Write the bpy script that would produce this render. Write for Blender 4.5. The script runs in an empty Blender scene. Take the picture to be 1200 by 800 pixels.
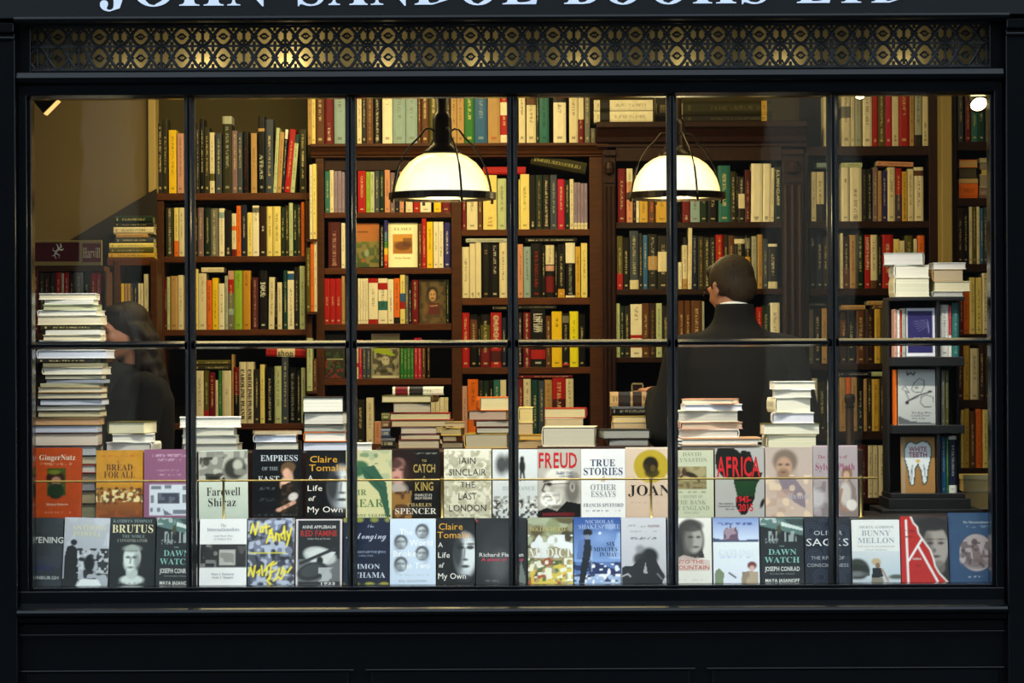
import bpy, math, random
import numpy as np
from mathutils import Matrix, Vector, Euler

# ---------------------------------------------------------------- camera, sky, light, exposure
F = 3984.0; CY = -12.0; CZ = 1.55; HOR = 425.0; ROLL = 0.0044
SC = bpy.context.scene
COL = SC.collection
cam_d = bpy.data.cameras.new('camera'); cam = bpy.data.objects.new('camera', cam_d); COL.objects.link(cam)
cam_d.sensor_width = 36; cam_d.lens = 36 * F / 1200; cam_d.shift_y = 25 / 1200; cam_d.clip_end = 200
cam.location = (0, CY, CZ); cam.rotation_euler = (math.pi / 2, ROLL, 0)
SC.camera = cam
SC.view_settings.view_transform = 'Standard'; SC.view_settings.look = 'None'
SC.view_settings.exposure = 0.0; SC.view_settings.gamma = 1.0; SC.view_settings.use_curve_mapping = False
SC.cycles.use_denoising = True
SC.cycles.max_bounces = 8; SC.cycles.transparent_max_bounces = 12
SC.cycles.sample_clamp_indirect = 4.0

world = bpy.data.worlds.new('overcast_sky'); SC.world = world; world.use_nodes = True
bg = world.node_tree.nodes['Background']
bg.inputs[0].default_value = (0.72, 0.86, 1.0, 1); bg.inputs[1].default_value = 2.4

WARM = (1.0, 0.77, 0.35)
def area(name, loc, size, power, col=WARM, rot=(0, 0, 0), sy=None, spread=180):
    l = bpy.data.lights.new(name, 'AREA'); l.energy = power; l.color = col
    l.shape = 'RECTANGLE'; l.size = size; l.size_y = sy or size; l.spread = math.radians(spread)
    o = bpy.data.objects.new(name, l); o.location = loc; o.rotation_euler = rot; COL.objects.link(o)
    return o
area('added_ceiling_light', (-0.72, 1.35, 2.93), 1.3, 31, rot=(math.radians(20), 0, 0), sy=0.25)  # unseen area lights added under the ceiling to brighten the shelves
area('added_ceiling_light', (0.25, 1.35, 2.93), 0.9, 12, rot=(math.radians(20), 0, 0), sy=0.25)
area('added_ceiling_light', (1.4, 1.2, 2.93), 0.9, 6.5, rot=(math.radians(20), 0, 0), sy=0.25)
area('added_head_light', (0.0, 0.11, 2.50), 3.2, 52, col=(1, .93, .82), rot=(math.radians(6), 0, 0), sy=0.05, spread=110)  # unseen strip light added to brighten the front covers

# ---------------------------------------------------------------- picture coordinates of the reference -> metres
cr, sr = math.cos(ROLL), math.sin(ROLL)
def W(px, py, y):
    dx, dy = px - 600.0, HOR - py
    k = (y - CY) / F
    return Vector(((dx * cr + dy * sr) * k, y, CZ + (-dx * sr + dy * cr) * k))
def S(y): return (y - CY) / F            # metres per picture pixel at depth y

def lin(h):
    if isinstance(h, (tuple, list, np.ndarray)): return tuple(h)[:3]
    h = h.lstrip('#'); v = [int(h[i:i + 2], 16) / 255 for i in (0, 2, 4)]
    return tuple((c / 12.92 if c <= .04045 else ((c + .055) / 1.055) ** 2.4) for c in v)

# ---------------------------------------------------------------- materials
MAT = {}
def mat(name, col=None, rough=.5, metal=0, attr=False, noise=None, bump=None, emit=None, spec=.5, coat=0):
    if name in MAT: return MAT[name]
    m = bpy.data.materials.new(name); m.use_nodes = True; MAT[name] = m
    nt = m.node_tree; N = nt.nodes; L = nt.links; b = N['Principled BSDF']
    b.inputs['Roughness'].default_value = rough; b.inputs['Metallic'].default_value = metal
    b.inputs['Specular IOR Level'].default_value = spec; b.inputs['Coat Weight'].default_value = coat
    src = None
    if attr:
        a = N.new('ShaderNodeAttribute'); a.attribute_name = 'col'; src = a.outputs['Color']
    elif col is not None:
        b.inputs['Base Color'].default_value = (*lin(col), 1)
        rgb = N.new('ShaderNodeRGB'); rgb.outputs[0].default_value = (*lin(col), 1); src = rgb.outputs[0]
    if noise:
        sc, amt, stretch = noise
        tc = N.new('ShaderNodeTexCoord'); mp = N.new('ShaderNodeMapping'); mp.inputs['Scale'].default_value = stretch
        nz = N.new('ShaderNodeTexNoise'); nz.inputs['Scale'].default_value = sc; nz.inputs['Detail'].default_value = 4
        L.new(tc.outputs['Object'], mp.inputs[0]); L.new(mp.outputs[0], nz.inputs['Vector'])
        mr = N.new('ShaderNodeMapRange'); mr.inputs['From Min'].default_value = .3; mr.inputs['From Max'].default_value = .7
        mr.inputs['To Min'].default_value = 1 - amt; mr.inputs['To Max'].default_value = 1 + amt
        L.new(nz.outputs[0], mr.inputs[0])
        vm = N.new('ShaderNodeVectorMath'); vm.operation = 'SCALE'
        L.new(src, vm.inputs[0]); L.new(mr.outputs[0], vm.inputs['Scale']); src = vm.outputs[0]
        if bump:
            bp = N.new('ShaderNodeBump'); bp.inputs['Strength'].default_value = bump; bp.inputs['Distance'].default_value = .002
            L.new(nz.outputs[0], bp.inputs['Height']); L.new(bp.outputs[0], b.inputs['Normal'])
    if src is not None: L.new(src, b.inputs['Base Color'])
    if emit:
        b.inputs['Emission Color'].default_value = (*lin(emit[0]), 1); b.inputs['Emission Strength'].default_value = emit[1]
    return m

mat('black_gloss_paint', '#04070a', rough=.2, noise=(9, .18, (1, 1, 1)), bump=.12, spec=.3)
mat('fascia_paint', '#0a0e11', rough=.4, noise=(6, .12, (1, 1, 1)), spec=.3)
mat('sign_white', '#dfe6f4', rough=.5, noise=(40, .05, (1, 1, 1)))
mat('cast_iron', '#0e1214', rough=.45, noise=(60, .2, (1, 1, 1)), bump=.4)
mat('cream_wall', '#64563a', rough=.85, noise=(3, .05, (1, 1, 1)))
mat('back_wall', '#4c4426', rough=.9, noise=(3, .06, (1, 1, 1)))
mat('brown_wood', '#44250d', rough=.5, spec=.22, noise=(14, .25, (1, 1, 7)), bump=.1)
mat('brown_wood_shelf', '#50290f', rough=.5, spec=.22, noise=(14, .25, (1, 7, 7)), bump=.1)
mat('dark_wood', '#281309', rough=.45, spec=.22, noise=(14, .25, (6, 6, 1)), bump=.1)
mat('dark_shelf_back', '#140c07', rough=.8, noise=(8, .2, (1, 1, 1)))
mat('cream_post', '#a08c54', rough=.6, noise=(10, .05, (6, 6, 1)))
mat('black_board', '#0c0d0f', rough=.5, noise=(20, .2, (1, 1, 1)))
mat('brass', '#8c7a48', rough=.42, metal=.85, noise=(50, .15, (1, 1, 1)))
mat('bronze', '#241a10', rough=.35, metal=.6, noise=(40, .2, (1, 1, 1)))
mat('floor_wood', '#3a2a1b', rough=.6, noise=(6, .2, (1, 8, 1)))
mat('pavement', '#1c1d1e', rough=.85, noise=(10, .2, (1, 1, 1)))
mat('grey_brick', '#0f0d0c', rough=.9, noise=(12, .3, (1, 1, 4)))
mat('stucco', '#8c8678', rough=.9, noise=(3, .08, (1, 1, 1)))
mat('ceiling_paint', '#b9a878', rough=.9, noise=(3, .04, (1, 1, 1)))
mat('print', attr=True, rough=.5, noise=(300, .03, (1, 1, 1)), spec=.35)
mat('print_gloss', attr=True, rough=.32, noise=(300, .03, (1, 1, 1)))
mat('skin', '#9c6648', rough=.55, noise=(30, .08, (1, 1, 1)), bump=.05)
mat('lip', '#8a4638', rough=.5, noise=(30, .08, (1, 1, 1)))
mat('suit_cloth', '#0d0b08', rough=.9, noise=(350, .25, (1, 1, .2)), bump=.2, spec=.2)
mat('shirt_cloth', '#d9d6cc', rough=.8, noise=(200, .05, (1, 1, 1)))
mat('black_cloth', '#050404', rough=.95, noise=(90, .3, (1, 1, 1)), bump=.2, spec=.2)
mat('grey_scarf', '#17140f', rough=.95, noise=(120, .3, (1, 1, 1)), bump=.3, spec=.2)
mat('brown_hair', '#2a1e0d', rough=.7, noise=(160, .5, (1, 1, .2)), bump=1.0, spec=.25)
mat('dark_hair', '#140a06', rough=.6, noise=(130, .6, (1, 1, .08)), bump=1.0, spec=.2)
mat('eye_white', '#8a847a', rough=.2, noise=(30, .02, (1, 1, 1)))
mat('eye_dark', '#140c08', rough=.15, noise=(30, .02, (1, 1, 1)))
mat('edge_glow', '#ffe0a0', rough=.4, noise=(30, .02, (1, 1, 1)), emit=('#ffc878', 1.2))  # faint emission stands in for light caught along the housing edge
mat('transom_lining', '#c8b880', rough=.85, noise=(3, .05, (1, 1, 1)))
mat('spot_lens', '#fff0c0', rough=.4, noise=(30, .02, (1, 1, 1)), emit=('#ffe9a8', 14))
def shade_material():
    m = bpy.data.materials.new('opal_glass'); m.use_nodes = True; MAT['opal_glass'] = m
    nt = m.node_tree; N = nt.nodes; L = nt.links; b = N['Principled BSDF']
    b.inputs['Base Color'].default_value = (.85, .8, .6, 1); b.inputs['Roughness'].default_value = .25
    lw = N.new('ShaderNodeLayerWeight'); lw.inputs[0].default_value = .45
    cr_ = N.new('ShaderNodeValToRGB'); e = cr_.color_ramp.elements
    e[0].position = .15; e[0].color = (1.0, .97, .76, 1); e[1].position = .85; e[1].color = (.80, .62, .2, 1); q_ = e.new(.5); q_.color = (1, .90, .50, 1)
    nz = N.new('ShaderNodeTexNoise'); nz.inputs['Scale'].default_value = 9
    mr = N.new('ShaderNodeMapRange'); mr.inputs['To Min'].default_value = .95; mr.inputs['To Max'].default_value = 1.55
    L.new(nz.outputs[0], mr.inputs[0]); L.new(lw.outputs['Facing'], cr_.inputs[0])
    L.new(cr_.outputs[0], b.inputs['Emission Color']); L.new(mr.outputs[0], b.inputs['Emission Strength'])
shade_material()
def glass_material():
    m = bpy.data.materials.new('window_glass'); m.use_nodes = True; MAT['window_glass'] = m
    nt = m.node_tree; N = nt.nodes; L = nt.links; N.remove(N['Principled BSDF']); out = N['Material Output']
    t = N.new('ShaderNodeBsdfTransparent'); t.inputs[0].default_value = (.97, .98, .96, 1)
    g = N.new('ShaderNodeBsdfGlossy'); g.inputs['Roughness'].default_value = .015
    fr = N.new('ShaderNodeFresnel'); ge = N.new('ShaderNodeNewGeometry'); io = N.new('ShaderNodeMapRange')
    io.inputs['To Min'].default_value = 1.5; io.inputs['To Max'].default_value = 1 / 1.5       # leaving the pane: seen from its back face
    L.new(ge.outputs['Backfacing'], io.inputs[0]); L.new(io.outputs[0], fr.inputs[0])
    nz = N.new('ShaderNodeTexNoise'); nz.inputs['Scale'].default_value = 2.0; bp = N.new('ShaderNodeBump')
    bp.inputs['Strength'].default_value = .06; bp.inputs['Distance'].default_value = .01
    L.new(nz.outputs[0], bp.inputs['Height']); L.new(bp.outputs[0], g.inputs['Normal'])
    mx = N.new('ShaderNodeMixShader'); L.new(fr.outputs[0], mx.inputs[0]); L.new(t.outputs[0], mx.inputs[1]); L.new(g.outputs[0], mx.inputs[2])
    L.new(mx.outputs[0], out.inputs[0])
glass_material()
def spine_material(name, rough):
    m = mat(name, attr=True, rough=rough, noise=(60, .07, (1, 1, .3)), spec=.22)
    nt = m.node_tree; N = nt.nodes; L = nt.links; b = N['Principled BSDF']
    base = b.inputs['Base Color'].links[0].from_socket
    ink = N.new('ShaderNodeAttribute'); ink.attribute_name = 'ink'
    par = N.new('ShaderNodeAttribute'); par.attribute_name = 'par'
    uv = N.new('ShaderNodeUVMap'); uv.uv_map = 'spine'
    su = N.new('ShaderNodeSeparateXYZ'); L.new(uv.outputs[0], su.inputs[0])
    sp = N.new('ShaderNodeSeparateXYZ'); L.new(par.outputs['Vector'], sp.inputs[0])
    def M(op, a, bb, c=None):
        n = N.new('ShaderNodeMath'); n.operation = op
        for i, s in enumerate((a, bb, c)):
            if s is None: continue
            if isinstance(s, (int, float)): n.inputs[i].default_value = s
            else: L.new(s, n.inputs[i])
        return n.outputs[0]
    # blurred unreadable lettering running down the spine
    cx = N.new('ShaderNodeCombineXYZ')
    L.new(M('MULTIPLY', su.outputs[0], 2.6), cx.inputs[0]); L.new(M('MULTIPLY', su.outputs[1], 60), cx.inputs[1]); L.new(sp.outputs[2], cx.inputs[2])
    nz = N.new('ShaderNodeTexNoise'); nz.inputs['Scale'].default_value = 1.0; nz.inputs['Detail'].default_value = 1.5
    L.new(cx.outputs[0], nz.inputs['Vector'])
    th = M('GREATER_THAN', nz.outputs[0], .5)
    band = M('LESS_THAN', M('ABSOLUTE', M('SUBTRACT', su.outputs[0], .5), 0), .15)
    lo = M('GREATER_THAN', su.outputs[1], sp.outputs[0]); hi = M('LESS_THAN', su.outputs[1], sp.outputs[1])
    mask = M('MULTIPLY', M('MULTIPLY', th, band), M('MULTIPLY', lo, hi))
    # small publisher mark near the foot
    dot = M('MULTIPLY', M('LESS_THAN', M('ABSOLUTE', M('SUBTRACT', su.outputs[0], .5), 0), .2),
            M('LESS_THAN', M('ABSOLUTE', M('SUBTRACT', su.outputs[1], .075), 0), .016))
    mask = M('MULTIPLY', M('MAXIMUM', mask, dot), .55)
    mx = N.new('ShaderNodeMix'); mx.data_type = 'RGBA'
    L.new(mask, mx.inputs['Factor']); L.new(base, mx.inputs[6]); L.new(ink.outputs['Color'], mx.inputs[7])
    L.new(mx.outputs[2], b.inputs['Base Color'])
spine_material('book_cloth', .55); spine_material('book_jacket', .36)
def page_material():
    m = mat('page_edges', attr=True, rough=.8)
    nt = m.node_tree; N = nt.nodes; L = nt.links; b = N['Principled BSDF']
    base = b.inputs['Base Color'].links[0].from_socket
    uv = N.new('ShaderNodeUVMap'); uv.uv_map = 'spine'; su = N.new('ShaderNodeSeparateXYZ'); L.new(uv.outputs[0], su.inputs[0])
    cx = N.new('ShaderNodeCombineXYZ'); mm = N.new('ShaderNodeMath'); mm.operation = 'MULTIPLY'; mm.inputs[1].default_value = 26
    L.new(su.outputs[0], mm.inputs[0]); L.new(mm.outputs[0], cx.inputs[0]); L.new(su.outputs[1], cx.inputs[1])
    nz = N.new('ShaderNodeTexNoise'); nz.inputs['Scale'].default_value = 1.0; L.new(cx.outputs[0], nz.inputs['Vector'])
    mr = N.new('ShaderNodeMapRange'); mr.inputs['From Min'].default_value = .3; mr.inputs['From Max'].default_value = .7
    mr.inputs['To Min'].default_value = .8; mr.inputs['To Max'].default_value = 1.08; L.new(nz.outputs[0], mr.inputs[0])
    vm = N.new('ShaderNodeVectorMath'); vm.operation = 'SCALE'; L.new(base, vm.inputs[0]); L.new(mr.outputs[0], vm.inputs['Scale'])
    L.new(vm.outputs[0], b.inputs['Base Color'])
page_material()

# ---------------------------------------------------------------- mesh helpers
class MB:
    def __init__(s): s.v = []; s.f = []; s.c = []; s.uv = {}
    def add(s, vs, fs, col=None):
        k = len(s.v); s.v += [tuple(v) for v in vs]
        for f in fs: s.f.append(tuple(i + k for i in f)); s.c.append(col)
        return s
    def box(s, x0, x1, y0, y1, z0, z1, col=None):
        return s.add([(x0, y0, z0), (x1, y0, z0), (x1, y1, z0), (x0, y1, z0), (x0, y0, z1), (x1, y0, z1), (x1, y1, z1), (x0, y1, z1)],
                     [(0, 3, 2, 1), (4, 5, 6, 7), (0, 1, 5, 4), (1, 2, 6, 5), (2, 3, 7, 6), (3, 0, 4, 7)], col)
    def prism_x(s, prof, x0, x1, col=None):       # profile in (y,z), ccw seen from +x ; extruded in x
        n = len(prof)
        return s.add([(x0, y, z) for y, z in prof] + [(x1, y, z) for y, z in prof],
                     [(i, (i + 1) % n, (i + 1) % n + n, i + n) for i in range(n)] + [tuple(range(n))[::-1], tuple(range(n, 2 * n))], col)
    def prism_z(s, prof, z0, z1, col=None):
        n = len(prof)
        return s.add([(x, y, z0) for x, y in prof] + [(x, y, z1) for x, y in prof],
                     [(i, (i + 1) % n, (i + 1) % n + n, i + n) for i in range(n)] + [tuple(range(n))[::-1], tuple(range(n, 2 * n))], col)
    def tube(s, pts, r, n=8, col=None, close=False):
        pts = [Vector(p) for p in pts]; rs = r if isinstance(r, (list, tuple)) else [r] * len(pts)
        vs = []; m = len(pts)
        for i, p in enumerate(pts):
            a = pts[i - 1] if (i or close) else p; b = pts[(i + 1) % m] if (i < m - 1 or close) else p
            d = (b - a).normalized(); u = Vector((0, 0, 1)) if abs(d.z) < .9 else Vector((0, 1, 0))
            e = d.cross(u).normalized(); g = e.cross(d).normalized()
            vs += [p + (e * math.cos(2 * math.pi * k / n) + g * math.sin(2 * math.pi * k / n)) * rs[i] for k in range(n)]
        fs = []
        for i in range(m if close else m - 1):
            j = (i + 1) % m
            fs += [(i * n + k, i * n + (k + 1) % n, j * n + (k + 1) % n, j * n + k) for k in range(n)]
        if not close: fs += [tuple(range(n)), tuple(range((m - 1) * n, m * n))[::-1]]
        return s.add(vs, fs, col)
    def lathe(s, prof, n=32, c=(0, 0, 0), col=None, cap=False):
        vs = []; m = len(prof)
        for r, z in prof: vs += [(c[0] + r * math.cos(2 * math.pi * k / n), c[1] + r * math.sin(2 * math.pi * k / n), c[2] + z) for k in range(n)]
        fs = [(i * n + k, i * n + (k + 1) % n, (i + 1) * n + (k + 1) % n, (i + 1) * n + k) for i in range(m - 1) for k in range(n)]
        if cap: fs += [tuple(range(n))[::-1], tuple(range((m - 1) * n, m * n))]
        return s.add(vs, fs, col)
    def build(s, name, material, parent=None, smooth=False, cols=None):
        me = bpy.data.meshes.new(name); me.from_pydata(s.v, [], s.f)
        if cols is not None or any(c is not None for c in s.c):
            a = me.attributes.new('col', 'FLOAT_COLOR', 'CORNER'); buf = []
            for f, c in zip(s.f, s.c): buf += list((*lin(c if c is not None else '#808080'), 1)) * len(f)
            a.data.foreach_set('color', buf)
        if smooth: me.polygons.foreach_set('use_smooth', [True] * len(me.polygons))
        me.materials.append(MAT[material]); me.update()
        return link(name, me, parent)
def link(name, me, parent=None):
    o = bpy.data.objects.new(name, me); COL.objects.link(o)
    if parent is not None: o.parent = parent
    return o
def empty(name, loc=(0, 0, 0), rot=(0, 0, 0), parent=None):
    o = bpy.data.objects.new(name, None); o.location = loc; o.rotation_euler = rot; o.empty_display_size = .05
    COL.objects.link(o)
    if parent is not None: o.parent = parent
    return o
def tag(o, label, cat, group=None, kind=None):
    o['label'] = label; o['category'] = cat
    if group: o['group'] = group
    if kind: o['kind'] = kind
    return o
def structure(o, label=None):
    o['kind'] = 'structure'
    if label: o['label'] = label
    return o
def bevel(o, w=.002, seg=2):
    m = o.modifiers.new('bevel', 'BEVEL'); m.width = w; m.segments = seg; m.limit_method = 'ANGLE'; m.angle_limit = math.radians(40)
    return o

# ---------------------------------------------------------------- lettering
def fancy(s, up, lo, dg=None):
    r = ''
    for c in s:
        if 'A' <= c <= 'Z': r += chr(up + ord(c) - 65)
        elif 'a' <= c <= 'z': r += '\u210e' if (lo == 0x1D44E and c == 'h') else chr(lo + ord(c) - 97)
        elif dg and c.isdigit(): r += chr(dg + ord(c) - 48)
        else: r += c
    return r
CHARS = set("ABCDEFGHIJKLMNOPQRSTUVWXYZabcdefghijklmnopqrstuvwxyz0123456789'&-.,")
def one(ch, style):
    c = bpy.data.curves.new('t', 'FONT'); c.resolution_u = 2; s = ch
    if style == 'serif': s = fancy(ch, 0x1D400, 0x1D41A, 0x1D7CE); c.offset = -.004
    if style == 'script': s = fancy(ch, 0x1D4D0, 0x1D4EA)
    if style == 'bold': c.offset = .018
    c.body = s; o = bpy.data.objects.new('t', c); me = bpy.data.meshes.new_from_object(o)
    n = len(me.vertices); a = np.zeros(n * 3, 'f'); me.vertices.foreach_get('co', a); a = a.reshape(-1, 3)[:, :2].copy() / .69
    fs = [tuple(p.vertices) for p in me.polygons]
    bpy.data.objects.remove(o); bpy.data.curves.remove(c); bpy.data.meshes.remove(me)
    return a, fs
def glyphs(txt, style='sans'):
    """2D lettering -> (verts Nx2, faces) normalised to height 1 for capitals, x from 0"""
    shear = .22 if style == 'italic' else 0
    if style in ('bserif', 'italic'): style = 'serif'
    key = (txt, style, shear)
    if key in glyphs.cache: return glyphs.cache[key]
    V = []; Fs = []; x = 0.0; k = 0
    for ch in txt:
        if ch not in CHARS: x += .42; continue
        if (ch, style) not in glyphs.fonts: glyphs.fonts[(ch, style)] = one(ch, style)
        g, f = glyphs.fonts[(ch, style)]; lo_, hi_ = g[:, 0].min(), g[:, 0].max(); b = max(lo_, .03)
        g2 = g.copy(); g2[:, 0] += x + shear * g2[:, 1]; V.append(g2); Fs += [tuple(q + k for q in t) for t in f]; k += len(g); x += hi_ + b
    a = np.concatenate(V) if V else np.zeros((0, 2))
    if len(a): a[:, 0] -= a[:, 0].min()
    glyphs.cache[key] = (a, Fs); return a, Fs
glyphs.cache = {}; glyphs.fonts = {}
# ================================================================= THE SETTING: street front
FLOOR = 0.15
YF = -0.03                                        # front of the window frame
XL = W(37, 400, YF).x; XR = W(1161.5, 400, YF).x   # glass opening
ZT = W(600, 112.5, YF).z; ZB = W(600, 686, YF).z; ZM = W(600, 402.5, YF).z
xo0 = W(21, 400, -.06).x; xo1 = W(1177, 400, -.06).x
zg0 = W(600, 80, -.02).z; zg1 = W(600, 27, -.02).z
fr = MB()
fr.box(xo0 - .05, XL, -.02, .07, ZB - .08, zg1)
fr.box(XR, xo1 + .05, -.02, .07, ZB - .08, zg1)
fr.box(xo0, XL - .012, -.045, -.015, ZB - .05, zg0 - .01)
fr.box(XR + .012, xo1, -.045, -.015, ZB - .05, zg0 - .01)
win = structure(bevel(fr.build('window_1', 'black_gloss_paint'), .003))
zr0 = W(600, 113, -.05).z; zr1 = W(600, 83, -.05).z
bevel(MB().box(XL, XR, -.02, .07, ZT, zg0).prism_x([(-.02, zr0), (-.02, zr1), (-.075, zr1), (-.085, zr1 - .02), (-.075, zr1 - .035), (-.05, zr1 - .045), (-.045, zr0 + .012)], xo0, xo1).build('head_rail', 'black_gloss_paint', win), .002)
bevel(MB().box(XL, XR, -.035, .07, ZB - .085, ZB).box(xo0, xo1, -.05, -.035, ZB - .07, ZB - .012).build('bottom_rail', 'black_gloss_paint', win), .003)
muntx = []
for px in (221.7, 411, 601.2, 788.7, 977.5):
    X = W(px, 400, YF).x; muntx.append(X)
    m = MB().prism_z([(X - .018, .05), (X - .018, .012), (X - .008, -.004), (X - .006, -.03), (X + .006, -.03), (X + .008, -.004), (X + .018, .012), (X + .018, .05)], ZB, ZT)
    bevel(m.build('muntin', 'black_gloss_paint', win), .0015)
edges = [XL] + muntx + [XR]
for i in range(6):
    a = edges[i] + (.018 if i else 0); b = edges[i + 1] - (.018 if i < 5 else 0)
    m = MB().prism_x([(.05, ZM - .014), (.05, ZM + .014), (.012, ZM + .014), (-.004, ZM + .007), (-.03, ZM + .005), (-.03, ZM - .007), (-.004, ZM - .009), (.012, ZM - .014)], a, b)
    bevel(m.build('cross_bar', 'black_gloss_paint', win), .0015)
    for z0, z1 in ((ZB, ZM - .014), (ZM + .014, ZT)):
        MB().box(a, b, .024, .028, z0, z1).build('pane', 'window_glass', win)
# sill with a rounded nose and the panelled stall riser under it
zs1 = W(600, 711, -.12).z; zs0 = W(600, 729, -.12).z
sill = structure(MB().prism_x([(0, zs0 - .004), (0, zs1 + .015), (-.05, zs1 + .014), (-.105, zs1), (-.118, zs1 - .006), (-.122, zs1 - .016), (-.118, zs1 - .026), (-.10, zs1 - .032), (-.09, zs0 + .004), (-.075, zs0 - .004)], xo0 - .0, xo1).build('trim_1', 'black_gloss_paint'))
bevel(sill, .002)
riser = MB().box(-2.3, 2.3, -.03, .08, 0.0, zs0)
structure(riser.build('wall_front', 'black_gloss_paint'))
zz = W(600, 744, -.05).z; zq = W(600, 786, -.05).z
for k, (a, b) in enumerate(((xo0 + .02, -.58), (-.5, .62), (.7, xo1 - .02))):
    t = MB()
    t.box(a, b, -.046, -.03, zq - .25, zq); t.box(a - .02, b + .02, -.052, -.03, zq, zq + .009)
    structure(bevel(t.build('trim_%d' % (k + 2), 'black_gloss_paint'), .003))
structure(bevel(MB().box(xo0, xo1, -.055, -.03, zz, zz + .01).build('trim_5', 'black_gloss_paint'), .002))
for s, px in ((-1, 19), (1, 1180)):
    X = W(px, 400, -.1).x; z = W(600, 34, -.12).z
    p = MB()
    a, b = (X - .5, X) if s < 0 else (X, X + .5)
    p.box(a, b, -.10, .08, 0, z - .005)
    p.box(a, b + (.0 if s < 0 else 0), -.125, .08, z - .005, z + .03)
    p.box(a, b, -.115, .08, z - .03, z - .018)
    structure(bevel(p.build('trim_%d' % (6 if s < 0 else 7), 'black_gloss_paint'), .004))
# fascia board with its lettering
zf = W(600, 20.5, -.14).z
fascia = MB().box(-2.4, 2.4, -.14, .08, zf + .004, zf + .62)
fascia.prism_x([(-.14, zf + .012), (-.155, zf + .008), (-.158, zf), (-.15, zf - .008), (-.12, zf - .012), (-.12, zf + .012)], W(16, 20, -.15).x, W(1183, 20, -.15).x)
fascia.box(-2.4, 2.4, -.02, .08, zg1 - .004, zf + .01)
fa = structure(bevel(fascia.build('wall_fascia', 'fascia_paint'), .002))
def sign_word(word, x0, x1):
    base = W(600, 5.2, -.145).z; H = 46 * S(-.145)
    a, _ = glyphs(word, 'bserif'); w = a[:, 0].max()
    X0 = W(x0, 10, -.145).x; X1 = W(x1, 10, -.145).x; sx = (X1 - X0) / w
    # each letter placed by the width of the word before it
    for i, ch in enumerate(word):
        full, _ = glyphs(word[:i + 1], 'bserif'); la, lf = glyphs(ch, 'bserif')
        xe = full[:, 0].max(); xs = xe - la[:, 0].max()
        n = len(la); vs = [(X0 + (p[0] + xs) * sx, -.1415, base + p[1] * H) for p in la] + [(X0 + (p[0] + xs) * sx, -.1445, base + p[1] * H) for p in la]
        fs = [tuple(reversed(f)) if False else f for f in lf] + [tuple(j + n for j in f) for f in lf]
        cnt = {}
        for f in lf:
            for j in range(len(f)):
                e = (f[j], f[(j + 1) % len(f)]); cnt[e] = 1
        for (p, q) in list(cnt):
            if (q, p) not in cnt: fs.append((p, q, q + n, p + n))
        MB().add(vs, fs).build('letter', 'sign_white', fa)
for w_, a_, b_ in (('JOHN', 117, 315), ('SANDOE', 349, 631), ('BOOKS', 661, 901), ('LTD', 934, 1066)): sign_word(w_, a_, b_)

# pierced cast-iron ventilation grille above the window
grille = empty('ventilation_grille', (0, 0, (zg0 + zg1) / 2))
tag(grille, 'long pierced black iron grille of crossing scrolls above the shop window', 'grille')
gx0, gx1 = W(20, 55, 0).x, W(1180, 55, 0).x
zmid = W(600, 52.5, 0).z; zlo = W(600, 80, 0).z; zhi = W(600, 30, 0).z
o = MB(); gz = grille.location.z
for z0, z1 in ((zlo - .004, zlo + .006), (zmid - .004, zmid + .004), (zhi - .004, zhi + .004)): o.box(gx0, gx1, -.006, .006, z0 - gz, z1 - gz)
o.build('frame_bar', 'cast_iron', grille)
per = 47.5 * S(0); unit = MB(); hb = zmid - zlo; ht = zhi - zmid
def strand(pts, r=.0058): unit.tube([(x, 0, z) for x, z in pts], r, 6)
for (zb, h, flip) in ((0, hb, 1), (hb, ht, -1)):
    def Q(x, z): return (x * per, zb + (z if flip > 0 else 1 - z) * h)
    def zig(f): return [Q(t / 12, .5 + f * .5 * math.cos(2 * math.pi * t / 12)) for t in range(13)]
    strand(zig(1), .0068); strand(zig(-1), .0068)                       # crossing wavy bands
    for s in (-1, 1):                                                   # scrolls in the open diamonds
        strand([Q(.5 + s * .02, .0), Q(.5 + s * .10, .14), Q(.5 + s * .05, .28), Q(.5, .2)], .0056)
        strand([Q(.5 + s * .02, 1.0), Q(.5 + s * .10, .86), Q(.5 + s * .05, .72), Q(.5, .8)], .0056)
        strand([Q(.5 + s * .25, .02), Q(.5 + s * .25, .24)], .0056); strand([Q(.5 + s * .25, .98), Q(.5 + s * .25, .76)], .0056)
        strand([Q(.5 + s * .16, .5), Q(.5 + s * .34, .5)], .0042)
        strand([Q(.5 + s * .5, .36), Q(.5 + s * .40, .5), Q(.5 + s * .5, .64)], .0056)
    strand([Q(.5, .1), Q(.5, .9)], .0055)
    for cx_, cz_, r in ((.5, .5, .0105), (.0, .02, .009), (1, .02, .009), (.25, .98, .005), (.75, .98, .005), (.0, .5, .008), (1, .5, .008), (.25, .5, .0065), (.75, .5, .0065)):
        x, z = Q(cx_, cz_); unit.add([(x + r * math.cos(a) * (1 - abs(b)), -r * b, z + r * math.sin(a) * (1 - abs(b))) for b in (-.7, .7) for a in [i * math.pi / 4 for i in range(8)]],
                                     [tuple(range(8)), tuple(range(8, 16))[::-1]] + [(i, (i + 1) % 8, (i + 1) % 8 + 8, i + 8) for i in range(8)])
g0 = unit.build('scroll_panel', 'cast_iron', grille); g0.location = (gx0, 0, zlo - gz)
n = int(round((gx1 - gx0) / per)); per2 = (gx1 - gx0) / n
for i in range(1, n):
    g = g0.copy(); COL.objects.link(g); g.parent = grille; g.location = (gx0 + i * per2, 0, zlo - gz)
g0.scale.x = per2 / per
for c in grille.children:
    if c.name.startswith('scroll'): c.scale.x = per2 / per
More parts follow.
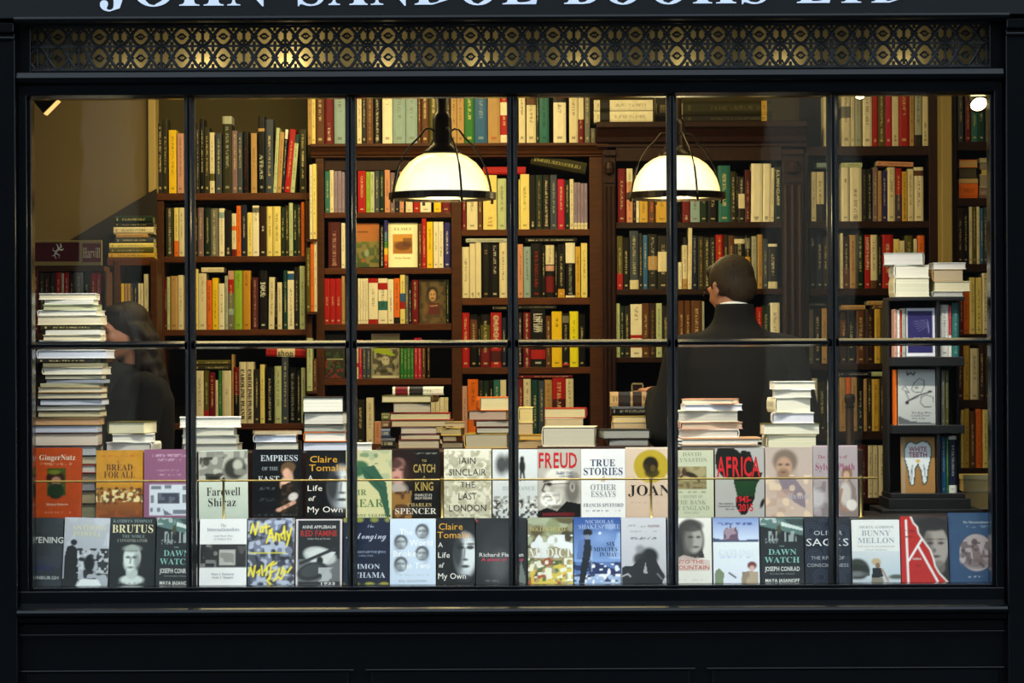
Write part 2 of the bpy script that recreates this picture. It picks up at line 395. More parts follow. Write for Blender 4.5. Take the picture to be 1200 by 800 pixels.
# cream box behind the grille, lit by added point lights inside it
structure(MB().box(gx0, gx1, .15, .17, zg0 - .02, zg1 + .05).box(gx0, gx1, .02, .15, zg1 + .03, zg1 + .05).box(gx0, gx1, .03, .15, zg0 - .03, zg0 - .02).build('wall_transom', 'transom_lining'))
for px, p in ((340, 1.3), (240, .75), (150, .2), (450, .4), (560, .3), (680, .3), (800, .28), (920, .28), (1060, .3)):
    l = bpy.data.lights.new('added_transom_light', 'POINT'); l.energy = p * .42; l.color = (1, .86, .58); l.shadow_soft_size = .02  # invented point lights that make the lining glow through the grille
    o = bpy.data.objects.new('added_transom_light', l); o.location = (W(px, 60, .1).x, .095, zg0 + .02); COL.objects.link(o)

# ================================================================= THE SETTING: room
RX0, RX1, RY = -2.22, 2.3, 2.75
structure(MB().box(RX0, RX1, .08, RY, 0, FLOOR).build('floor', 'floor_wood'))
structure(MB().box(RX0, RX1, .17, RY, 3.0, 3.06).build('ceiling', 'ceiling_paint'))
structure(MB().box(RX0 - .08, RX0, .08, RY, 0, 3.0).build('wall_left', 'cream_wall'))
structure(MB().box(RX1, RX1 + .08, .08, RY, 0, 3.0).build('wall_right', 'back_wall'))
structure(MB().box(RX0, RX1, RY, RY + .08, 0, 3.0).build('wall_back', 'back_wall'))
yw = 2.28
structure(MB().box(RX0, W(176, 200, yw).x, yw, yw + .1, FLOOR, 3.0).build('wall_partition', 'cream_wall'))
structure(bevel(MB().box(W(174, 200, yw).x, W(183, 200, yw).x, yw - .02, yw + .12, W(180, 226, yw).z, 3.0).build('trim_8', 'cream_post'), .004))
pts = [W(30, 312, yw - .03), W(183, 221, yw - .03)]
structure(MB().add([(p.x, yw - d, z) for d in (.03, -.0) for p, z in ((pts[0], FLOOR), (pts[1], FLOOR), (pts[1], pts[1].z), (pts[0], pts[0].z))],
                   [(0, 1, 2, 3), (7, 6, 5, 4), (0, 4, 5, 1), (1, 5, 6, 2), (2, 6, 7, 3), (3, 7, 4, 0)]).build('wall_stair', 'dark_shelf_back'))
# street outside: pavement and the houses opposite (seen only as reflections)
structure(MB().box(-14, 14, -21, -.03, -.1, 0).build('ground', 'pavement'))
hs = MB().box(-14, 14, -21.4, -21, 0, 9)
structure(hs.build('wall_street', 'grey_brick'))
st = MB()
for a, b in ((-4.15, -3.65), (2.45, 3.35), (7.5, 8.3), (-9.2, -8.6)): st.box(a, b, -21, -20.85, 0, 6.2)
structure(st.build('trim_9', 'stucco'))

# ================================================================= bookcases
def bookcase(label, yf, depth, boards, sides, back, wood='brown_wood', extra=None, zbot=FLOOR):
    xs = [W(s[0], 300, yf).x for s in sides] + [W(s[1], 300, yf).x for s in sides]
    root = empty('bookcase', ((min(xs) + max(xs)) / 2, yf + depth / 2, zbot)); tag(root, label, 'bookcase', 'tall wooden bookcases along the back wall')
    off = root.location
    def place(o): o.location = -off; return o
    for a, b, top in sides:
        place(bevel(MB().box(W(a, 300, yf).x, W(b, 300, yf).x, yf, yf + depth, zbot, W(600, top, yf).z).build('side_panel', wood, root), .003))
    for a, b, t, bo in boards:
        m = (a + b) / 2
        place(bevel(MB().box(W(a, t, yf).x, W(b, t, yf).x, yf + .004, yf + depth, W(m, bo, yf).z, W(m, t, yf).z).build('shelf', wood if wood == 'dark_wood' else 'brown_wood_shelf', root), .002))
    a, b, top = back
    place(MB().box(W(a, 300, yf).x, W(b, 300, yf).x, yf + depth, yf + depth + .012, zbot, W(600, top, yf).z).build('back_panel', 'dark_shelf_back', root))
    if extra: extra(root, place)
    return root
def cornice(px0, px1, p0, p1, yf, wood, proj=.05):
    def f(root, place):
        z1 = W((px0 + px1) / 2, p0, yf).z; z0 = W((px0 + px1) / 2, p1, yf).z; h = z1 - z0
        prof = [(yf + .3, z0), (yf + .3, z1), (yf - proj, z1), (yf - proj, z1 - h * .22), (yf - proj * .8, z1 - h * .3), (yf - proj * .45, z1 - h * .6), (yf - proj * .35, z0 + h * .2), (yf - .008, z0 + h * .12), (yf - .008, z0)]
        place(bevel(MB().prism_x(prof, W(px0, 180, yf).x, W(px1, 180, yf).x).build('cornice', wood, root), .002))
    return f
YA, YB, YC, YD, YE = 2.36, 2.40, 2.36, 2.40, 2.30
bookcase('brown bookcase behind the dark-haired woman, low top piled with standing books', YA, .27,
         [(192, 360, 300, 307), (192, 360, 386, 393), (192, 360, 496, 503), (180, 364, 226, 234)],
         [(184, 192, 234), (359, 365, 234)], (186, 364, 234))
def ex_b(root, place):
    cornice(364, 712, 168.5, 184, YB, 'brown_wood')(root, place)
    place(MB().box(W(380, 190, YB).x, W(530, 190, YB).x, YB + .02, YB + .04, W(450, 199, YB).z, W(450, 184, YB).z).build('header_board', 'dark_wood', root))
bookcase('two-bay brown bookcase behind the left pendant lamp, wide cornice on top', YB, .27,
         [(380, 529, 248.5, 255), (380, 529, 314, 321), (380, 529, 379, 387), (380, 529, 443.5, 451), (380, 529, 520, 528),
          (540, 693, 268.5, 276), (540, 693, 348.5, 357), (540, 693, 430, 438), (540, 693, 520, 528)],
         [(370, 380, 184), (529, 541, 184), (691, 707, 184)], (371, 706, 184), extra=ex_b)
def ex_c(root, place):
    cornice(699, 944, 143.5, 172, YC, 'dark_wood', .07)(root, place)
    place(MB().box(W(722, 190, YC).x, W(916, 190, YC).x, YC + .0, YC + .03, W(820, 188, YC).z, W(820, 172, YC).z).build('header_board', 'dark_wood', root))
    for a, b in ((707, 722), (917, 942)):              # carved pilaster fronts: capital, necking and reeding
        x0, x1 = W(a, 300, YC).x, W(b, 300, YC).x; zt = W(820, 176, YC).z; p = MB()
        p.box(x0, x1, YC - .02, YC, zt - .02, zt)
        p.lathe([(.004, -.03), ((x1 - x0) * .36, -.02), ((x1 - x0) * .42, 0), ((x1 - x0) * .3, .025), (.004, .03)], 12, ((x0 + x1) / 2, YC - .004, zt - .075))
        p.box(x0 + .003, x1 - .003, YC - .012, YC, zt - .135, zt - .115)
        k = 3
        for i in range(k):
            xx = x0 + (x1 - x0) * (i + .5) / k; p.tube([(xx, YC - .002, FLOOR + .1), (xx, YC - .002, zt - .15)], (x1 - x0) / k * .4, 8)
        place(p.build('pilaster', 'dark_wood', root))
bookcase('carved dark wooden bookcase behind the man in the suit', YC, .29,
         [(722, 917, 260, 267), (722, 917, 338.3, 345), (722, 917, 418, 424.5), (722, 917, 500, 508)],
         [(707, 722, 176), (917, 942, 176)], (708, 941, 176), 'dark_wood', ex_c)
bookcase('dark bookcase at the right with red and cream books on its open top', YD, .27,
         [(944, 1090, 171, 182), (944, 1090, 259, 267), (944, 1090, 337.5, 346), (944, 1090, 425.5, 433), (944, 1090, 505, 515), (944, 1090, 583, 590)],
         [(942.5, 948, 182), (1089, 1102, 110)], (944, 1101, 110), 'dark_wood')
structure(bevel(MB().box(W(1102.5, 300, YE).x, W(1115, 300, YE).x, YE - .04, YE + .1, FLOOR, 3.0).build('trim_10', 'cream_post'), .004))
bookcase('narrow dark bookcase at the far right edge beyond the cream post', YE, .25,
         [(1121, 1172, 166, 176), (1121, 1172, 232, 241), (1121, 1172, 309, 318), (1121, 1172, 391, 397), (1121, 1172, 468, 478), (1121, 1172, 548, 556)],
         [(1115.5, 1122, 110), (1166, 1173, 110)], (1116, 1172, 110), 'dark_wood')
# low case behind the woman that carries the header card
bookcase('small brown bookcase at the far left carrying a flat pile of books', 2.05, .2,
         [(125, 182, 302.5, 311), (132, 182, 365, 373)], [(133, 140, 303), (176, 184, 303)], (127, 183, 303))
# case with the maroon header card
YH = 1.25
hc = empty('header_bookcase', (W(78, 350, YH).x, YH + .1, FLOOR)); tag(hc, 'shelf case at left edge topped by a maroon header card with cream lettering', 'bookcase')
off = -hc.location
def hp(o): o.location = off; return o
hx0, hx1 = W(36, 300, YH).x, W(122, 300, YH).x
hp(bevel(MB().box(hx0, hx1, YH, YH + .19, W(78, 318, YH).z, W(78, 311.5, YH).z).build('shelf', 'brown_wood', hc), .002))
hp(bevel(MB().box(hx0, hx1, YH, YH + .19, W(78, 398, YH).z, W(78, 390, YH).z).build('shelf', 'brown_wood', hc), .002))
hp(MB().box(hx0 - .02, hx0, YH, YH + .2, FLOOR, W(78, 318, YH).z).build('side_panel', 'brown_wood', hc))
hp(MB().box(hx1, hx1 + .008, YH, YH + .2, FLOOR, W(78, 318, YH).z).build('side_panel', 'brown_wood', hc))
hp(MB().box(hx0, hx1, YH + .19, YH + .2, FLOOR, W(78, 318, YH).z).build('back_panel', 'dark_shelf_back', hc))
hd = hp(bevel(MB().box(W(37.5, 300, YH).x, W(119.5, 300, YH).x, YH - .004, YH + .012, W(78, 311, YH).z, W(78, 281.5, YH).z).build('header_card', 'cream_post', hc), .001))
def flat(name, px0, px1, py0, py1, y, col, parent, material='print'):
    a = W(px0, py1, y); b = W(px1, py0, y)
    return MB().add([(a.x, y, a.z), (b.x, y, a.z), (b.x, y, b.z), (a.x, y, b.z)], [(0, 1, 2, 3)], col).build(name, material, parent)
flat('maroon_panel', 41, 93, 284, 306.5, YH - .0046, '#55101f', hd); flat('maroon_panel', 96.5, 118, 285, 307, YH - .0046, '#6b1a28', hd)
def text3(parent, name, txt, style, x0, x1, zbase, h, y, col, material='print'):
    a, fs = glyphs(txt, style); sx = (x1 - x0) / max(a[:, 0].max(), .01)
    return MB().add([(x0 + p[0] * sx, y, zbase + p[1] * h) for p in a], fs, col).build(name, material, parent)
text3(hd, 'lettering', 'Harvill', 'serif', W(97.3, 300, YH).x, W(117.5, 300, YH).x, W(100, 302, YH).z, 12 * S(YH), YH - .0052, '#e8cfb0')
drg = MB()                                        # rearing winged beast emblem
def ln(pts, r): drg.tube([(W(x, y, YH).x, YH - .005, W(x, y, YH).z) for x, y in pts], [q * S(YH) for q in r], 5)
ln([(66, 303), (64, 299), (66, 295), (69, 292), (68, 288), (66, 286)], [.3, .8, 1.3, 1.4, .9, .4])
ln([(69, 292), (72, 289), (71, 285)], [.9, 1.1, .3]); ln([(68, 292), (73, 293), (75, 291)], [1, .9, .3])
ln([(66, 295), (62, 293), (63, 290)], [.8, .6, .3]); ln([(66, 297), (70, 299), (69, 302)], [.8, .6, .3]); ln([(64, 299), (61, 300)], [.7, .3])
drg.build('beast_emblem', 'sign_white', hd)

# ================================================================= display steps inside the window
z_low = W(600, 686.5, .1).z; z_up = W(600, 607.5, .28).z; z_pl = W(600, 528, .45).z
structure(bevel(MB().box(XL - .02, XR + .02, .07, .17, z_low - .3, z_low).build('trim_11', 'black_board'), .002))
structure(bevel(MB().box(XL - .05, XR + .05, .17, .8, z_low - .3, z_up).build('trim_12', 'black_board'), .002))
px_a, px_b = W(122, 528, .4).x, W(1012, 528, .4).x
structure(bevel(MB().box(px_a, px_b, .40, .72, z_up, z_pl).build('trim_13', 'dark_wood'), .003))
# brass rail on posts in front of the upper covers
YR = .20
rl = empty('brass_rail', (W(530, 562, YR).x, YR, W(530, 562, YR).z)); tag(rl, 'thin brass rail on posts running across the upper row of covers', 'rail')
RZ = rl.location.z
r = MB().tube([(W(30, 563, YR).x, YR, RZ), (W(1028, 563, YR).x, YR, RZ)], .0035, 8).build('rail_bar', 'brass', rl, smooth=True); r.location = -rl.location
for px in (262, 518, 763, 1009):
    x = W(px, 580, YR).x
    p = MB().tube([(x, YR + .001, z_up), (x, YR + .001, RZ + .012)], .0045, 8).lathe([(.012, 0), (.012, .004), (.006, .008), (.0045, .012)], 12, (x, YR, z_up - .0), cap=True)
    p.lathe([(.0045, -.006), (.008, 0), (.0045, .006)], 10, (x, YR, RZ))
    q = p.build('rail_post', 'brass', rl, smooth=True); q.location = -rl.location
# ================================================================= pendant lamps
def pendant(px, pyring, wpx, y, label):
    c = W(px, pyring, y); R = wpx / 2 * S(y); k = R / (62 * S(y))          # k scales the fitting with its width
    root = empty('pendant_lamp', (c.x, y, 3.0)); tag(root, label, 'lamp', 'dome pendant lamps'); dz = c.z - 3.0
    def U(p): return p * S(y) * k
    def P(o): o.location = (0, 0, dz); return o
    P(MB().lathe([(R * .885, U(4)), (R * .87, U(12)), (R * .82, U(22)), (R * .74, U(31)), (R * .62, U(40)), (R * .46, U(47)), (R * .3, U(51)), (R * .12, U(53))], 40).build('opal_dome', 'opal_glass', root, True))
    P(MB().lathe([(R * .885, U(4)), (R * .86, U(0)), (R * .6, -U(1)), (R * .3, -U(1.6)), (.001, -U(1.8))], 40).build('diffuser', 'opal_glass', root, True))
    P(MB().lathe([(R * .90, U(6)), (R, U(5)), (R * 1.0, -U(2.6)), (R * .90, -U(3.4)), (R * .90, U(6))], 40).build('ring', 'bronze', root, False))
    P(MB().lathe([(.002, U(54)), (U(22), U(50)), (U(22.5), U(52.5)), (U(13), U(60)), (U(11.5), U(64)), (U(11), U(90)), (U(9), U(95)), (U(7), U(98)), (.002, U(99))], 24).build('neck', 'bronze', root, True))
    P(MB().tube([(0, 0, U(97)), (0, 0, -dz - .02)], U(6.6), 12).build('rod', 'bronze', root, True))
    P(MB().lathe([(.045, -dz - .03), (.045, -dz - .005), (.02, -dz)], 20, cap=True).build('ceiling_rose', 'bronze', root, True))
    for i in range(4):
        a = math.radians(22 + 90 * i); pr = [(10, 76), (15, 79), (21, 78), (28, 69), (38, 60), (47, 48), (54, 34), (58.5, 17), (61, 3)]
        P(MB().tube([(math.cos(a) * U(r_), math.sin(a) * U(r_), U(z_)) for r_, z_ in pr], U(1.25), 6).build('arm', 'bronze', root, True))
        P(MB().lathe([(U(1.6), -U(7)), (U(1.8), -U(4)), (U(1.2), U(5))], 8, (math.cos(a) * U(61.5), math.sin(a) * U(61.5), 0), cap=True).build('finial', 'bronze', root, True))
    l = bpy.data.lights.new('pendant_bulb', 'POINT'); l.energy = 5.5; l.color = WARM; l.shadow_soft_size = .06
    o = bpy.data.objects.new('pendant_bulb', l); o.location = (c.x, y, c.z - .06); COL.objects.link(o)
pendant(518.5, 231, 126, .85, 'dome pendant lamp with bronze ring hanging left of centre, farther from the man')
pendant(792.5, 230.5, 117, 1.45, 'dome pendant lamp with bronze ring hanging above the man in the suit')
# ceiling spotlights behind the window head
def spot(px, py, y, r, tilt, label, e=1):
    c = W(px, py, y); root = empty('spotlight', (c.x, y, 3.0)); tag(root, label, 'spotlight', 'small spotlights at the window head')
    h = MB().lathe([(r * .5, r * 2.6), (r * .95, r * 2.2), (r, 0), (r * 1.08, -r * .1), (r * .92, -r * .1), (r * .9, r * .1)], 20).build('housing', 'bronze', root, True)
    g = MB().lathe([(r * .9, r * .05), (.001, -r * .05)], 20).build('lens', 'spot_lens', root, True)
    for q in (h, g): q.location = (0, 0, c.z - 3.0); q.rotation_euler = tilt
    MB().tube([(0, 0, c.z - 3.0 + r * 2.2), (0, 0, -.001)], .006, 6).build('stem', 'bronze', root, True)
spot(1147, 122, .35, .034, (math.radians(-50), math.radians(-12), 0), 'bright spotlight glaring in the top right corner of the window')
spot(1008, 112, .9, .020, (math.radians(-45), 0, 0), 'small bright spotlight at the head of the rightmost panes')
# ================================================================= BOOKS
PAL = {  # key: (colour, word)
 'cr': ('#d9cfae', 'cream'), 'iv': ('#e6dfc6', 'ivory'), 'py': ('#e0cf7c', 'pale yellow'), 'ye': ('#e8c020', 'yellow'), 'by': ('#e6dc1e', 'bright yellow'),
 'oc': ('#c08a26', 'ochre'), 'or': ('#dd6a1c', 'orange'), 'rd': ('#a51c19', 'red'), 'dr': ('#6a1418', 'dark red'), 'ma': ('#4a1a1c', 'maroon'),
 'mg': ('#b0203c', 'magenta'), 'pk': ('#c49484', 'dusty pink'), 'sa': ('#c98c6c', 'salmon'), 'tn': ('#b08c58', 'tan'), 'br': ('#5c3820', 'brown'),
 'db': ('#2c1c12', 'dark brown'), 'bk': ('#100e0c', 'black'), 'ch': ('#24221f', 'charcoal'), 'gy': ('#6e6c62', 'grey'), 'pg': ('#a6aa9c', 'pale grey'),
 'sl': ('#3c4450', 'slate'), 'nv': ('#141c34', 'navy'), 'bl': ('#2c5c8c', 'blue'), 'pb': ('#8aa4a8', 'pale blue'), 'te': ('#2c6862', 'teal'),
 'dt': ('#123c3a', 'dark teal'), 'dg': ('#16281c', 'dark green'), 'gr': ('#2c7032', 'green'), 'lg': ('#8cae34', 'lime green'), 'pn': ('#b4c094', 'pale green'),
 'ol': ('#54501f', 'olive'), 'do': ('#2e2c16', 'dark olive'), 'li': ('#8c7c94', 'lilac'), 'pu': ('#42304a', 'purple'), 'in': ('#2c2a6c', 'indigo'), 'go': ('#c8a03c', 'gold'),
 'wh': ('#e4e2da', 'white'), 'mv': ('#7c6468', 'mauve')}
DARKS = set('dr ma br db bk ch sl nv bl te dt dg gr ol do pu in rd mg gy mv'.split())
ORD = ['', 'first', 'second', 'third', 'fourth', 'fifth', 'sixth', 'seventh', 'eighth', 'ninth', 'tenth', 'eleventh', 'twelfth', 'thirteenth', 'fourteenth', 'fifteenth']
NUM = ['', 'one', 'two', 'three', 'four', 'five', 'six', 'seven', 'eight', 'nine', 'ten', 'eleven', 'twelve', 'thirteen', 'fourteen', 'fifteen']
rnd = random.Random(7)
ORI = {  # (thickness a, depth b, length c) -> world, local origin handled by caller
 'stand': lambda a, b, c: (a, b, c),      # spine facing the street
 'back': lambda a, b, c: (c, -b, a),      # lying, fore edge facing the street
 'front': lambda a, b, c: (c, b, a),      # lying, spine facing the street
 'left': lambda a, b, c: (b, -c, a),      # lying, spine to the left
 'right': lambda a, b, c: (-b, c, a),     # lying, spine to the right
 'face': lambda a, b, c: (b, a, c)}       # standing, front board facing the street
def book(T, D, L, ori, col, page='#d8cfae', hard=True, bands=(), ink=None, txt=(.3, .92), jacket=None):
    """one book as two meshes: wrap (spine and boards, root) and pages; local origin at spine foot centre"""
    f = ORI[ori]; bt = min(.0026, T * .14) if hard else min(.0008, T * .08); ov = .0028 if hard else .0
    r = min(T * .25, .005) if hard else .0015
    out = [(-T / 2, D), (-T / 2, r), (-T * .27, r * .2), (T * .27, r * .2), (T / 2, r), (T / 2, D)]
    inn = [(T / 2 - bt, D), (T / 2 - bt, r + bt * .6), (T * .25, r * .2 + bt), (-T * .25, r * .2 + bt), (-T / 2 + bt, r + bt * .6), (-T / 2 + bt, D)]
    P = out + inn; n = 12
    lv = [0.0]
    for b0, b1, c_ in bands: lv += [b0, b1]
    lv = sorted(set(lv + [1.0])); V = []; Fc = []; Cc = []; UV = []
    for z in lv: V += [f(a, b, z * L) for a, b in P]
    seg = [(0, 1), (1, 2), (2, 3), (3, 4), (4, 5), (6, 7), (7, 8), (8, 9), (9, 10), (10, 11), (5, 6), (11, 0)]
    det = Matrix([f(1, 0, 0), f(0, 1, 0), f(0, 0, 1)]).determinant() < 0
    base = lin(PAL[col][0] if col in PAL else col)
    def addf(ids, c_, uv):
        if det: ids = ids[::-1]; uv = uv[::-1]
        Fc.append(ids); Cc.append(c_); UV.extend(uv)
    for k in range(len(lv) - 1):
        z0, z1 = lv[k], lv[k + 1]; c_ = base
        for b0, b1, bc in bands:
            if b0 <= (z0 + z1) / 2 <= b1: c_ = lin(PAL[bc][0] if bc in PAL else bc)
        for (i, j) in seg:
            if i in (1, 2, 3) and i < 5: u0, u1 = P[i][0] / T + .5, P[j][0] / T + .5; uv = [(u0, z0), (u1, z0), (u1, z1), (u0, z1)]
            else: uv = [(-1, -1)] * 4
            addf((k * n + i, k * n + j, (k + 1) * n + j, (k + 1) * n + i), c_, uv)
    caps = [(0, 1, 10, 11), (1, 2, 9, 10), (2, 3, 8, 9), (3, 4, 7, 8), (4, 5, 6, 7)]
    top = (len(lv) - 1) * n
    for q in caps:
        addf(q[::-1], base, [(-1, -1)] * 4); addf(tuple(top + i for i in q), base, [(-1, -1)] * 4)
    nm = 'hardback_book' if hard else 'paperback_book'
    me = bpy.data.meshes.new(nm); me.from_pydata(V, [], Fc)
    uvl = me.uv_layers.new(name='spine'); uvl.data.foreach_set('uv', [x for p in UV for x in p])
    at = me.attributes.new('col', 'FLOAT_COLOR', 'FACE'); at.data.foreach_set('color', [x for c_ in Cc for x in (*c_, 1)])
    if ink is None: ink = '#d6c890' if (col in DARKS) else '#3a2c1c'
    ik = lin(PAL[ink][0] if ink in PAL else ink); nf = len(Fc)
    at = me.attributes.new('ink', 'FLOAT_COLOR', 'FACE'); at.data.foreach_set('color', [*ik, 1] * nf)
    at = me.attributes.new('par', 'FLOAT_VECTOR', 'FACE'); at.data.foreach_set('vector', [txt[0], txt[1], rnd.random() * 50] * nf)
    gl = jacket if jacket is not None else rnd.random() < .5
    me.materials.append(MAT['book_jacket' if gl else 'book_cloth']); me.update()
    root = link(nm, me)
    a0, b0, b1, z0, z1 = T / 2 - bt * 1.02, r + bt, D - ov, ov * .9, L - ov * .9
    PV = [f(*p) for p in ((-a0, b0, z0), (a0, b0, z0), (a0, b1, z0), (-a0, b1, z0), (-a0, b0, z1), (a0, b0, z1), (a0, b1, z1), (-a0, b1, z1))]
    PF = [(0, 3, 2, 1), (4, 5, 6, 7), (0, 1, 5, 4), (1, 2, 6, 5), (2, 3, 7, 6), (3, 0, 4, 7)]
    if det: PF = [q[::-1] for q in PF]
    pm = bpy.data.meshes.new('pages'); pm.from_pydata(PV, [], PF)
    sd = rnd.random() * 50; aa = [0, 1, 1, 0, 0, 1, 1, 0]
    ul = pm.uv_layers.new(name='spine'); ul.data.foreach_set('uv', [x for q in PF for i in q for x in (aa[i], sd)])
    at = pm.attributes.new('col', 'FLOAT_COLOR', 'FACE'); at.data.foreach_set('color', [*lin(page), 1] * 6)
    pm.materials.append(MAT['page_edges']); pm.update(); link('pages', pm, root)
    return root

def flush_labels(items, place, group):
    """items: (object, description). Alike ones on the same shelf are told apart by their order."""
    cnt = {}
    for o, d in items: cnt.setdefault(d, []).append(o)
    for o, d in items:
        k = cnt[d]; o['group'] = group; o['category'] = 'book'
        if len(k) == 1: o['label'] = f'{d} {place}'
        else:
            i = k.index(o)
            o['label'] = f'{d}, {ORD[i + 1]} of {NUM[len(k)]} from left, {place}' if i < len(k) - 1 or len(k) < 4 else f'{d}, rightmost of {NUM[len(k)]}, {place}'

def row(place, group, y, bottom, ref, text, depth=.15, dz=0):
    """standing books; each line: x0 x1 top colour [options] ; extra words"""
    z0 = W(ref, bottom, y).z + dz; items = []; last = -1e9; k = S(y)
    for ln_ in text.strip().split('\n'):
        ln_ = ln_.strip()
        if not ln_: continue
        spec, _, extra = ln_.partition(';'); q = spec.split()
        x0, x1, top, col = float(q[0]), float(q[1]), float(q[2]), q[3]; op = dict(s.split('=') for s in q[4:])
        if x0 < last: x0 = last
        last = x1
        T = max((x1 - x0) * k - .0006, .004); lean = float(op.get('L', 0)) * k
        H = max(W(ref, top, y).z - z0, .05); ang = math.atan2(lean, H)
        H2 = H / math.cos(ang)
        hard = (op['K'] == 'h') if 'K' in op else ((x1 - x0) > 8.5)
        bands = [tuple([float(v) for v in b.split('-')[:2]] + [b.split('-')[2]]) for b in op['B'].split('/')] if 'B' in op else ()
        ink = op.get('I'); t = tuple(float(v) for v in op['V'].split('-')) if 'V' in op else ((.2 + rnd.random() * .2, .75 + rnd.random() * .2))
        D = min(depth, max(.10, H2 * .68)) - rnd.random() * .01
        b = book(T, D, H2, 'stand', col, hard=hard, bands=bands, ink=ink, txt=t)
        xm = W((x0 + x1) / 2, (top + bottom) / 2, y).x if not lean else W((x0 + x1) / 2, bottom, y).x
        b.location = (xm, y + .002 + rnd.random() * .006, z0 + abs(math.sin(ang)) * T / 2 + .0002); b.rotation_euler = (0, ang, 0)
        if 'T' in op:
            s_, (v0, v1) = op['T'].replace('_', ' '), t
            a, fs = glyphs(s_, op.get('F', 'sans')); Lt = (v1 - v0) * H2; sx = Lt / a[:, 0].max(); hh = T * float(op.get('Z', .5))
            c_ = PAL[ink][0] if ink in PAL else (ink or ('#e0d8b8' if col in DARKS else '#2a2018'))
            MB().add([((p[1] - .5) * hh, .0006 - .0012, v1 * H2 - p[0] * sx) for p in a], fs, c_).build('title_lettering', 'print', b)
        w = x1 - x0; size = 'thin ' if w < 5 else ('thick ' if w > 12.5 else '')
        d = f"{size}{PAL[col][1]} {'hardback' if hard else 'paperback'}"
        if extra.strip(): d += ' ' + extra.strip()
        items.append((b, d))
    flush_labels(items, place, group)
    return items

def flatrow(place, group, y, items_):
    """lying books: x0, x1, ytop, ybot, colour, page colour, ori, yaw deg, description"""
def stack(place, group, y, zbase, layers, depth_off=0, cat='book'):
    """pile of lying books from top to bottom: (x0,x1,ytop,ybot,col,page,ori,yaw,desc[,opts])"""
    z = zbase; items = []
    for l in reversed(layers):
        x0, x1, yt, yb, col, page, ori, yaw, desc = l[:9]; op = l[9] if len(l) > 9 else {}
        yy = y + op.get('dy', 0); k = S(yy); Wd = (x1 - x0) * k
        zt = W((x0 + x1) / 2, yt, yy).z; T = max(zt - z, .006) if not op.get('fix') else (yb - yt) * k
        if T > (yb - yt) * k * 1.6 + .004: T = (yb - yt) * k
        hard = op.get('hard', T > .018)
        if ori in ('back', 'front'): L, D = Wd, op.get('D', min(.17, max(.12, Wd * .68)))
        else: D, L = Wd, op.get('D', min(.24, max(.15, Wd * 1.4)))
        b = book(T - .0004, D, L, ori, col, page, hard=hard, bands=op.get('bands', ()), ink=op.get('ink'), txt=op.get('txt', (.2, .8)))
        # local origin -> centre of book footprint
        cxw = W((x0 + x1) / 2, (yt + yb) / 2, yy).x; yaw_ = math.radians(yaw)
        dep = D if ori in ('back', 'front') else L
        cen = {'back': (L / 2, -D / 2), 'front': (L / 2, D / 2), 'left': (D / 2, -L / 2), 'right': (-D / 2, L / 2)}[ori]
        c_, s_ = math.cos(yaw_), math.sin(yaw_)
        b.location = (cxw - (cen[0] * c_ - cen[1] * s_), yy + dep / 2 - (cen[0] * s_ + cen[1] * c_), z + T / 2)
        b.rotation_euler = (0, 0, yaw_)
        items.append((b, desc)); z += T
        if op.get('gap'): z = max(z, 0)
    items.reverse()
    n = len(items)
    for i, (o, d) in enumerate(items):
        o['category'] = 'book'; o['group'] = group
    cnt = {}
    for o, d in items: cnt.setdefault(d, []).append(o)
    for i, (o, d) in enumerate(items):
        if len(cnt[d]) == 1: o['label'] = f'{d} {place}'
        else: o['label'] = f'{d}, {ORD[cnt[d].index(o) + 1]} of {NUM[len(cnt[d])]} from top, {place}'
    return z, items

# ---- left bookcase
row('on top of the left bookcase', 'books standing on top of the left bookcase', YA, 226, 270, '''
184.6 190.4 144 ch V=.3-.95
190.8 196.2 139 do
197.7 206.5 152 ye K=p I=ol ; with olive stain
207.5 215 156 pk K=p
229 233.7 144 ch I=pg V=.1-.9
234.2 239 139 bk
239.5 245.2 149 do
245.7 251.2 155 cr B=0.2-.32-ol
252.5 259.6 156 sl ; with purplish tint
260.6 271.6 136 do I=pg B=.9-1-pg ; with pale top
272 278 153 mv
278.3 284 155 sl ; beside the mauve one
284.8 291 154 bk I=dr
294 300.8 156 tn
302.5 310 136 bk T=ATLAS V=.18-.5 I=pg B=.8-.84-tn Z=.6 F=serif ; with vertical pale title
311 320 140 sl K=h ; tall and slanting
316.5 324 150 pn L=4
324.2 329.5 155 tn L=4 K=p
329.7 333 152 nv L=5 B=.85-1-wh ; with white top
333.2 340 152 rd L=7 ; leaning left of the green one
340.2 345 158 pn L=6 B=.85-1-dt ; with dark green top
351 358.5 152 do''')
row('upper shelf of left bookcase', 'books on the upper shelf of the left bookcase', YA, 300, 270, '''
194.6 203 243 do I=cr V=.05-.98 ; with cream speckles
203.8 209.2 243 py B=0-.32-or ; with orange foot
209.6 215.4 243 cr
228.7 231.4 244 bk
231.7 238.4 243 mv K=h
240 246 243 dg
246.5 255.4 244 gy I=cr V=.02-.95 ; with speckled picture
256.5 262.8 244 iv B=.8-.92-pb
263.2 271 246 bk I=cr V=.02-.2
271.6 276.8 250 cr B=0-.16-dr/.6-.7-or ; with dark red foot
277 282.2 241 or
282.6 289 240 nv
289.8 295.6 249 py
295.8 303.4 241 iv I=bk V=.7-.95 B=.86-.96-gy
304 312 242 db I=wh V=.5-.6
312.3 319.4 242 py K=h ; with small dark emblem
319.6 328.8 242 py
329 333.6 243 dg
334 338.4 241 do
338.7 343.2 238 pn
343.4 348 240 dg ; beside the pale green one
348.3 352.6 240 do
353 356.6 237 or''')
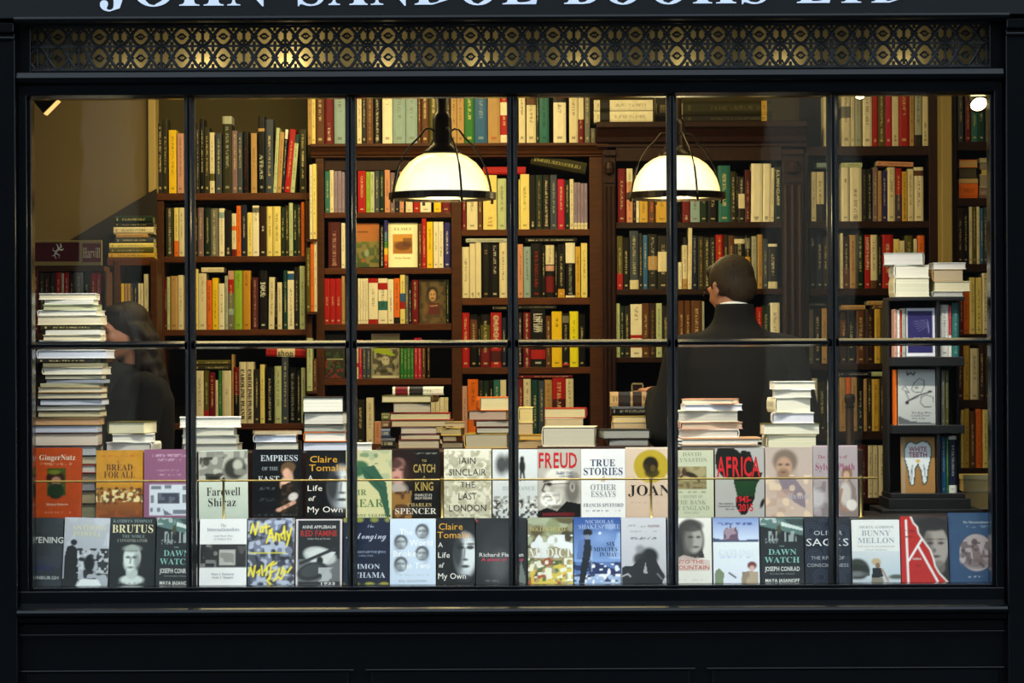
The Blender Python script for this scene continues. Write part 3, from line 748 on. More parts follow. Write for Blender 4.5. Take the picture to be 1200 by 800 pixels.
row('lower shelf of left bookcase', 'books on the lower shelf of the left bookcase', YA, 386, 270, '''
192.5 195.3 325 dr
195.5 198.8 324 pn
199.2 208.4 323 tn I=dr V=.9-.97
208.7 214.6 322 cr
228 232.2 315 py
232.5 241.6 320 cr I=br V=.5-.95 K=p ; with brown blotches
241.9 248.2 328 or K=h
248.7 255.5 325.5 ye
256 263 332 iv
263.3 267.1 323 pg
267.3 273.8 317 gy B=.62-.85-rd/.85-1-pk/.25-.35-pb ; with red panel
274 283.6 317 lg I=gr V=.7-.95
284 293.4 317 oc I=db V=.7-.97
295 302.4 325 ma I=pk V=.03-.95
303.3 313 317 bk I=wh T=SOUL V=.55-.8 Z=.62 ; with white vertical title
314.6 321.4 325 cr L=1
322 324.6 326 bk
325 330.3 331 cr
331.6 336.8 317 dt K=h
337 344.5 318 iv I=bk B=.85-.96-bl V=.1-.7 ; with blue panel at top
344.8 350.2 313 ch
351 357.2 312 pn
358.6 363.8 365 gy''')
row('bottom visible shelf of left bookcase', 'books on the bottom visible shelf of the left bookcase', YA, 496, 290, '''
228 238.6 434 cr
239 244.8 434 ol B=0-.25-rd
245.2 252 436 dr
252.3 255.4 445 cr
256 259.6 434 gr
260.2 271 434 cr I=br V=.55-.65 ; with round emblem
271.4 273.6 415 tn
273.9 280 430 dr B=0-.5-bk
280.3 288.3 424 cr K=h T=CAROLINE_PLANK V=.06-.88 F=serif Z=.6 I=db ; with dark capitals
288.6 296.8 424 cr K=h T=CAROLINE_PLANK V=.06-.88 F=serif Z=.6 I=db ; with dark capitals
297.4 304 433 ch
304.8 310 427 py
311.7 320.3 430 bk I=cr V=.1-.8
321.5 329.9 429 pn K=h
330.2 337.8 418 sl
338 347 431 bk I=pg V=.1-.9 ; with pale title
347.3 352.4 434 bk
353 357.6 431 pn''')
# ---- top of the two-bay bookcase
row('on top of two-bay bookcase', 'books standing on top of the two-bay bookcase', YB, 169, 520, '''
360.5 365 60 tn
365.2 369.4 92 py
369.8 380 82 br
380.6 390.5 84 dr I=cr V=.05-.3
391.4 404.2 70 pb K=h ; left of the first pendant lamp
418.3 423.6 90 cr
423.9 429 86 ch
429.4 437.2 80 br I=tn V=.1-.9
437.6 446.2 76 bk I=cr V=.02-.9
448 459.6 72 iv I=bk V=.48-.6
460.2 475 70 pb I=gy V=.3-.7 K=h
475.4 489 70 pb I=gy V=.3-.7 K=h
489.5 493 74 br
493.3 502.4 80 br
503 512.6 72 ol B=.9-1-cr
513.5 520 84 db
521 528 80 db
528.5 535 74 tn
535.4 543.6 76 tn I=br
544.2 555.7 72 gr I=py V=.3-.9
556.2 570.7 70 bl I=pb V=.3-.9
571.6 585.8 74 tn I=rd V=.62-.9 Z=.55 ; with red vertical letters
586.2 595.2 80 rd B=.38-.55-iv/.02-.12-iv ; with white patches
607.8 615.4 72 cr
616.8 627.9 74 cr B=.48-.6-br ; with brown patch
628.3 631.6 80 dg
632 643.2 70 te I=dt V=.2-.9
648.5 663.2 72 iv B=.5-.66-bk ; with black portrait patch
667 677.2 76 cr
677.6 684 80 dr B=.32-.78-cr ; with cream band
685.2 691.2 84 gy
692.6 697.6 151 gy''')
row('top left shelf, two-bay bookcase', 'books on the top shelf of the left bay', YB, 248.6, 455, '''
380.8 386.2 200 te
386.5 391 199 cr
391.3 395.6 200 li
395.8 400 200 li
400.2 403.8 201 li
419.3 428.6 200 rd K=p
429 433.6 201 lg
433.8 438.6 201 pn
439 444.4 200 sl
444.8 450.2 200 dg
450.8 456.9 199 sa
457.3 462.6 202 mv
463 467.6 201 nv
468.2 473.2 201 sa
475.4 483.5 215 cr K=p
484.4 492 190 rd ; under the left dome lamp
492.4 505 205 iv K=p
508.3 516.8 203 ye K=p
517.2 527.6 205 dr''')
row('second shelf, left bay, two-bay bookcase', 'books on the second shelf of the left bay', YB, 314, 455, '''
384.6 398.8 260 ma I=pk V=.1-.8 K=h
400 404.2 261 iv
445.2 449.8 264 bk I=wh V=.05-.95 Z=.5 ; with white title
450.2 454.2 258 in B=0-.14-rd/.14-.28-or/.28-.42-ye/.42-.56-gr/.56-.75-bl ; with rainbow spine
490.2 494 262 br
494.3 499.6 256 rd
500.2 507.3 260 ye
508 513.7 260 iv
513.9 519.5 260 iv
519.9 527.8 261 in K=h I=wh V=.3-.8''')
row('third shelf, left bay, two-bay bookcase', 'books on the third shelf of the left bay', YB, 379.3, 455, '''
379.8 386.2 326 rd I=cr V=.4-.6
386.5 392.9 326 rd I=cr V=.4-.6
393.2 399.9 326 rd I=cr V=.4-.6
400.3 403.9 323 tn
419.4 422.2 326 iv
422.3 425.1 326 iv
425.2 428.1 326 iv
428.2 431.4 326 iv
432 442.8 326 iv K=p B=0-.1-rd/.9-1-rd ; with red top and foot
443.2 453.9 326 iv K=p B=.75-.9-rd/.3-.5-te ; with red and teal shapes
454.3 461.2 327 iv
461.6 468.4 326 or B=0-.14-bk ; with black foot
468.9 474.6 322 py B=0.3-.45-rd/.45-.62-bl ; with blue and red bands
475 478.4 323 gy
478.8 482.2 330 bk I=wh V=.1-.8
482.6 490.2 328 dr
523 526 328 dg''')
row('fourth shelf, left bay, two-bay bookcase', 'books on the fourth shelf of the left bay', YB, 443.6, 455, '''
417.3 420 398 cr B=.3-.4-rd
420.2 424.2 398 mg
424.6 429 399 sl
429.2 434.5 400 sl
469 472.9 400 gr
473 476.9 400 gr
477 480.9 400 gr
481 484.9 400 gr
485.4 489.4 396 mg
489.6 493.9 396 mg
494.2 498.5 400 br
500.2 504 404 db''')
row('bottom left shelf, two-bay bookcase', 'books on the bottom shelf of the left bay', YB, 520, 440, '''
417.4 427 468 ch
429.3 437.6 466 cr I=br
438.4 446.5 494 sa K=p
505 510 467 cr
510.4 515.4 467 cr
515.6 520.4 466 iv
520.6 525.3 466 cr''')
row('top right shelf, two-bay bookcase', 'books on the top shelf of the right bay', YB, 268.8, 615, '''
541.6 546.2 207 dr
547 559.5 206 cr I=bk B=.55-.8-ch K=p ; with dark picture
560 565 208 br
566.2 582.2 205 py I=dr V=.1-.25 K=p ; with red monogram
583 593.2 209 pn
607.8 609.6 210 py
609.8 620.2 204 py K=p ; with plain spine
620.8 627.6 205 bk I=cr V=.05-.15
628 635.4 205 dg I=tn V=.05-.9
635.9 644.6 205 ch I=cr V=.1-.9
645 652.6 205 sl I=pg V=.3-.9
653.3 661.8 210 mg K=h
662.2 667.4 211 dg
667.8 672.3 210 cr I=ch V=.05-.95
672.6 676.4 214 li B=0-.14-cr
676.6 680.3 214 li B=0-.14-cr
680.5 684.4 215 li B=0-.14-cr
684.6 688.3 215 li B=0-.14-cr''')
row('second shelf, right bay, two-bay bookcase', 'books on the second shelf of the right bay', YB, 348.8, 615, '''
541.4 550.2 289 cr
550.5 557.1 285 cr I=bk V=.02-.1
557.4 563.8 284 cr I=bk V=.02-.1
564.4 574.5 285 bk I=tn V=.8-.9 ; with pale emblem
574.8 584.8 286 bk I=wh V=.45-.97 Z=.45 ; with white vertical title
585.2 594.2 284 cr K=h ; with dark arrow mark
606.8 613 286 sa
613.4 622 289 pb K=h
622.3 634.7 285 bk I=rd V=.2-.85 Z=.4 ; with red vertical title
635.2 638.9 287 bk
639.3 649.5 286 bk B=.1-.4-dr/.5-.6-pk/.62-.98-cr I=bk V=.62-.98 ; with maroon and cream panels
650 653.4 289 bk
653.8 661.8 286 bk B=0-.16-oc ; with orange foot
662.8 673.9 284.6 bk B=0-.04-iv/.63-1-iv I=pg V=.1-.6 ; with white top half
674.4 680.2 289 go K=p
681 688.2 285 py''')
row('third shelf, right bay, two-bay bookcase', 'books on the third shelf of the right bay', YB, 430.2, 615, '''
541 550.2 366 rd
551 559.5 368 bk B=.5-.9-br
560.2 563 370 bk
563.3 574.4 368 bk B=0-.35-dr/.5-.8-ol ; with dark red lower part
575 587.7 366 rd B=.1-.3-ma T=CHURCHILL V=.35-.95 Z=.5 I=cr K=h ; with portrait near foot
588.2 593.2 372 nv
607 612 366 bk I=wh V=.1-.9
613.4 621.6 366 rd B=.0-1-dr I=cr V=.0-.98
622 639.2 362 bk T=LAST_LION V=.6-.92 I=wh B=.14-.3-rd Z=.6 F=serif ; with white title above red band
639.7 645.8 370 br
646.6 658.5 365 ye K=h I=bk V=.72-.9 ; with black emblem
659 667 367 bk B=.82-.95-gy/.03-.07-mg
667.6 677.8 365 by K=h I=ol
678.1 685.8 368 bk''')
row('bottom right shelf, two-bay bookcase', 'books on the bottom shelf of the right bay', YB, 520, 615, '''
541.5 547.6 452 pk
548.2 560.4 444 or V=.6-.95 Z=.5 I=br K=h ; behind the middle pile
561 566.4 446 ch
566.8 573 446 dg
573.4 578.2 446 bk
578.6 586 445 te
586.4 593.3 445 cr
607.6 613.2 444 dr
613.6 622.2 444 cr I=bk V=.6-.95 K=h
622.8 631 445 dt K=h
631.4 638 446 sl
638.4 647.2 445 tn
647.6 662.8 443 rd B=.55-.68-ma K=h ; with dark notch
663.2 672.2 444 cr I=br V=.3-.98 K=h ; with brown speckles''')
# ---- carved dark bookcase
row('top shelf of carved dark bookcase', 'books on the top shelf of the carved bookcase', YC, 260.2, 820, '''
724 733.4 197 dr K=h
734.4 741.5 197 sa B=.75-1-cr
742 745.2 205 bk
745.4 749 205 iv
749.4 758.9 208 go K=p
759.2 768 206 br I=or
768.6 783 206 go K=p ; left of the dividing bar
800 808.6 207 dr K=h I=cr V=.05-.15
809 820 207 pb K=p
820.3 829.2 206 dg
829.6 841.4 207 bk
841.8 856 194 te K=h
856.4 862.6 201 do I=cr V=.2-.9
863 865 203 bk
865.3 872.9 207 ch B=.3-.62-cr I=cr V=.5-.95 ; with cream patch
873.3 879.5 199 ma I=pk V=.1-.8
880 893.2 192 iv I=bk V=.03-.1 L=1
893.8 903 192 iv I=bk V=.03-.1 L=1
903.3 907 197 cr L=1
908 916 196 dg T=JULIAN_CLARY V=.3-.95 I=cr Z=.5 ; with cream vertical lettering''')
row('second shelf of carved dark bookcase', 'books on the second shelf of the carved bookcase', YC, 338.6, 820, '''
723 729.8 276 ol B=0-.3-rd ; with orange-red foot
730.2 737.4 278 bk
738 748.5 270 sl B=0-.16-cr K=h ; with cream foot
749 753 273 ch
753.5 758.9 275 bl
759.3 770.5 274 ch B=.35-.6-tn I=pg ; with pale picture
771 783.2 276 ch B=.33-.7-cr ; with cream label
795.4 799.2 307 iv
799.7 805.8 278 cr B=.85-1-bk/.0-.2-tn K=h
806 810.6 267 cr I=or V=.3-.7 L=1
811 817.2 276 nv I=pg V=.3-.95 Z=.5 ; with pale title
817.8 825 277 do I=tn V=.1-.95
825.4 832 278 do I=cr V=.1-.95
832.4 838.6 278 ch
839 847.6 275 rd I=ye V=.5-.95 Z=.6 B=.0-.4-bk ; with yellow lettering
848 853.6 275 db
853.9 860.2 276 br
860.6 872.9 277 ch B=.86-.95-cr ; with cream label near top
873.3 879.4 276 bk B=.5-.6-oc/.75-.95-gy
880.7 887.2 277 pg K=h
887.8 894 275 tn K=h ; beside the pale grey one
894.4 900 280 sl
900.4 911.2 286 iv B=.16-.94-ch/.0-.16-cr I=iv V=.3-.8 ; framed like a dark panel''')
row('third shelf of carved dark bookcase', 'books on the third shelf of the carved bookcase', YC, 418.2, 820, '''
722.4 726.5 355 pn
727 731.4 358 dg
731.8 738.4 358 ch
739 752.4 356 iv I=bk V=.7-.95 Z=.4 B=.36-.42-rd/.18-.24-rd K=p ; with black title and red spots
753 760.6 355 br
761 768.6 355 db I=tn V=.1-.9
769 775.7 355 pn
776.2 784 358 ch
795 802.2 352 br K=h
802.6 810 352 br K=h
810.4 822.6 352 br K=h ; left of the man's shoulder
823 825.6 353 pg
887 893.4 360 rd
893.8 902 358 dg
903 914 355 iv K=h ; right of the man's head''')
# ---- right bookcase
row('on top of right bookcase', 'books standing on top of the right bookcase', YD, 171.2, 1030, '''
965.6 972.8 112 cr K=h
986.5 996.9 60 cr B=.3-.42-gy K=h ; with small grey emblem
997.3 1001.6 70 cr
1001.9 1010 76 pg K=h I=gy
1011 1022 74 iv K=h
1022.5 1028.6 86 rd I=cr V=.05-.1
1029 1037.2 84 ol I=cr V=.1-.9
1037.5 1044.8 80 mg I=cr V=.3-.35
1045.4 1053 82 cr I=bk V=.02-.15
1053.4 1065.6 72 rd K=h ; broadest red one
1066 1071.4 86 tn
1072 1080.8 84 pg B=0-.15-ch ; with black foot
1081.2 1087.8 78 cr I=bk V=.02-.3''')
row('upper shelf of right bookcase', 'books on the upper shelf of the right bookcase', YD, 259.2, 1030, '''
942.6 949.8 199 bk I=pg V=.3-.75 K=p
951 956.6 201 cr
957 966 201 cr B=0-.35-ch ; with black lower third
986.5 995.2 196 iv I=db V=.7-.8 K=h
996 1010 196 iv I=db V=.02-.6 K=h ; beside the bar-side one
1010.4 1016 198 ch I=gy
1016.3 1022.4 198 bk I=pg V=.0-.9
1022.8 1028.8 196 mv
1029.2 1033.3 200 tn
1033.8 1039.8 200 in
1040.2 1049.2 196 cr K=h V=.45-.95 Z=.45 I=db ; with dark vertical title
1049.8 1056.8 197 pu B=.5-1-rd ; with red upper half
1057.2 1063.4 201 go I=db V=.05-.95
1063.8 1070.8 198 cr I=br V=.3-.9
1071.3 1082.4 196 iv B=.84-.94-br K=h ; with brown emblem at top''')
row('second shelf of right bookcase', 'books on the second shelf of the right bookcase', YD, 337.7, 1030, '''
942.4 948 276 bk I=wh V=.3-.95 ; with white title
948.3 956.8 276 bk I=pg V=.8-.95
957.2 964.4 277 nv
964.8 970.4 278 ch
985.4 988.3 273 cr
988.7 995.4 277 db B=.0-.4-br
996 1003.8 275 tn K=h
1004 1012.8 274 dg K=h
1013.5 1020 275 rd T=LUCKY_LUPIN V=.35-.95 I=cr Z=.62 ; with cream vertical title
1020.3 1028.6 275 cr B=.0-.15-br K=h
1029 1033.4 277 bk
1033.8 1047 275 rd K=h
1047.4 1054.2 280 py
1054.6 1060.4 282 cr
1061 1070.2 276 ol K=h
1071 1075.2 280 cr
1075.7 1084 276 or K=h I=br''')
row('third shelf of right bookcase', 'books on the third shelf of the right bookcase', YD, 425.4, 1030, '''
942.2 953.4 362 gy I=pn V=.3-.8 K=h
953.8 962.6 363 bk
963.2 969.6 361 tn
985.4 992 366 db B=.55-.85-br
992.4 1003.2 364 bk K=h
1003.8 1014.2 364 br K=h
1014.6 1024.8 362 db V=.3-.9 Z=.5 I=tn ; with tan vertical title
1025.1 1032.5 362 go K=h
1033 1038.6 362 ol I=cr V=.1-.9
1038.9 1042.4 363 tn''')
row('fourth shelf of right bookcase', 'books on the fourth shelf of the right bookcase', YD, 505.2, 1015, '''
942.6 950 442 ol
950.6 958 443 cr
958.6 968.4 448 do
984.4 991 442 tn I=br
991.3 997.8 442 or K=h I=br
998 1004.6 442 tn I=br
1005 1011.7 443 bk
1012.2 1016.2 444 tn
1016.5 1021.6 443 ch
1022 1031.2 444 go K=h
1031.6 1036.8 443 db
1037 1042.8 441 br I=tn V=.05-.9''')
row('fifth shelf of right bookcase', 'books on the fifth shelf of the right bookcase', YD, 583, 1020, '''
1006.8 1016.3 521 ma K=h
1017.5 1022.9 522 cr
1023.2 1028.8 522 cr
1029.4 1038.8 522 cr K=h''')
# ---- narrow far-right case
row('top of far-right case', 'books on the far-right case', YE, 166, 1140, '''
1123 1129 100 sl
1131.5 1137.8 108 dr
1138.4 1146 100 te
1146.4 1154 100 dt
1156 1161.4 90 cr K=h''', depth=.13)
row('on upper shelf of far-right case', 'books on the upper shelf of the far-right case', YE, 309.2, 1140, '''
1122.4 1128.6 243 db
1129 1135.4 243 bk
1136 1139.7 242 cr
1140.1 1144.6 242 ol
1144.9 1148.4 242 cr
1149 1152.6 244 bl
1153 1157.6 243 sl
1157.9 1161.6 243 rd''', depth=.13)
row('on middle shelf of far-right case', 'books on the middle shelf of the far-right case', YE, 391.2, 1140, '''
1124.6 1129.4 342 dr
1129.6 1136 336 or
1136.4 1143.4 325 py K=h
1143.8 1151 325 py I=db V=.1-.8
1151.4 1159.4 320 cr K=h I=br V=.2-.98''', depth=.13)
row('on fourth shelf of far-right case', 'books on the fourth shelf of the far-right case', YE, 468.2, 1140, '''
1122.4 1129 404 ma
1129.4 1136.8 405 go K=h
1137.2 1147.4 408 cr K=h
1147.8 1154 405 db
1154.4 1161.4 404 db''', depth=.13)
row('on lowest shelf of far-right case', 'books on the lowest shelf of the far-right case', YE, 548.2, 1140, '''
1126.6 1129.8 480 py
1130 1136.6 478 go K=h
1137 1143 482 br
1143.4 1151.4 479 or K=h I=rd V=.1-.95
1152 1158.6 480 py''', depth=.13)
# ---- header case and small case at the far left
row('under the maroon header card', 'books under the maroon header card', YH, 390, 80, '''
38 45 318 dr
46 51 320 do
51.4 57.6 320 db I=sa V=.6-.9
58 64.6 320 db
65 71.4 319 rd
71.8 74.6 320 cr
75 80.6 319 rd I=cr V=.3-.9
81 86.6 321 db
87 97.4 319 gy I=pg V=.2-.95 K=h
98 105.4 318 dg K=h
106.4 112 320 rd
112.6 118 320 rd''', depth=.14)
row('on small case behind the woman', 'books on the small case behind the woman', 2.055, 365.2, 155, '''
141.4 144.8 332 ye
145.1 148.6 332 tn
148.9 152.6 332 tn
152.9 156 332 ol
156.2 161.2 331 nv
161.6 164.2 332 cr
164.5 167.6 332 cr
168.4 173.8 321 cr''', depth=.13)

# ---- books lying on shelves and on top of other books
def lying(place, group, y, z, x0, x1, yt, yb, col, desc, ori='front', page='#d8cfae', tilt=0, yaw=0, **kw):
    k = S(y); T = (yb - yt) * k; Wd = (x1 - x0) * k
    b = book(T, .14, Wd, ori, col, page, hard=T > .02, **kw)
    zc = z if z is not None else W((x0 + x1) / 2, (yt + yb) / 2, y).z
    b.rotation_euler = (0, math.radians(tilt), math.radians(yaw))
    if ori == 'front': b.location = (W(x0, yt, y).x, y, zc)
    else: b.location = (W(x0, yt, y).x, y + .14, zc)
    b['label'] = f'{desc} {place}'; b['category'] = 'book'; b['group'] = group
    return b
G = 'books lying flat on top of other books'
lying('on lower shelf of left bookcase', G, YA + .01, None, 236, 262, 313.3, 318.8, 'cr', 'thin cream book lying flat')
lying('behind the tall white open book', G, YA + .01, None, 228, 270.5, 427.8, 433.4, 'do', 'thin dark green book lying flat')
lying('behind the tall white open book', G, YA + .01, None, 228, 270.5, 421.8, 427.6, 'ol', 'olive book lying uppermost')
b = lying('above the dark spines of the left bookcase', G, YA + .01, None, 311.7, 358.5, 407, 417, 'cr', 'red and cream book lying tilted', bands=((0, .28, 'rd'), (.72, 1, 'rd')), tilt=2.5, txt=(2, 2))
text3(b, 'title_lettering', 'shop', 'sans', 14 * S(YA), 32 * S(YA), -4 * S(YA), 7 * S(YA), -.0015, '#2a2018')
lying('under the left end of the top shelf', G, YB + .01, None, 546, 594, 279.4, 283.8, 'pg', 'thin pale grey book lying over cream spines')
lying('over the spines right of the middle bar', G, YB + .01, None, 616, 676, 279, 283.6, 'bk', 'thin black book with white lettering lying', ink='#dcd6c0', txt=(.05, .95))
lying('over the right bay third shelf', G, YB + .01, None, 606, 652, 357.6, 362, 'ch', 'thin charcoal book lying flat', ink='#8c8878')
lying('over the red spine', G, YB + .01, None, 577, 594, 359, 363, 'ch', 'short thin charcoal book lying')
lying('over the bottom right bay books', G, YB + .01, None, 607, 671, 439.4, 442.8, 'dr', 'thin dark red book lying flat')
lying('beside the right side of the left dome lamp', G, YB + .01, None, 566, 616, 195.4, 203.9, 'rd', 'bright red book lying flat', txt=(2, 2))
b = lying('on dark spines of top right bay shelf', G, YB + .01, None, 622.5, 688, 187.5, 200.5, 'do', 'thick olive book lying slanted', tilt=11, ink='#a8a060', txt=(.1, .9)); b.location.z += 9 * S(YB)
for i, (a, c_) in enumerate(((117, 129.4), (130.2, 143.2))):
    lying('on the cornice of the carved bookcase', G, YC + .0, W(730, (a + c_) / 2, YC).z, 696, 765, a, c_, 'iv', ('upper' if i == 0 else 'lower') + ' ivory book with dark end patch lying', bands=((.02, .08, 'cr'), (.1, .27, 'ch')), txt=(.35, .9), ink='#8a8468')
for i, (a, c_) in enumerate(((118, 134), (134.4, 143.4))):
    lying('on the carved cornice above the man', G, YC, None, 800, 905, a, c_, 'ch' if i else 'do', ('lower' if i else 'upper') + ' long dark book lying', bands=((.88, .94, 'go'),), ink='#5a5236')
lying('on the carved cornice behind them', G, YC + .16, None, 768, 786, 112, 143, 'ch', 'thick charcoal volume lying')
lying('at the left end of right bookcase upper shelf', G, YD + .01, None, 957, 974, 190.6, 196.2, 'pb', 'short pale teal book lying')
lying('on the two ivory books of right bookcase', G, YD + .01, None, 986.6, 1010.4, 190.6, 195.9, 'pn', 'pale green book lying')
lying('on the upper shelf of right bookcase', G, YD + .01, None, 1027.8, 1070.4, 188.6, 194, 'sa', 'salmon pink book lying flat', tilt=2)
lying('above the right bookcase third shelf', G, YD + .01, None, 986, 1014, 357.4, 363.2, 'tn', 'tan book lying flat')
lying('above the gold spines of right bookcase', G, YD + .01, None, 1016.5, 1042, 352.4, 357.2, 'tn', 'upper tan brown book lying')
lying('above the gold spines of right bookcase', G, YD + .01, None, 1023.5, 1042, 357.4, 361.6, 'br', 'lower brown book lying')
lying('at the third shelf right of the man', G, YD + .01, None, 943, 970, 354, 359.6, 'bk', 'black book with pale lettering lying', ink='#9a9a9a', txt=(.05, .9))
lying('above the orange spines of right bookcase', G, YD + .01, None, 984.4, 1020, 436.2, 440.6, 'nv', 'thin navy book lying flat')
lying('above the gold spine, fourth shelf', G, YD + .01, None, 1021.4, 1042, 435.4, 441, 'pn', 'grey-green book lying flat')
G2 = 'books piled flat in the far-right case'
ze = W(1140, 232, YE).z
stack('in far-right case', G2, YE, ze, [
 (1124, 1146, 187, 196, 'or', '#caa468', 'back', 0, 'orange book with tan pages lying'),
 (1124, 1145, 196.4, 209, 'ch', '#4a4030', 'back', 0, 'dark brown book lying'),
 (1124, 1146, 209.4, 214, 'cr', '#caa468', 'back', 0, 'thin cream book lying'),
 (1124, 1146, 214.4, 232, 'or', '#d8a850', 'front', 0, 'thick orange book lying')])
stack('in far-right case, right pile', G2, YE, ze, [
 (1148, 1162, 185, 190, 'pg', '#c4bc98', 'back', 0, 'pale grey book lying'),
 (1148, 1162, 190.4, 198, 'gy', '#8a8474', 'back', 0, 'grey book lying'),
 (1150, 1162, 198.4, 204, 'go', '#c8b868', 'back', 0, 'gold book lying'),
 (1148, 1162, 204.4, 219, 'cr', '#9a9080', 'back', 0, 'cream-backed book lying'),
 (1147.6, 1162, 219.4, 232, 'mv', '#8a7c74', 'front', 0, 'mauve book lying')])
stack('low at far-right edge', G2, .95, W(1145, 596, .95).z, [
 (1128, 1164, 556, 561, 'py', '#e8d8a0', 'back', 2, 'thin pale yellow book lying'),
 (1129, 1166, 561.4, 575, 'cr', '#dcc488', 'back', -1, 'thick cream book lying'),
 (1132, 1166, 575.4, 596, 'cr', '#cdb070', 'back', 1, 'thickest tan-paged book lying')])
structure(MB().box(W(1127, 600, .9).x, RX1 - .002, .9, 1.3, FLOOR, W(1145, 596, .95).z).build('trim_14', 'dark_wood'))
G3 = 'books piled flat on the small case behind the woman'
stack('on small case behind the woman', G3, 2.06, W(158, 302.5, 2.06).z, [
 (134, 179, 252.5, 261, 'dg', '#6a6448', 'front', 0, 'dark green book on top of pile'),
 (133.6, 180, 261.4, 265, 'ch', '#6a6448', 'front', 0, 'thin charcoal book'),
 (133, 180, 265.4, 273.7, 'cr', '#b8ac80', 'front', 0, 'cream book'),
 (136, 173, 274, 278, 'tn', '#b8ac80', 'front', 0, 'thin tan book'),
 (135, 180, 278.3, 284.4, 'sl', '#b8ac80', 'front', 0, 'blue-grey book'),
 (128, 180, 284.7, 290.6, 'py', '#b8ac80', 'front', 0, 'pale yellow book', {'ink': '#3a2a1c'}),
 (128, 180, 291, 295.8, 'ol', '#b8a850', 'front', 0, 'olive book'),
 (127, 181, 296, 302.4, 'go', '#b8a050', 'front', 0, 'gold book at bottom of pile')])
# ---- piles in the window
WHP, CRP, BLP = '#dcdad0', '#d4cbb0', '#c9cfe0'
ys = .46
G4 = 'tall pile of books in the left corner of the window'
L1 = []
seq = [(44.8, 112, 343.5, 350.8, 'wh', CRP, 'back', 2, 'cream-paged white book topping pile'), (52.6, 110, 351, 356.4, 'pg', WHP, 'back', -2, 'slim white-paged book'),
 (50, 114.5, 356.6, 362.8, 'pn', '#b8b494', 'back', 1, 'pale green paperback'), (44, 114, 363, 369.2, 'wh', WHP, 'left', -1, 'white book jutting left'),
 (43.6, 119, 369.4, 380.4, 'cr', CRP, 'back', 0, 'thick cream-paged volume'), (48, 118, 380.6, 386.4, 'do', '#6a6850', 'front', 1, 'dark olive book, spine outward'),
 (53.7, 118, 386.6, 391.8, 'wh', WHP, 'back', -1, 'thin white paperback'), (50, 119, 392, 398.4, 'cr', CRP, 'back', 1, 'cream book just above cross bar'),
 (46, 117, 398.6, 409.6, 'wh', WHP, 'back', 0, 'white book half hidden by cross bar'), (43, 125.4, 409.8, 419.6, 'wh', BLP, 'left', -1, 'bluish white book jutting right'),
 (43, 112, 419.8, 425, 'ch', '#5a574c', 'front', 0, 'charcoal book, spine outward'), (50, 121, 425.2, 429.8, 'ol', '#8a8468', 'back', 1, 'thin olive book'),
 (49.4, 121, 430, 438.6, 'cr', WHP, 'left', -1, 'white-paged book with tan end'), (52, 120, 438.8, 444.4, 'ch', '#c4bca0', 'back', 1, 'dark-boarded book with pale pages'),
 (55, 123, 444.6, 448.8, 'sl', '#8c92a0', 'back', -1, 'thin slate book'), (47, 116, 449, 453, 'cr', '#a8a484', 'back', 1, 'thin cream book'),
 (44.4, 120, 453.2, 459.8, 'tn', CRP, 'back', 0, 'tan-boarded book'), (44, 120, 460, 467.2, 'db', CRP, 'back', -1, 'brown-boarded cream-paged book'),
 (44.4, 120, 467.4, 475, 'bk', BLP, 'left', 1, 'black-boarded bluish-paged book'), (43, 118, 475.2, 481, 'gy', WHP, 'back', 0, 'grey-boarded book'),
 (42, 117.4, 481.2, 488.8, 'bk', '#c8bc98', 'left', 1, 'black-boarded cream-paged book'), (38.4, 116, 489, 497.6, 'tn', '#c09870', 'back', 0, 'tan book with brownish pages'),
 (38.4, 114.4, 498, 507, 'nv', BLP, 'back', 0, 'navy-boarded book'), (38.4, 114.4, 507.4, 522, 'br', '#dccfc0', 'back', 0, 'thickest brown-boarded volume'),
 (40, 112.5, 522.4, 533.6, 'sl', '#b8bcc0', 'left', 0, 'slate-boarded book beside orange cover'), (40, 112, 534, 543.8, 'ma', '#c8c0a0', 'left', 1, 'maroon-boarded book beside orange cover'),
 (40, 111.5, 544.2, 553.8, 'rd', '#dcd8d0', 'left', 0, 'red-boarded book beside orange cover'), (40, 112, 554.2, 563, 'bk', '#a49880', 'left', 1, 'black-boarded book behind brass rail'),
 (40, 111.5, 563.4, 575, 'nv', '#a4a8b0', 'left', 0, 'navy-boarded grey-paged book near base'), (40, 112, 575.4, 590, 'ch', '#c4b890', 'left', 0, 'charcoal-boarded tan-paged book near base'),
 (40, 112, 590.4, 607, 'dg', '#b0b490', 'left', 0, 'dark green book at the base')]
stack('in the tall left pile', G4, ys, z_up, seq)
G5 = 'books piled flat behind the upper row of covers'
stack('in pile over the gold cover', G5, .47, z_pl, [
 (129, 174, 494, 508, 'ol', '#dcd8b8', 'left', -8, 'thick cream-topped book'), (130, 179, 508.3, 517.8, 'wh', WHP, 'back', 4, 'white paperback'),
 (126, 180, 518, 527.5, 'wh', '#ccc8c0', 'right', -3, 'white book at bottom')])
stack('in pile over the smoky picture cover', G5, .47, z_pl, [
 (208.5, 280.4, 488.5, 500.5, 'wh', '#e8e4d8', 'back', 5, 'splayed white paperback on top'), (214, 274.4, 500.8, 510, 'pg', '#cfcbbc', 'back', 0, 'upper of three grey-white books'),
 (213, 277, 510.2, 519.8, 'pg', '#c8c6bc', 'back', 1, 'middle of three grey-white books'), (213, 278.5, 520, 528, 'gy', '#c0beb4', 'left', 0, 'lowest of three grey-white books')])
stack('in pile over the black portrait cover', G5, .47, z_pl, [
 (296, 351, 504.5, 509, 'br', '#b0a080', 'back', 8, 'brown cloth book on top'), (295, 346.4, 509.2, 517.8, 'wh', BLP, 'left', 2, 'bluish white book in middle'),
 (297.5, 350, 518, 527, 'ch', '#c4c2b4', 'left', 0, 'grey-white book at bottom')])
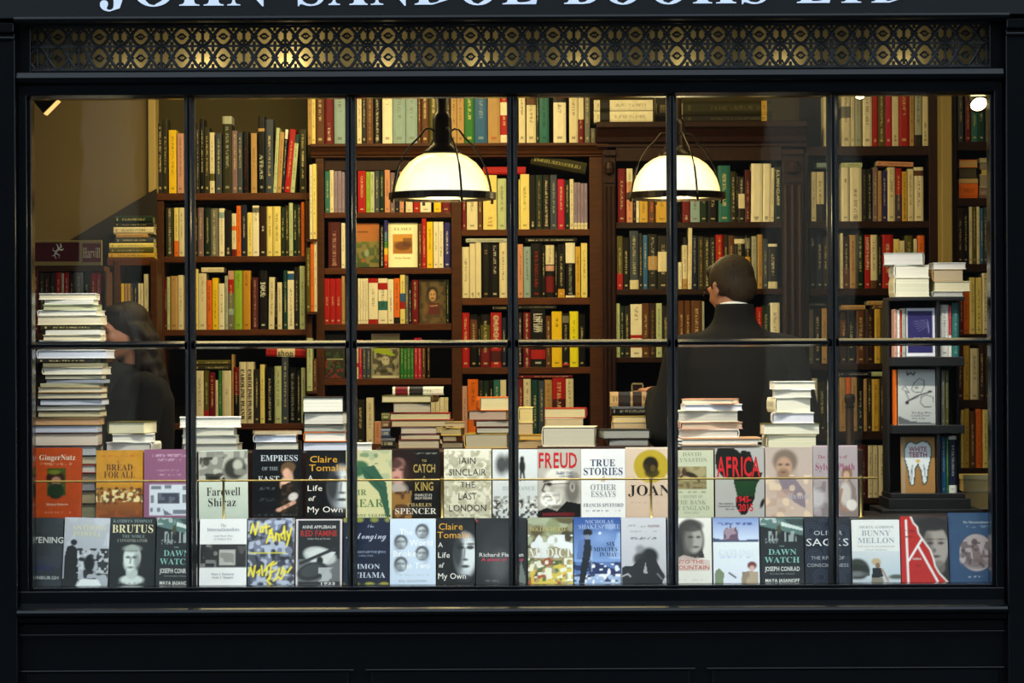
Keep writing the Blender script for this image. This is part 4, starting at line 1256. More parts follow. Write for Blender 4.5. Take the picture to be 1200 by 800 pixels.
stack('in pile left of second window bar', G5, .47, z_pl, [
 (353, 402, 465, 483, 'ch', '#dad7cc', 'right', 3, 'charcoal hardback on top'), (356, 404, 483.2, 497.4, 'bk', '#ccc9bf', 'left', -3, 'thick black-boarded book'),
 (356, 404, 497.6, 505.6, 'gy', '#9a9a90', 'back', 0, 'grey book'), (354, 404, 505.8, 517.2, 'or', '#ddd9d0', 'left', 2, 'orange-spined white-paged book'),
 (355, 413, 517.4, 527.6, 'bk', BLP, 'back', 0, 'black-boarded bluish book at bottom')])
stack('right of second window bar', G5, .47, z_pl, [(417, 435, 519, 527, 'wh', '#d8d6d0', 'back', 3, 'small white paperback lying')])
stack('in pile over red-lettered Africa-shaped cover', G5, .47, W(830, 512.5, .47).z, [
 (803, 864, 467, 473, 'sa', '#e8dcc0', 'back', -14, 'pink and cream paperback askew on top'), (801, 869, 473.3, 480.6, 'wh', '#d4d4e0', 'back', 3, 'white paperback'),
 (795, 867, 481, 494, 'cr', '#b8b4a8', 'left', -3, 'thick cream book'), (794, 868, 494.3, 502.5, 'pk', '#c0a890', 'left', 4, 'pinkish book'),
 (797, 868, 502.7, 512.4, 'wh', '#b4b4ae', 'right', -2, 'white book at bottom')])
MG = 'magazines in the flat pile left of the white book tower'
zm = z_pl; kk = S(.47); cols = ['#d8c0a0', '#cfcfc8', '#c8ccc6', '#d8b898', '#d0d0cc', '#b8bcb4', '#d8d6d0', '#c89870']
zt_ = W(840, 512.5, .47).z; nM = 8
for i in range(nM):
    h = (zt_ - z_pl) / nM; a, c_ = W(794 + rnd.random() * 6, 520, .47).x, W(886 + rnd.random() * 12, 520, .47).x
    m = MB().box(a, c_, 0, .2, 0.0003, h - .0003, cols[i]).build('magazine', 'print'); m.location = (0, .44 + rnd.random() * .02, z_pl + i * h); m.rotation_euler = (0, 0, 0)
    tag(m, f'thin {["tan", "grey", "grey-green", "peach", "pale", "sage", "white", "orange-edged"][i]} magazine, {["lowest", "second from bottom", "third from bottom", "fourth from bottom", "fourth from top", "third from top", "second from top", "topmost"][i]} of flat pile', 'magazine', MG)
stack('in white tower right of the magazines', G5, .47, z_pl, [
 (905.6, 955, 446.5, 456, 'wh', '#d8d4c4', 'back', 3, 'cream-white paperback on top'), (907.5, 951.6, 456.2, 465.4, 'wh', '#cfccc0', 'back', -2, 'second white paperback'),
 (905, 948, 465.6, 483, 'cr', '#dcd9c8', 'left', 5, 'thickest cream book'), (906, 956, 483.3, 495.8, 'wh', '#d0d0dc', 'left', -3, 'bluish white book'),
 (894, 960, 496, 509, 'ol', '#dcdac8', 'back', 2, 'wide olive-boarded volume'), (898, 957, 509.3, 527, 'cr', '#d8d4b8', 'left', 0, 'thick cream volume at bottom')])
# ---- table with piles, farther inside
YT = 1.08; zt = W(600, 525, YT).z
tb = empty('display_table', (W(630, 525, YT).x, YT + .2, FLOOR)); tag(tb, 'dark wooden table under the book piles between lamp and man', 'table')
o = -tb.location
q = bevel(MB().box(W(440, 525, YT).x, W(784, 525, YT).x, YT - .03, YT + .42, zt - .03, zt).build('tabletop', 'dark_wood', tb), .003); q.location = o
for a in (450, 768):
    for yy in (YT, YT + .36):
        q = MB().box(W(a, 525, YT).x, W(a, 525, YT).x + .05, yy, yy + .05, FLOOR, zt - .03).build('leg', 'dark_wood', tb); q.location = o
G6 = 'books piled on the table inside the shop'
stack('in brown table pile below the left lamp', G6, YT, zt, [
 (460, 519.5, 453, 462.5, 'cr', '#c8b890', 'front', 0, 'cream book with coloured end labels on top', {'bands': ((.05, .3, 'dr'), (.33, .6, 'ch')), 'dy': .03}),
 (450, 510, 463, 471.4, 'ol', '#c4b486', 'right', -5, 'olive-boarded book'), (460, 504, 471.6, 482.6, 'br', '#a89c80', 'back', 3, 'brown-boarded grey-paged book'),
 (457, 527.5, 483.5, 491.8, 'rd', '#b8a878', 'back', 0, 'wide red-boarded book'), (457, 531, 492, 500, 'br', '#b09c74', 'left', 0, 'wide brown book'),
 (469, 511, 500.2, 508, 'mv', '#b4a48c', 'back', 2, 'mauve-paged book'), (469, 517, 508.2, 515, 'dr', '#b0a080', 'left', -2, 'dark red-boarded book'),
 (466.5, 515, 515.2, 525, 'br', '#a8987c', 'back', 0, 'brown book at bottom')])
stack('in pile left of the brown table pile', G6, YT, zt, [
 (447, 457, 484, 493, 'ol', '#6a6444', 'front', 0, 'dull olive book end'), (447.5, 456.5, 493.2, 502, 'br', '#6a6444', 'front', 0, 'dull brown book end'),
 (446.5, 457, 502.2, 513, 'sl', '#6a6444', 'front', 0, 'slate book end'), (446.5, 463, 513.2, 525, 'ch', '#6a6444', 'front', 0, 'charcoal book end')])
stack('between the two brown table piles', G6, YT, zt, [
 (520, 543, 494, 501, 'tn', '#b09868', 'back', 6, 'tan paperback'), (518, 542.4, 501.2, 510, 'go', '#a08c5c', 'back', -6, 'gold-brown paperback'),
 (517.6, 534.4, 510.2, 517, 'br', '#8c7c5c', 'back', 3, 'brown paperback'), (517.6, 543, 517.2, 525, 'db', '#7c6c50', 'back', 0, 'dark brown paperback')])
stack('in pile behind the middle window bar', G6, YT, zt, [
 (559, 597, 465, 480.4, 'or', '#cfbf8c', 'left', 5, 'orange-topped cream book'), (551, 597, 481, 492, 'br', '#a88e78', 'left', -6, 'brown-pink paged book'),
 (555, 597, 492.2, 500, 'dr', '#a49c88', 'left', 2, 'dark red-boarded book'), (557, 597, 500.2, 507.6, 'bk', '#a8a08c', 'left', 0, 'black-boarded book'),
 (546, 597, 507.8, 525, 'go', '#a89c80', 'left', -4, 'gold-spined thick book at bottom')])
stack('just right of the middle window bar', G6, YT, zt, [
 (607, 625, 477, 494.6, 'py', '#c8b070', 'left', 0, 'pale yellow rounded book'), (607, 624.6, 495, 508.6, 'tn', '#b89c70', 'back', 0, 'tan-paged book'),
 (607, 637, 509, 515, 'oc', '#c09c50', 'back', 5, 'ochre paperback'), (607, 638, 515.2, 525, 'tn', '#a88c60', 'back', -4, 'lowest tan paperback')])
stack('in front of the red-spined shelf', G6, YT + .06, zt, [
 (639, 689, 478, 489.6, 'rd', '#bcae84', 'right', -2, 'red-topped hardback'), (639, 684, 489.8, 501, 'cr', '#b8a47c', 'back', 0, 'cream-brown paged book'),
 (642, 690, 501.2, 525, 'db', '#b8a47c', 'back', 0, 'dark brown base volume')])
stack('behind the red-lettered portrait cover', G6, .86, W(668, 523, .86).z, [
 (637, 699.7, 500, 523, 'cr', '#b4ae9c', 'left', -4, 'thick grey-paged volume with cream spine', {'hard': True})])
stack('right of the thick cream-spined volume', G6, .86, W(668, 523, .86).z, [
 (704, 760, 503, 513.8, 'ch', '#8c8c84', 'right', 5, 'upper of two dark hardbacks'), (712, 760, 514, 523, 'db', '#7c7c78', 'left', 0, 'lower of two dark hardbacks')])
structure(bevel(MB().box(W(630, 525, .86).x, W(766, 525, .86).x, .83, 1.02, FLOOR, W(668, 523, .86).z).build('trim_15', 'dark_wood'), .003))
stack("under the man's hand", G6, YT, zt, [
 (715, 768, 459, 475.6, 'tn', '#c8b078', 'front', 0, 'dark patterned thick book on top', {'bands': ((.18, .3, 'db'), (.3, .45, 'ch'), (.5, .7, 'db'), (.8, .95, 'ch')), 'txt': (.1, .95)}),
 (716, 768, 476, 486.8, 'bk', '#c0a870', 'front', 0, 'black book with faint title', {'ink': '#8a8468'}), (718, 768, 487, 494, 'go', '#c4ae7c', 'back', 0, 'gold-boarded book'),
 (718, 770, 494.2, 503, 'cr', '#b89c70', 'back', 2, 'cream-boarded book'), (757, 779, 503.3, 512, 'br', '#a08458', 'back', 4, 'short brown book'),
 (722, 778, 512.2, 525, 'br', '#a08458', 'back', 0, 'wide brown book at bottom')])
fr_ = empty('picture_frame', (W(747, 459, YT + .3).x, YT + .3, W(747, 459, YT + .3).z)); tag(fr_, 'small square frame standing behind the book under the hand', 'frame')
k = S(YT + .3); m = MB()
for a, b_, c_, d_ in ((-14, -11.5, 0, 14), (11.5, 14, 0, 14), (-14, 14, 11.5, 14), (-14, 14, 0, 2)): m.box(a * k * .5, b_ * k * .5, 0, .01, c_ * k * .75, d_ * k * .75)
m.build('moulding', 'cream_post', fr_); MB().box(-5.6 * k, 5.6 * k, .004, .01, 1.4 * k, 8.8 * k).build('backing', 'dark_wood', fr_)
s_ = MB().box(-.05, .05, 0, .1, zt - fr_.location.z, 0).build('stand', 'dark_wood', fr_)

# ---- revolving rack at the right
YR2 = .62
rk = empty('revolving_book_rack', (W(1087, 600, YR2).x, YR2 + .16, z_up)); tag(rk, 'black revolving book rack at the right with covers facing the street', 'rack'); o = -rk.location
def rp(n, a, b_, t, bo, d0=0, d1=.30, m='black_board'):
    q = bevel(MB().box(W(a, 400, YR2).x, W(b_, 400, YR2).x, YR2 + d0, YR2 + d1, W(1087, bo, YR2).z, W(1087, t, YR2).z).build(n, m, rk), .002); q.location = o; return q
rp('top_board', 1045, 1131, 347.5, 352); rp('shelf', 1046, 1130, 418, 429); rp('shelf', 1046, 1130, 498, 508); rp('shelf', 1043, 1131, 578, 584)
rp('partition', 1098, 1102, 352, 578, .01, .29); rp('side_panel', 1044, 1047, 352, 578, .12, .30); rp('side_panel', 1127, 1130, 352, 578, .16, .30); rp('back_panel', 1047, 1128, 352, 578, .27, .28)
rp('plinth', 1040, 1136, 584, 596, -.02, .32); rp('foot', 1030, 1148, 596, 608, -.06, .36)
G7 = 'books piled on top of the revolving rack'
ztop = W(1087, 347.5, YR2).z
stack('on left pile of revolving rack', G7, YR2 + .02, ztop, [
 (1039, 1087, 296, 310, 'pg', '#d0ccc8', 'right', -6, 'tilted grey-white book on top'), (1047.5, 1089, 310.4, 324.6, 'wh', '#e0dccc', 'left', 0, 'thick white book in middle'),
 (1047.5, 1089.5, 325, 347.5, 'cr', '#dcd8c0', 'left', 0, 'thickest cream block at bottom')])
stack('on right pile of revolving rack', G7, YR2 + .02, ztop, [
 (1093, 1131.5, 307.5, 315, 'wh', '#dcd6d0', 'back', 2, 'white paperback on top'), (1092, 1129, 315.3, 329, 'tn', '#bca888', 'left', 0, 'tan-paged thick book'),
 (1094.5, 1137, 329.3, 341, 'cr', '#dcd2b0', 'back', 1, 'cream-paged book jutting right'), (1092, 1129, 341.3, 347.5, 'pg', '#b4b0ac', 'left', 0, 'pale grey book at bottom')])
row('in top tier of revolving rack', 'books in the revolving rack', YR2 + .03, 418, 1087, '''
1048 1051.4 362 pk
1051.7 1054.8 363 wh
1055 1057.2 363 rd
1057.4 1061.6 361 pg
1102.2 1112 357 wh I=bk V=.3-.9 K=h
1112.2 1115.4 358 mg B=0-.42-wh ; with white lower part
1115.8 1124.4 355 te I=pb V=.1-.9 K=h''', depth=.12)
row('in middle tier of revolving rack', 'books in the revolving rack', YR2 + .03, 498, 1087, '''
1049.2 1051.4 433 or
1103.2 1107.4 434 gy I=pg
1107.8 1112 434 ol I=pg''', depth=.12)
row('in bottom tier of revolving rack', 'books in the revolving rack', YR2 + .03, 578, 1087, '''
1103.5 1109 512 bl
1109.3 1111.8 513 gr
1112.2 1121.4 511 wh B=.14-.94-nv I=pg V=.3-.85 K=h ; with navy panel''', depth=.12)
# ================================================================= COVERS FACING THE STREET
class Cv:
    def __init__(s, asp, res=1.0):
        s.nx = int(54 * res) + 1; s.ny = int(54 * asp * res) + 1; s.asp = asp
        s.u, s.v = np.meshgrid(np.linspace(0, 1, s.nx), np.linspace(0, 1, s.ny)); s.c = np.zeros((s.ny, s.nx, 3))
    def mix(s, m, col, a=1.0):
        m = (m * a)[..., None]; s.c = s.c * (1 - m) + np.array(lin(col)) * m; return s
    def F(s, col): s.c[:] = lin(col); return s
    def sm(s, d, w): return np.clip(.5 - d / max(w, 1e-4), 0, 1)
    def R(s, u0, v0, u1, v1, col, a=1, w=.012):
        d = np.maximum(np.maximum(u0 - s.u, s.u - u1), np.maximum(v0 - s.v, s.v - v1) * s.asp); return s.mix(s.sm(d, w), col, a)
    def E(s, cx, cy, rx, ry, col, a=1, w=.03, rot=0):
        du = s.u - cx; dv = (s.v - cy) * s.asp; c_, s_ = math.cos(math.radians(rot)), math.sin(math.radians(rot))
        x = (du * c_ + dv * s_) / rx; y = (-du * s_ + dv * c_) / (ry * s.asp); d = (np.sqrt(x * x + y * y) - 1) * min(rx, ry * s.asp)
        return s.mix(s.sm(d, w), col, a)
    def P(s, pts, col, a=1, w=None):
        x, y = s.u, s.v; ins = np.zeros(x.shape, bool); n = len(pts)
        for i in range(n):
            (x0, y0), (x1, y1) = pts[i], pts[(i + 1) % n]
            if y0 == y1: continue
            ins ^= ((y0 > y) != (y1 > y)) & (x < (x1 - x0) * (y - y0) / (y1 - y0) + x0)
        return s.mix(ins.astype(float), col, a)
    def L(s, pts, r, col, a=1):
        d = np.full(s.u.shape, 9.)
        for (x0, y0), (x1, y1) in zip(pts, pts[1:]):
            ax, ay = x1 - x0, (y1 - y0) * s.asp; px, py = s.u - x0, (s.v - y0) * s.asp
            t = np.clip((px * ax + py * ay) / (ax * ax + ay * ay + 1e-9), 0, 1); d = np.minimum(d, np.hypot(px - t * ax, py - t * ay))
        return s.mix(s.sm(d - r, .02), col, a)
    def noise(s, sc, seed, sy=None):
        r = np.random.RandomState(seed); sy = sy or sc; g = r.rand(int(sy * s.asp) + 3, int(sc) + 3)
        x = s.u * sc; y = s.v * s.asp * sy; i = x.astype(int); j = y.astype(int); fx, fy = x - i, y - j
        fx = fx * fx * (3 - 2 * fx); fy = fy * fy * (3 - 2 * fy)
        return (g[j, i] * (1 - fx) + g[j, i + 1] * fx) * (1 - fy) + (g[j + 1, i] * (1 - fx) + g[j + 1, i + 1] * fx) * fy
    def N(s, sc, th, col, a=1, box=(0, 0, 1, 1), seed=1, sy=None, w=.1):
        m = np.clip((s.noise(sc, seed, sy) - th) / w, 0, 1) * ((s.u >= box[0]) & (s.u <= box[2]) & (s.v >= box[1]) & (s.v <= box[3])); return s.mix(m, col, a)
    def G(s, c0, c1, v0=0, v1=1, box=(0, 1)):
        t = np.clip((s.v - v0) / (v1 - v0), 0, 1)[..., None]; g = np.array(lin(c0)) * (1 - t) + np.array(lin(c1)) * t
        m = ((s.v >= box[0]) & (s.v <= box[1]))[..., None]; s.c = np.where(m, g, s.c); return s
    def face(s, cx, cy, rx, ry, skin, dark, hair, side=1, beard=None):
        """half-lit portrait head: hair, face, brow, eyes, nose, mouth"""
        s.E(cx, cy - ry * .18, rx * 1.28, ry * 1.15, hair, 1, .05)
        s.E(cx, cy + ry * .05, rx, ry, skin, 1, .04)
        s.E(cx + side * rx * .75, cy + ry * .1, rx * .5, ry * .9, dark, .55, .1)
        for q in (-1, 1):
            s.E(cx + q * rx * .42, cy - ry * .12, rx * .24, ry * .07, dark, .9, .03); s.E(cx + q * rx * .42, cy - ry * .3, rx * .3, ry * .045, dark, .7, .03)
        s.E(cx + side * rx * .1, cy + ry * .22, rx * .13, ry * .1, dark, .6, .03); s.E(cx, cy + ry * .5, rx * .34, ry * .065, dark, .85, .03)
        if beard: s.E(cx, cy + ry * .72, rx * .75, ry * .4, beard, .9, .06); s.E(cx, cy + ry * .5, rx * .3, ry * .05, dark, .8, .02)
        return s
def cover(px0, px1, py0, py1, y, base, art, texts, label, lean=9, roll=0, T=.024, spine=None, group=None, res=1.0, zb=None, hard=True, page='#d8d4c4', gloss=True, yaw=0):
    k = S(y); Wd = (px1 - px0) * k; xm = (px0 + px1) / 2; z0 = zb if zb is not None else W(xm, py1, y).z
    H = (W(xm, py0, y).z - z0) / math.cos(math.radians(lean)); asp = H / Wd
    b = book(T, Wd, H, 'face', spine or base, page, hard=hard, txt=(.2, .8), jacket=gloss)
    b.location = (W(px0, (py0 + py1) / 2, y).x, y + T / 2, z0 + .0005 + abs(math.sin(math.radians(roll))) * Wd * (.5 if roll > 0 else 0)); b.rotation_euler = (-math.radians(lean), math.radians(roll), math.radians(yaw))
    c = Cv(asp, res).F(base)
    if art: art(c)
    lum = c.c.mean(-1, keepdims=True); c.c = np.clip(c.c * np.clip(.85 + .75 * lum, 0, 1.35), 0, .92)
    nx, ny = c.nx, c.ny; yy = -T / 2 - .0006
    xs = .0008 + c.u * (Wd - .0012); zs = .0006 + (1 - c.v) * (H - .0012)
    vs = np.stack([xs, np.full_like(xs, yy), zs], -1).reshape(-1, 3)
    idx = np.arange(nx * ny).reshape(ny, nx); f = np.stack([idx[1:, :-1], idx[1:, 1:], idx[:-1, 1:], idx[:-1, :-1]], -1).reshape(-1, 4)
    me = bpy.data.meshes.new('cover_picture'); me.from_pydata(vs.tolist(), [], f.tolist())
    at = me.attributes.new('col', 'FLOAT_COLOR', 'POINT'); rgba = np.concatenate([np.clip(c.c, 0, 1).reshape(-1, 3), np.ones((nx * ny, 1))], 1)
    at.data.foreach_set('color', rgba.ravel()); me.materials.append(MAT['print_gloss' if gloss else 'print']); me.update()
    pic = link('cover_picture', me, b)
    if texts:
        m = MB()
        for t in texts:
            s_, st, u, v, h, w, col = t[:7]; sh = t[7] if len(t) > 7 else 0
            a, fs = glyphs(s_, st)
            if not len(a): continue
            hh = h * H; ww = w * Wd if w else a[:, 0].max() * hh; sx = ww / a[:, 0].max(); x0 = u * Wd - ww / 2; zc = (1 - v) * H - hh / 2
            m.add([(x0 + p[0] * sx + (p[1]) * hh * .0 , yy - .0004, zc + p[1] * hh + (p[0] * sx) * sh) for p in a], fs, col)
        m.build('cover_lettering', 'print', pic)
    b['label'] = label; b['category'] = 'book'
    if group: b['group'] = group
    return b
GU, GL = 'books face-out in the upper window row', 'books face-out in the lower window row'
YU, YL = .275, .098
def up(*a, **k): k.setdefault('lean', 5); k['group'] = GU; k['zb'] = z_up; return cover(a[0], a[1], a[2], 607.5, YU, *a[3:], **k)
def lo(*a, **k): k.setdefault('lean', 11); k['group'] = GL; k['zb'] = z_low; return cover(a[0], a[1], a[2], 686.5, YL, *a[3:], **k)
def gtxt(c, u0, u1, v, col, a=.7, seed=3, h=.014): c.N(30, .42, col, a, (u0, v - h, u1, v + h), seed=seed, w=.2)

def art(c):
    c.N(14, .55, '#a84418', .3, seed=2); c.R(.29, .28, .68, .66, '#4a5a1c'); c.E(.46, .42, .19, .1, '#3a1c10'); c.E(.48, .46, .1, .06, '#b48468'); c.E(.47, .60, .17, .11, '#1c3420', 1, .04); c.R(.29, .60, .68, .66, '#24401c', .6)
    c.E(.44, .34, .12, .03, '#8a9a2c', .6); gtxt(c, .15, .8, .225, '#e0a888', .5); gtxt(c, .2, .78, .89, '#e0a080', .4)
up(38, 95, 525, '#bf4a18', art, [('GingerNutz', 'serif', .5, .135, .075, .74, '#efe0c8'), ('Michael Roberts', 'serif', .5, .78, .035, .45, '#e8c8b0')],
   'orange cover with cream title and small portrait square, leftmost of upper row', spine='#8c3a18')
def art(c):
    c.N(10, .5, '#b8801c', .35, seed=4); c.G('#c88c20', '#a06018', .5, .66, (.5, .66)); c.G('#a8641c', '#7c3c1c', .66, 1, (.66, 1)); c.N(16, .5, '#e8d49c', .9, (0, .57, 1, .74), seed=6); c.N(22, .55, '#54300f', .8, (0, .55, 1, .78), seed=8)
    for i in range(6): c.E(.12 + .16 * i, .545 + .02 * (i % 2), .035, .02, '#5c2c10', .9, .02)
    gtxt(c, .1, .9, .085, '#c8601c', .7); c.N(9, .6, '#b0581c', .6, (0, .86, 1, 1), seed=3)
up(112, 167, 528, '#cc9022', art, [('BREAD', 'serif', .5, .245, .09, .56, '#4a2410'), ('FOR ALL', 'serif', .5, .35, .09, .66, '#4a2410'), ('A', 'serif', .47, .165, .045, None, '#7c3c10')],
   'golden cover of brown capitals over a crowd of figures', spine='#8a5a18')
def art(c):
    gtxt(c, .18, .98, .09, '#c8acc0', .7, 5, .018); gtxt(c, .3, .8, .145, '#c4a8bc', .6, 7, .014); gtxt(c, .3, .8, .36, '#c4a8bc', .6, 9); gtxt(c, .25, .8, .30, '#c4a8c0', .4)
    c.R(.12, .5, 1, .94, '#c4ccd8'); c.R(.30, .62, .78, .77, '#4a5060'); c.N(14, .45, '#7c8494', .6, (.32, .63, .76, .76), seed=5)
    for u, v, a, b_ in ((.16, .52, .38, .57), (.45, .51, .6, .56), (.85, .52, 1, .58), (.15, .65, .22, .76), (.84, .64, .95, .76), (.14, .83, .2, .89), (.29, .83, .36, .89), (.64, .86, .98, .92)): c.R(u, v, a, b_, '#5c6474', .8)
    c.P([(.42, .85), (.62, .93), (.45, .94)], '#4c5464', .8)
up(168, 222, 527, '#946080', art, [],
   'mauve cover with a grid of grey vignettes, left of the first window bar')
def art(c):
    c.R(.0, .02, 1, .44, '#8c8c84'); c.N(9, .5, '#b8b8ac', .8, (0, .02, 1, .44), seed=12); c.N(12, .58, '#34342e', .9, (.02, .1, .6, .44), seed=3); c.E(.74, .27, .22, .15, '#3c3c36', 1, .06); c.E(.80, .22, .1, .08, '#b4b4a8', 1, .05); c.E(.84, .32, .12, .05, '#8c8c82', .9); c.E(.15, .17, .07, .06, '#3c3a30', .9)
    c.R(.14, .38, .44, .44, '#1c1c18', .8); c.G('#c4ccc0', '#b4c0b4', .44, 1, (.445, 1))
up(233, 291, 528, '#c0c8bc', art, [('Farewell', 'serif', .5, .60, .12, .68, '#2c2c2a'), ('Shiraz', 'serif', .47, .755, .12, .56, '#2c2c2a')],
   'pale grey-green cover with smoky photograph above black title', roll=-.8, spine='#1c2420')
def art(c):
    c.G('#06080e', '#080a10'); c.E(.70, .30, .12, .1, '#8c6c50', 1, .04); c.E(.73, .25, .14, .07, '#6c5438', 1, .03); c.E(.69, .34, .075, .07, '#d4a48c', 1, .03)
    c.E(.76, .42, .06, .1, '#caa088', 1, .04); c.E(.66, .50, .1, .1, '#d8ac90', 1, .04); c.P([(.58, .52), (.86, .44), (.96, .62), (.92, .96), (.6, .96), (.55, .75)], '#1c1814'); c.E(.82, .68, .1, .055, '#c8c0bc', 1, .03, -30)
    c.L([(.84, .76), (.56, .86)], .035, '#d0a088'); c.E(.53, .87, .05, .025, '#d0a088'); c.N(18, .62, '#5c4430', .5, (.58, .5, .95, .95), seed=3); gtxt(c, .12, .45, .56, '#5a6068', .6); gtxt(c, .12, .45, .72, '#5a6068', .6); gtxt(c, .04, .9, .94, '#5a6068', .5)
up(295, 354, 527, '#0a0c12', art, [('EMPRESS', 'serif', .54, .125, .085, .74, '#c8d0d8'), ('OF THE', 'serif', .36, .275, .05, .32, '#98a0a8'), ('EAST', 'serif', .33, .42, .075, .42, '#c0c8d0')],
   'black cover showing a woman in dark gown under silver capitals', spine='#05060a')
def claire(c):
    c.G('#0c0d10', '#0a0b0e'); c.E(.75, .42, .42, .4, '#17181b', 1, .1); c.E(.73, .55, .28, .33, '#a4aab0', 1, .08); c.E(.84, .55, .2, .27, '#ccd2d6', .9, .12); c.E(.55, .5, .14, .3, '#14161a', .9, .12)
    c.E(.62, .44, .1, .028, '#1c1e22', .95); c.E(.88, .44, .1, .028, '#1c1e22', .95); c.E(.60, .39, .11, .018, '#2a2c30', .8); c.E(.9, .39, .11, .018, '#2a2c30', .8)
    c.L([(.74, .45), (.72, .6)], .02, '#5c6268', .7); c.E(.745, .62, .07, .018, '#3c4044', .9); c.E(.745, .72, .11, .022, '#34383c', .95); c.E(.72, .9, .2, .06, '#2c3034', .8)
ctx = lambda w1, w2: [('Claire', 'sans', .37, .13, .095, w1, '#d8a02c'), ('Tomalin', 'sans', .45, .255, .095, w2, '#d8a02c'), ('A', 'sans', .1, .40, .07, None, '#e8e4dc'), ('Life', 'sans', .19, .55, .08, .3, '#f0ece4'), ('of', 'italic', .13, .70, .07, .14, '#e8e4dc'), ('My Own', 'sans', .40, .86, .085, .72, '#f0ece4')]
up(358, 415, 528, '#0c0d10', claire, ctx(.56, .76), 'black and grey portrait cover with gold upper lettering behind second window bar', spine='#b08420')
def art(c):
    c.G('#b8b48c', '#c8c494'); c.N(7, .5, '#8ca084', .6, (0, 0, 1, .45), seed=5); c.N(9, .6, '#4c7c5c', .7, (0, 0, 1, .2), seed=2); c.E(.25, .27, .24, .11, '#3c6c48', 1, .04, -20); c.E(.12, .30, .1, .07, '#4c7c54', 1, .03); c.E(.07, .35, .035, .04, '#8c4c3c', 1, .02)
    c.P([(.3, .25), (.62, .22), (.88, .48), (.97, .98), (.88, .98), (.72, .62), (.42, .42)], '#34604a'); c.L([(.4, .3), (.8, .56)], .02, '#24483c', .8); c.E(.10, .27, .02, .014, '#101010')
up(405, 459, 528, '#c0bc90', art, [('MR', 'serif', .30, .615, .085, .30, '#5c7c4c'), ('LEAR', 'serif', .47, .77, .115, .70, '#5c7c4c'), ('JENNY UGLOW', 'serif', .5, .95, .045, .78, '#4c6c44')],
   'pale green cover with a big green parrot perched across it', T=.03)
def art(c):
    c.G('#141312', '#100f0e'); c.E(.2, .24, .36, .3, '#241410', 1, .08); c.E(.14, .32, .2, .19, '#c08c80', 1, .05); c.E(.04, .20, .2, .08, '#3c201c', .9, .06); c.E(.02, .30, .06, .018, '#3c1c18', .9); c.E(.2, .29, .05, .016, '#3c1c18', .9); c.E(.09, .41, .06, .018, '#8c3c3c', .9)
    c.E(.32, .35, .1, .2, '#2c1812', .95, .08); c.E(.12, .58, .2, .1, '#b0a49c', .9, .08); c.P([(0, .62), (.3, .6), (.42, 1), (0, 1)], '#5c3c20'); c.N(9, .5, '#a87c3c', .7, (0, .6, .42, 1), seed=5); gtxt(c, .4, .95, .06, '#8c8c80', .6)
up(459, 515, 527, '#131211', art, [('TO', 'bold', .68, .165, .035, .1, '#a8904c'), ('CATCH', 'bold', .68, .275, .115, .46, '#a8904c'), ('A', 'bold', .68, .40, .03, .05, '#a8904c'), ('KING', 'bold', .68, .535, .12, .38, '#a8904c'),
   ("CHARLES II'S", 'sans', .66, .66, .035, .36, '#d8d4c8'), ('GREAT ESCAPE', 'sans', .66, .705, .035, .36, '#d8d4c8'), ('CHARLES', 'serif', .58, .80, .05, .5, '#b8a46c'), ('SPENCER', 'serif', .5, .89, .085, .86, '#dcd8d0')],
   "dark cover with a woman's face at left and gold capitals", spine='#2c241c')
def art(c):
    c.G('#d0cdbc', '#c8c4b0'); c.N(13, .52, '#a8a48c', .6, seed=3, w=.05); c.N(15, .56, '#989478', .6, seed=8, w=.04); c.L([(.0, .1), (.4, .35), (1, .75)], .006, '#8c8874', .6); c.R(0, 0, 1, .015, '#e4e0d0'); gtxt(c, .1, .95, .955, '#8c8870', .5)
up(520, 575.8, 526.5, '#ccc8b4', art, [('IAIN', 'sans', .5, .17, .095, .34, '#22221e'), ('SINCLAIR', 'sans', .5, .335, .095, .78, '#22221e'), ('THE', 'sans', .5, .515, .085, .30, '#22221e'), ('LAST', 'sans', .5, .68, .095, .38, '#22221e'), ('LONDON', 'sans', .5, .85, .095, .78, '#22221e')],
   'cream map-patterned cover with five lines of black capitals', spine='#dcd8c8')
def art(c):
    c.G('#c8ccce', '#b8bcbc'); c.E(.2, .22, .13, .14, '#2c2e30', .9, .1); c.E(.34, .2, .06, .12, '#3c3e40', .9, .06); c.E(.66, .14, .045, .04, '#202224'); c.E(.66, .25, .07, .1, '#2c2e30', 1, .03); c.L([(.63, .33), (.62, .45)], .02, '#2c2e30'); c.L([(.69, .33), (.71, .44)], .02, '#2c2e30')
    c.N(15, .45, '#8c8c84', .8, (0, .68, 1, .86), seed=4); c.N(20, .5, '#2c2a28', .9, (0, .74, 1, 1), seed=6); c.N(18, .6, '#dcd8d0', .7, (0, .74, 1, .9), seed=9)
up(577, 630, 527, '#c4c8c8', art, [('RESISTANCE', 'serif', .58, .565, .06, .72, '#a4b4b4'), ('an', 'serif', .55, .645, .04, .12, '#8c9c9c')],
   'pale grey cover with small walking silhouettes behind middle window bar')
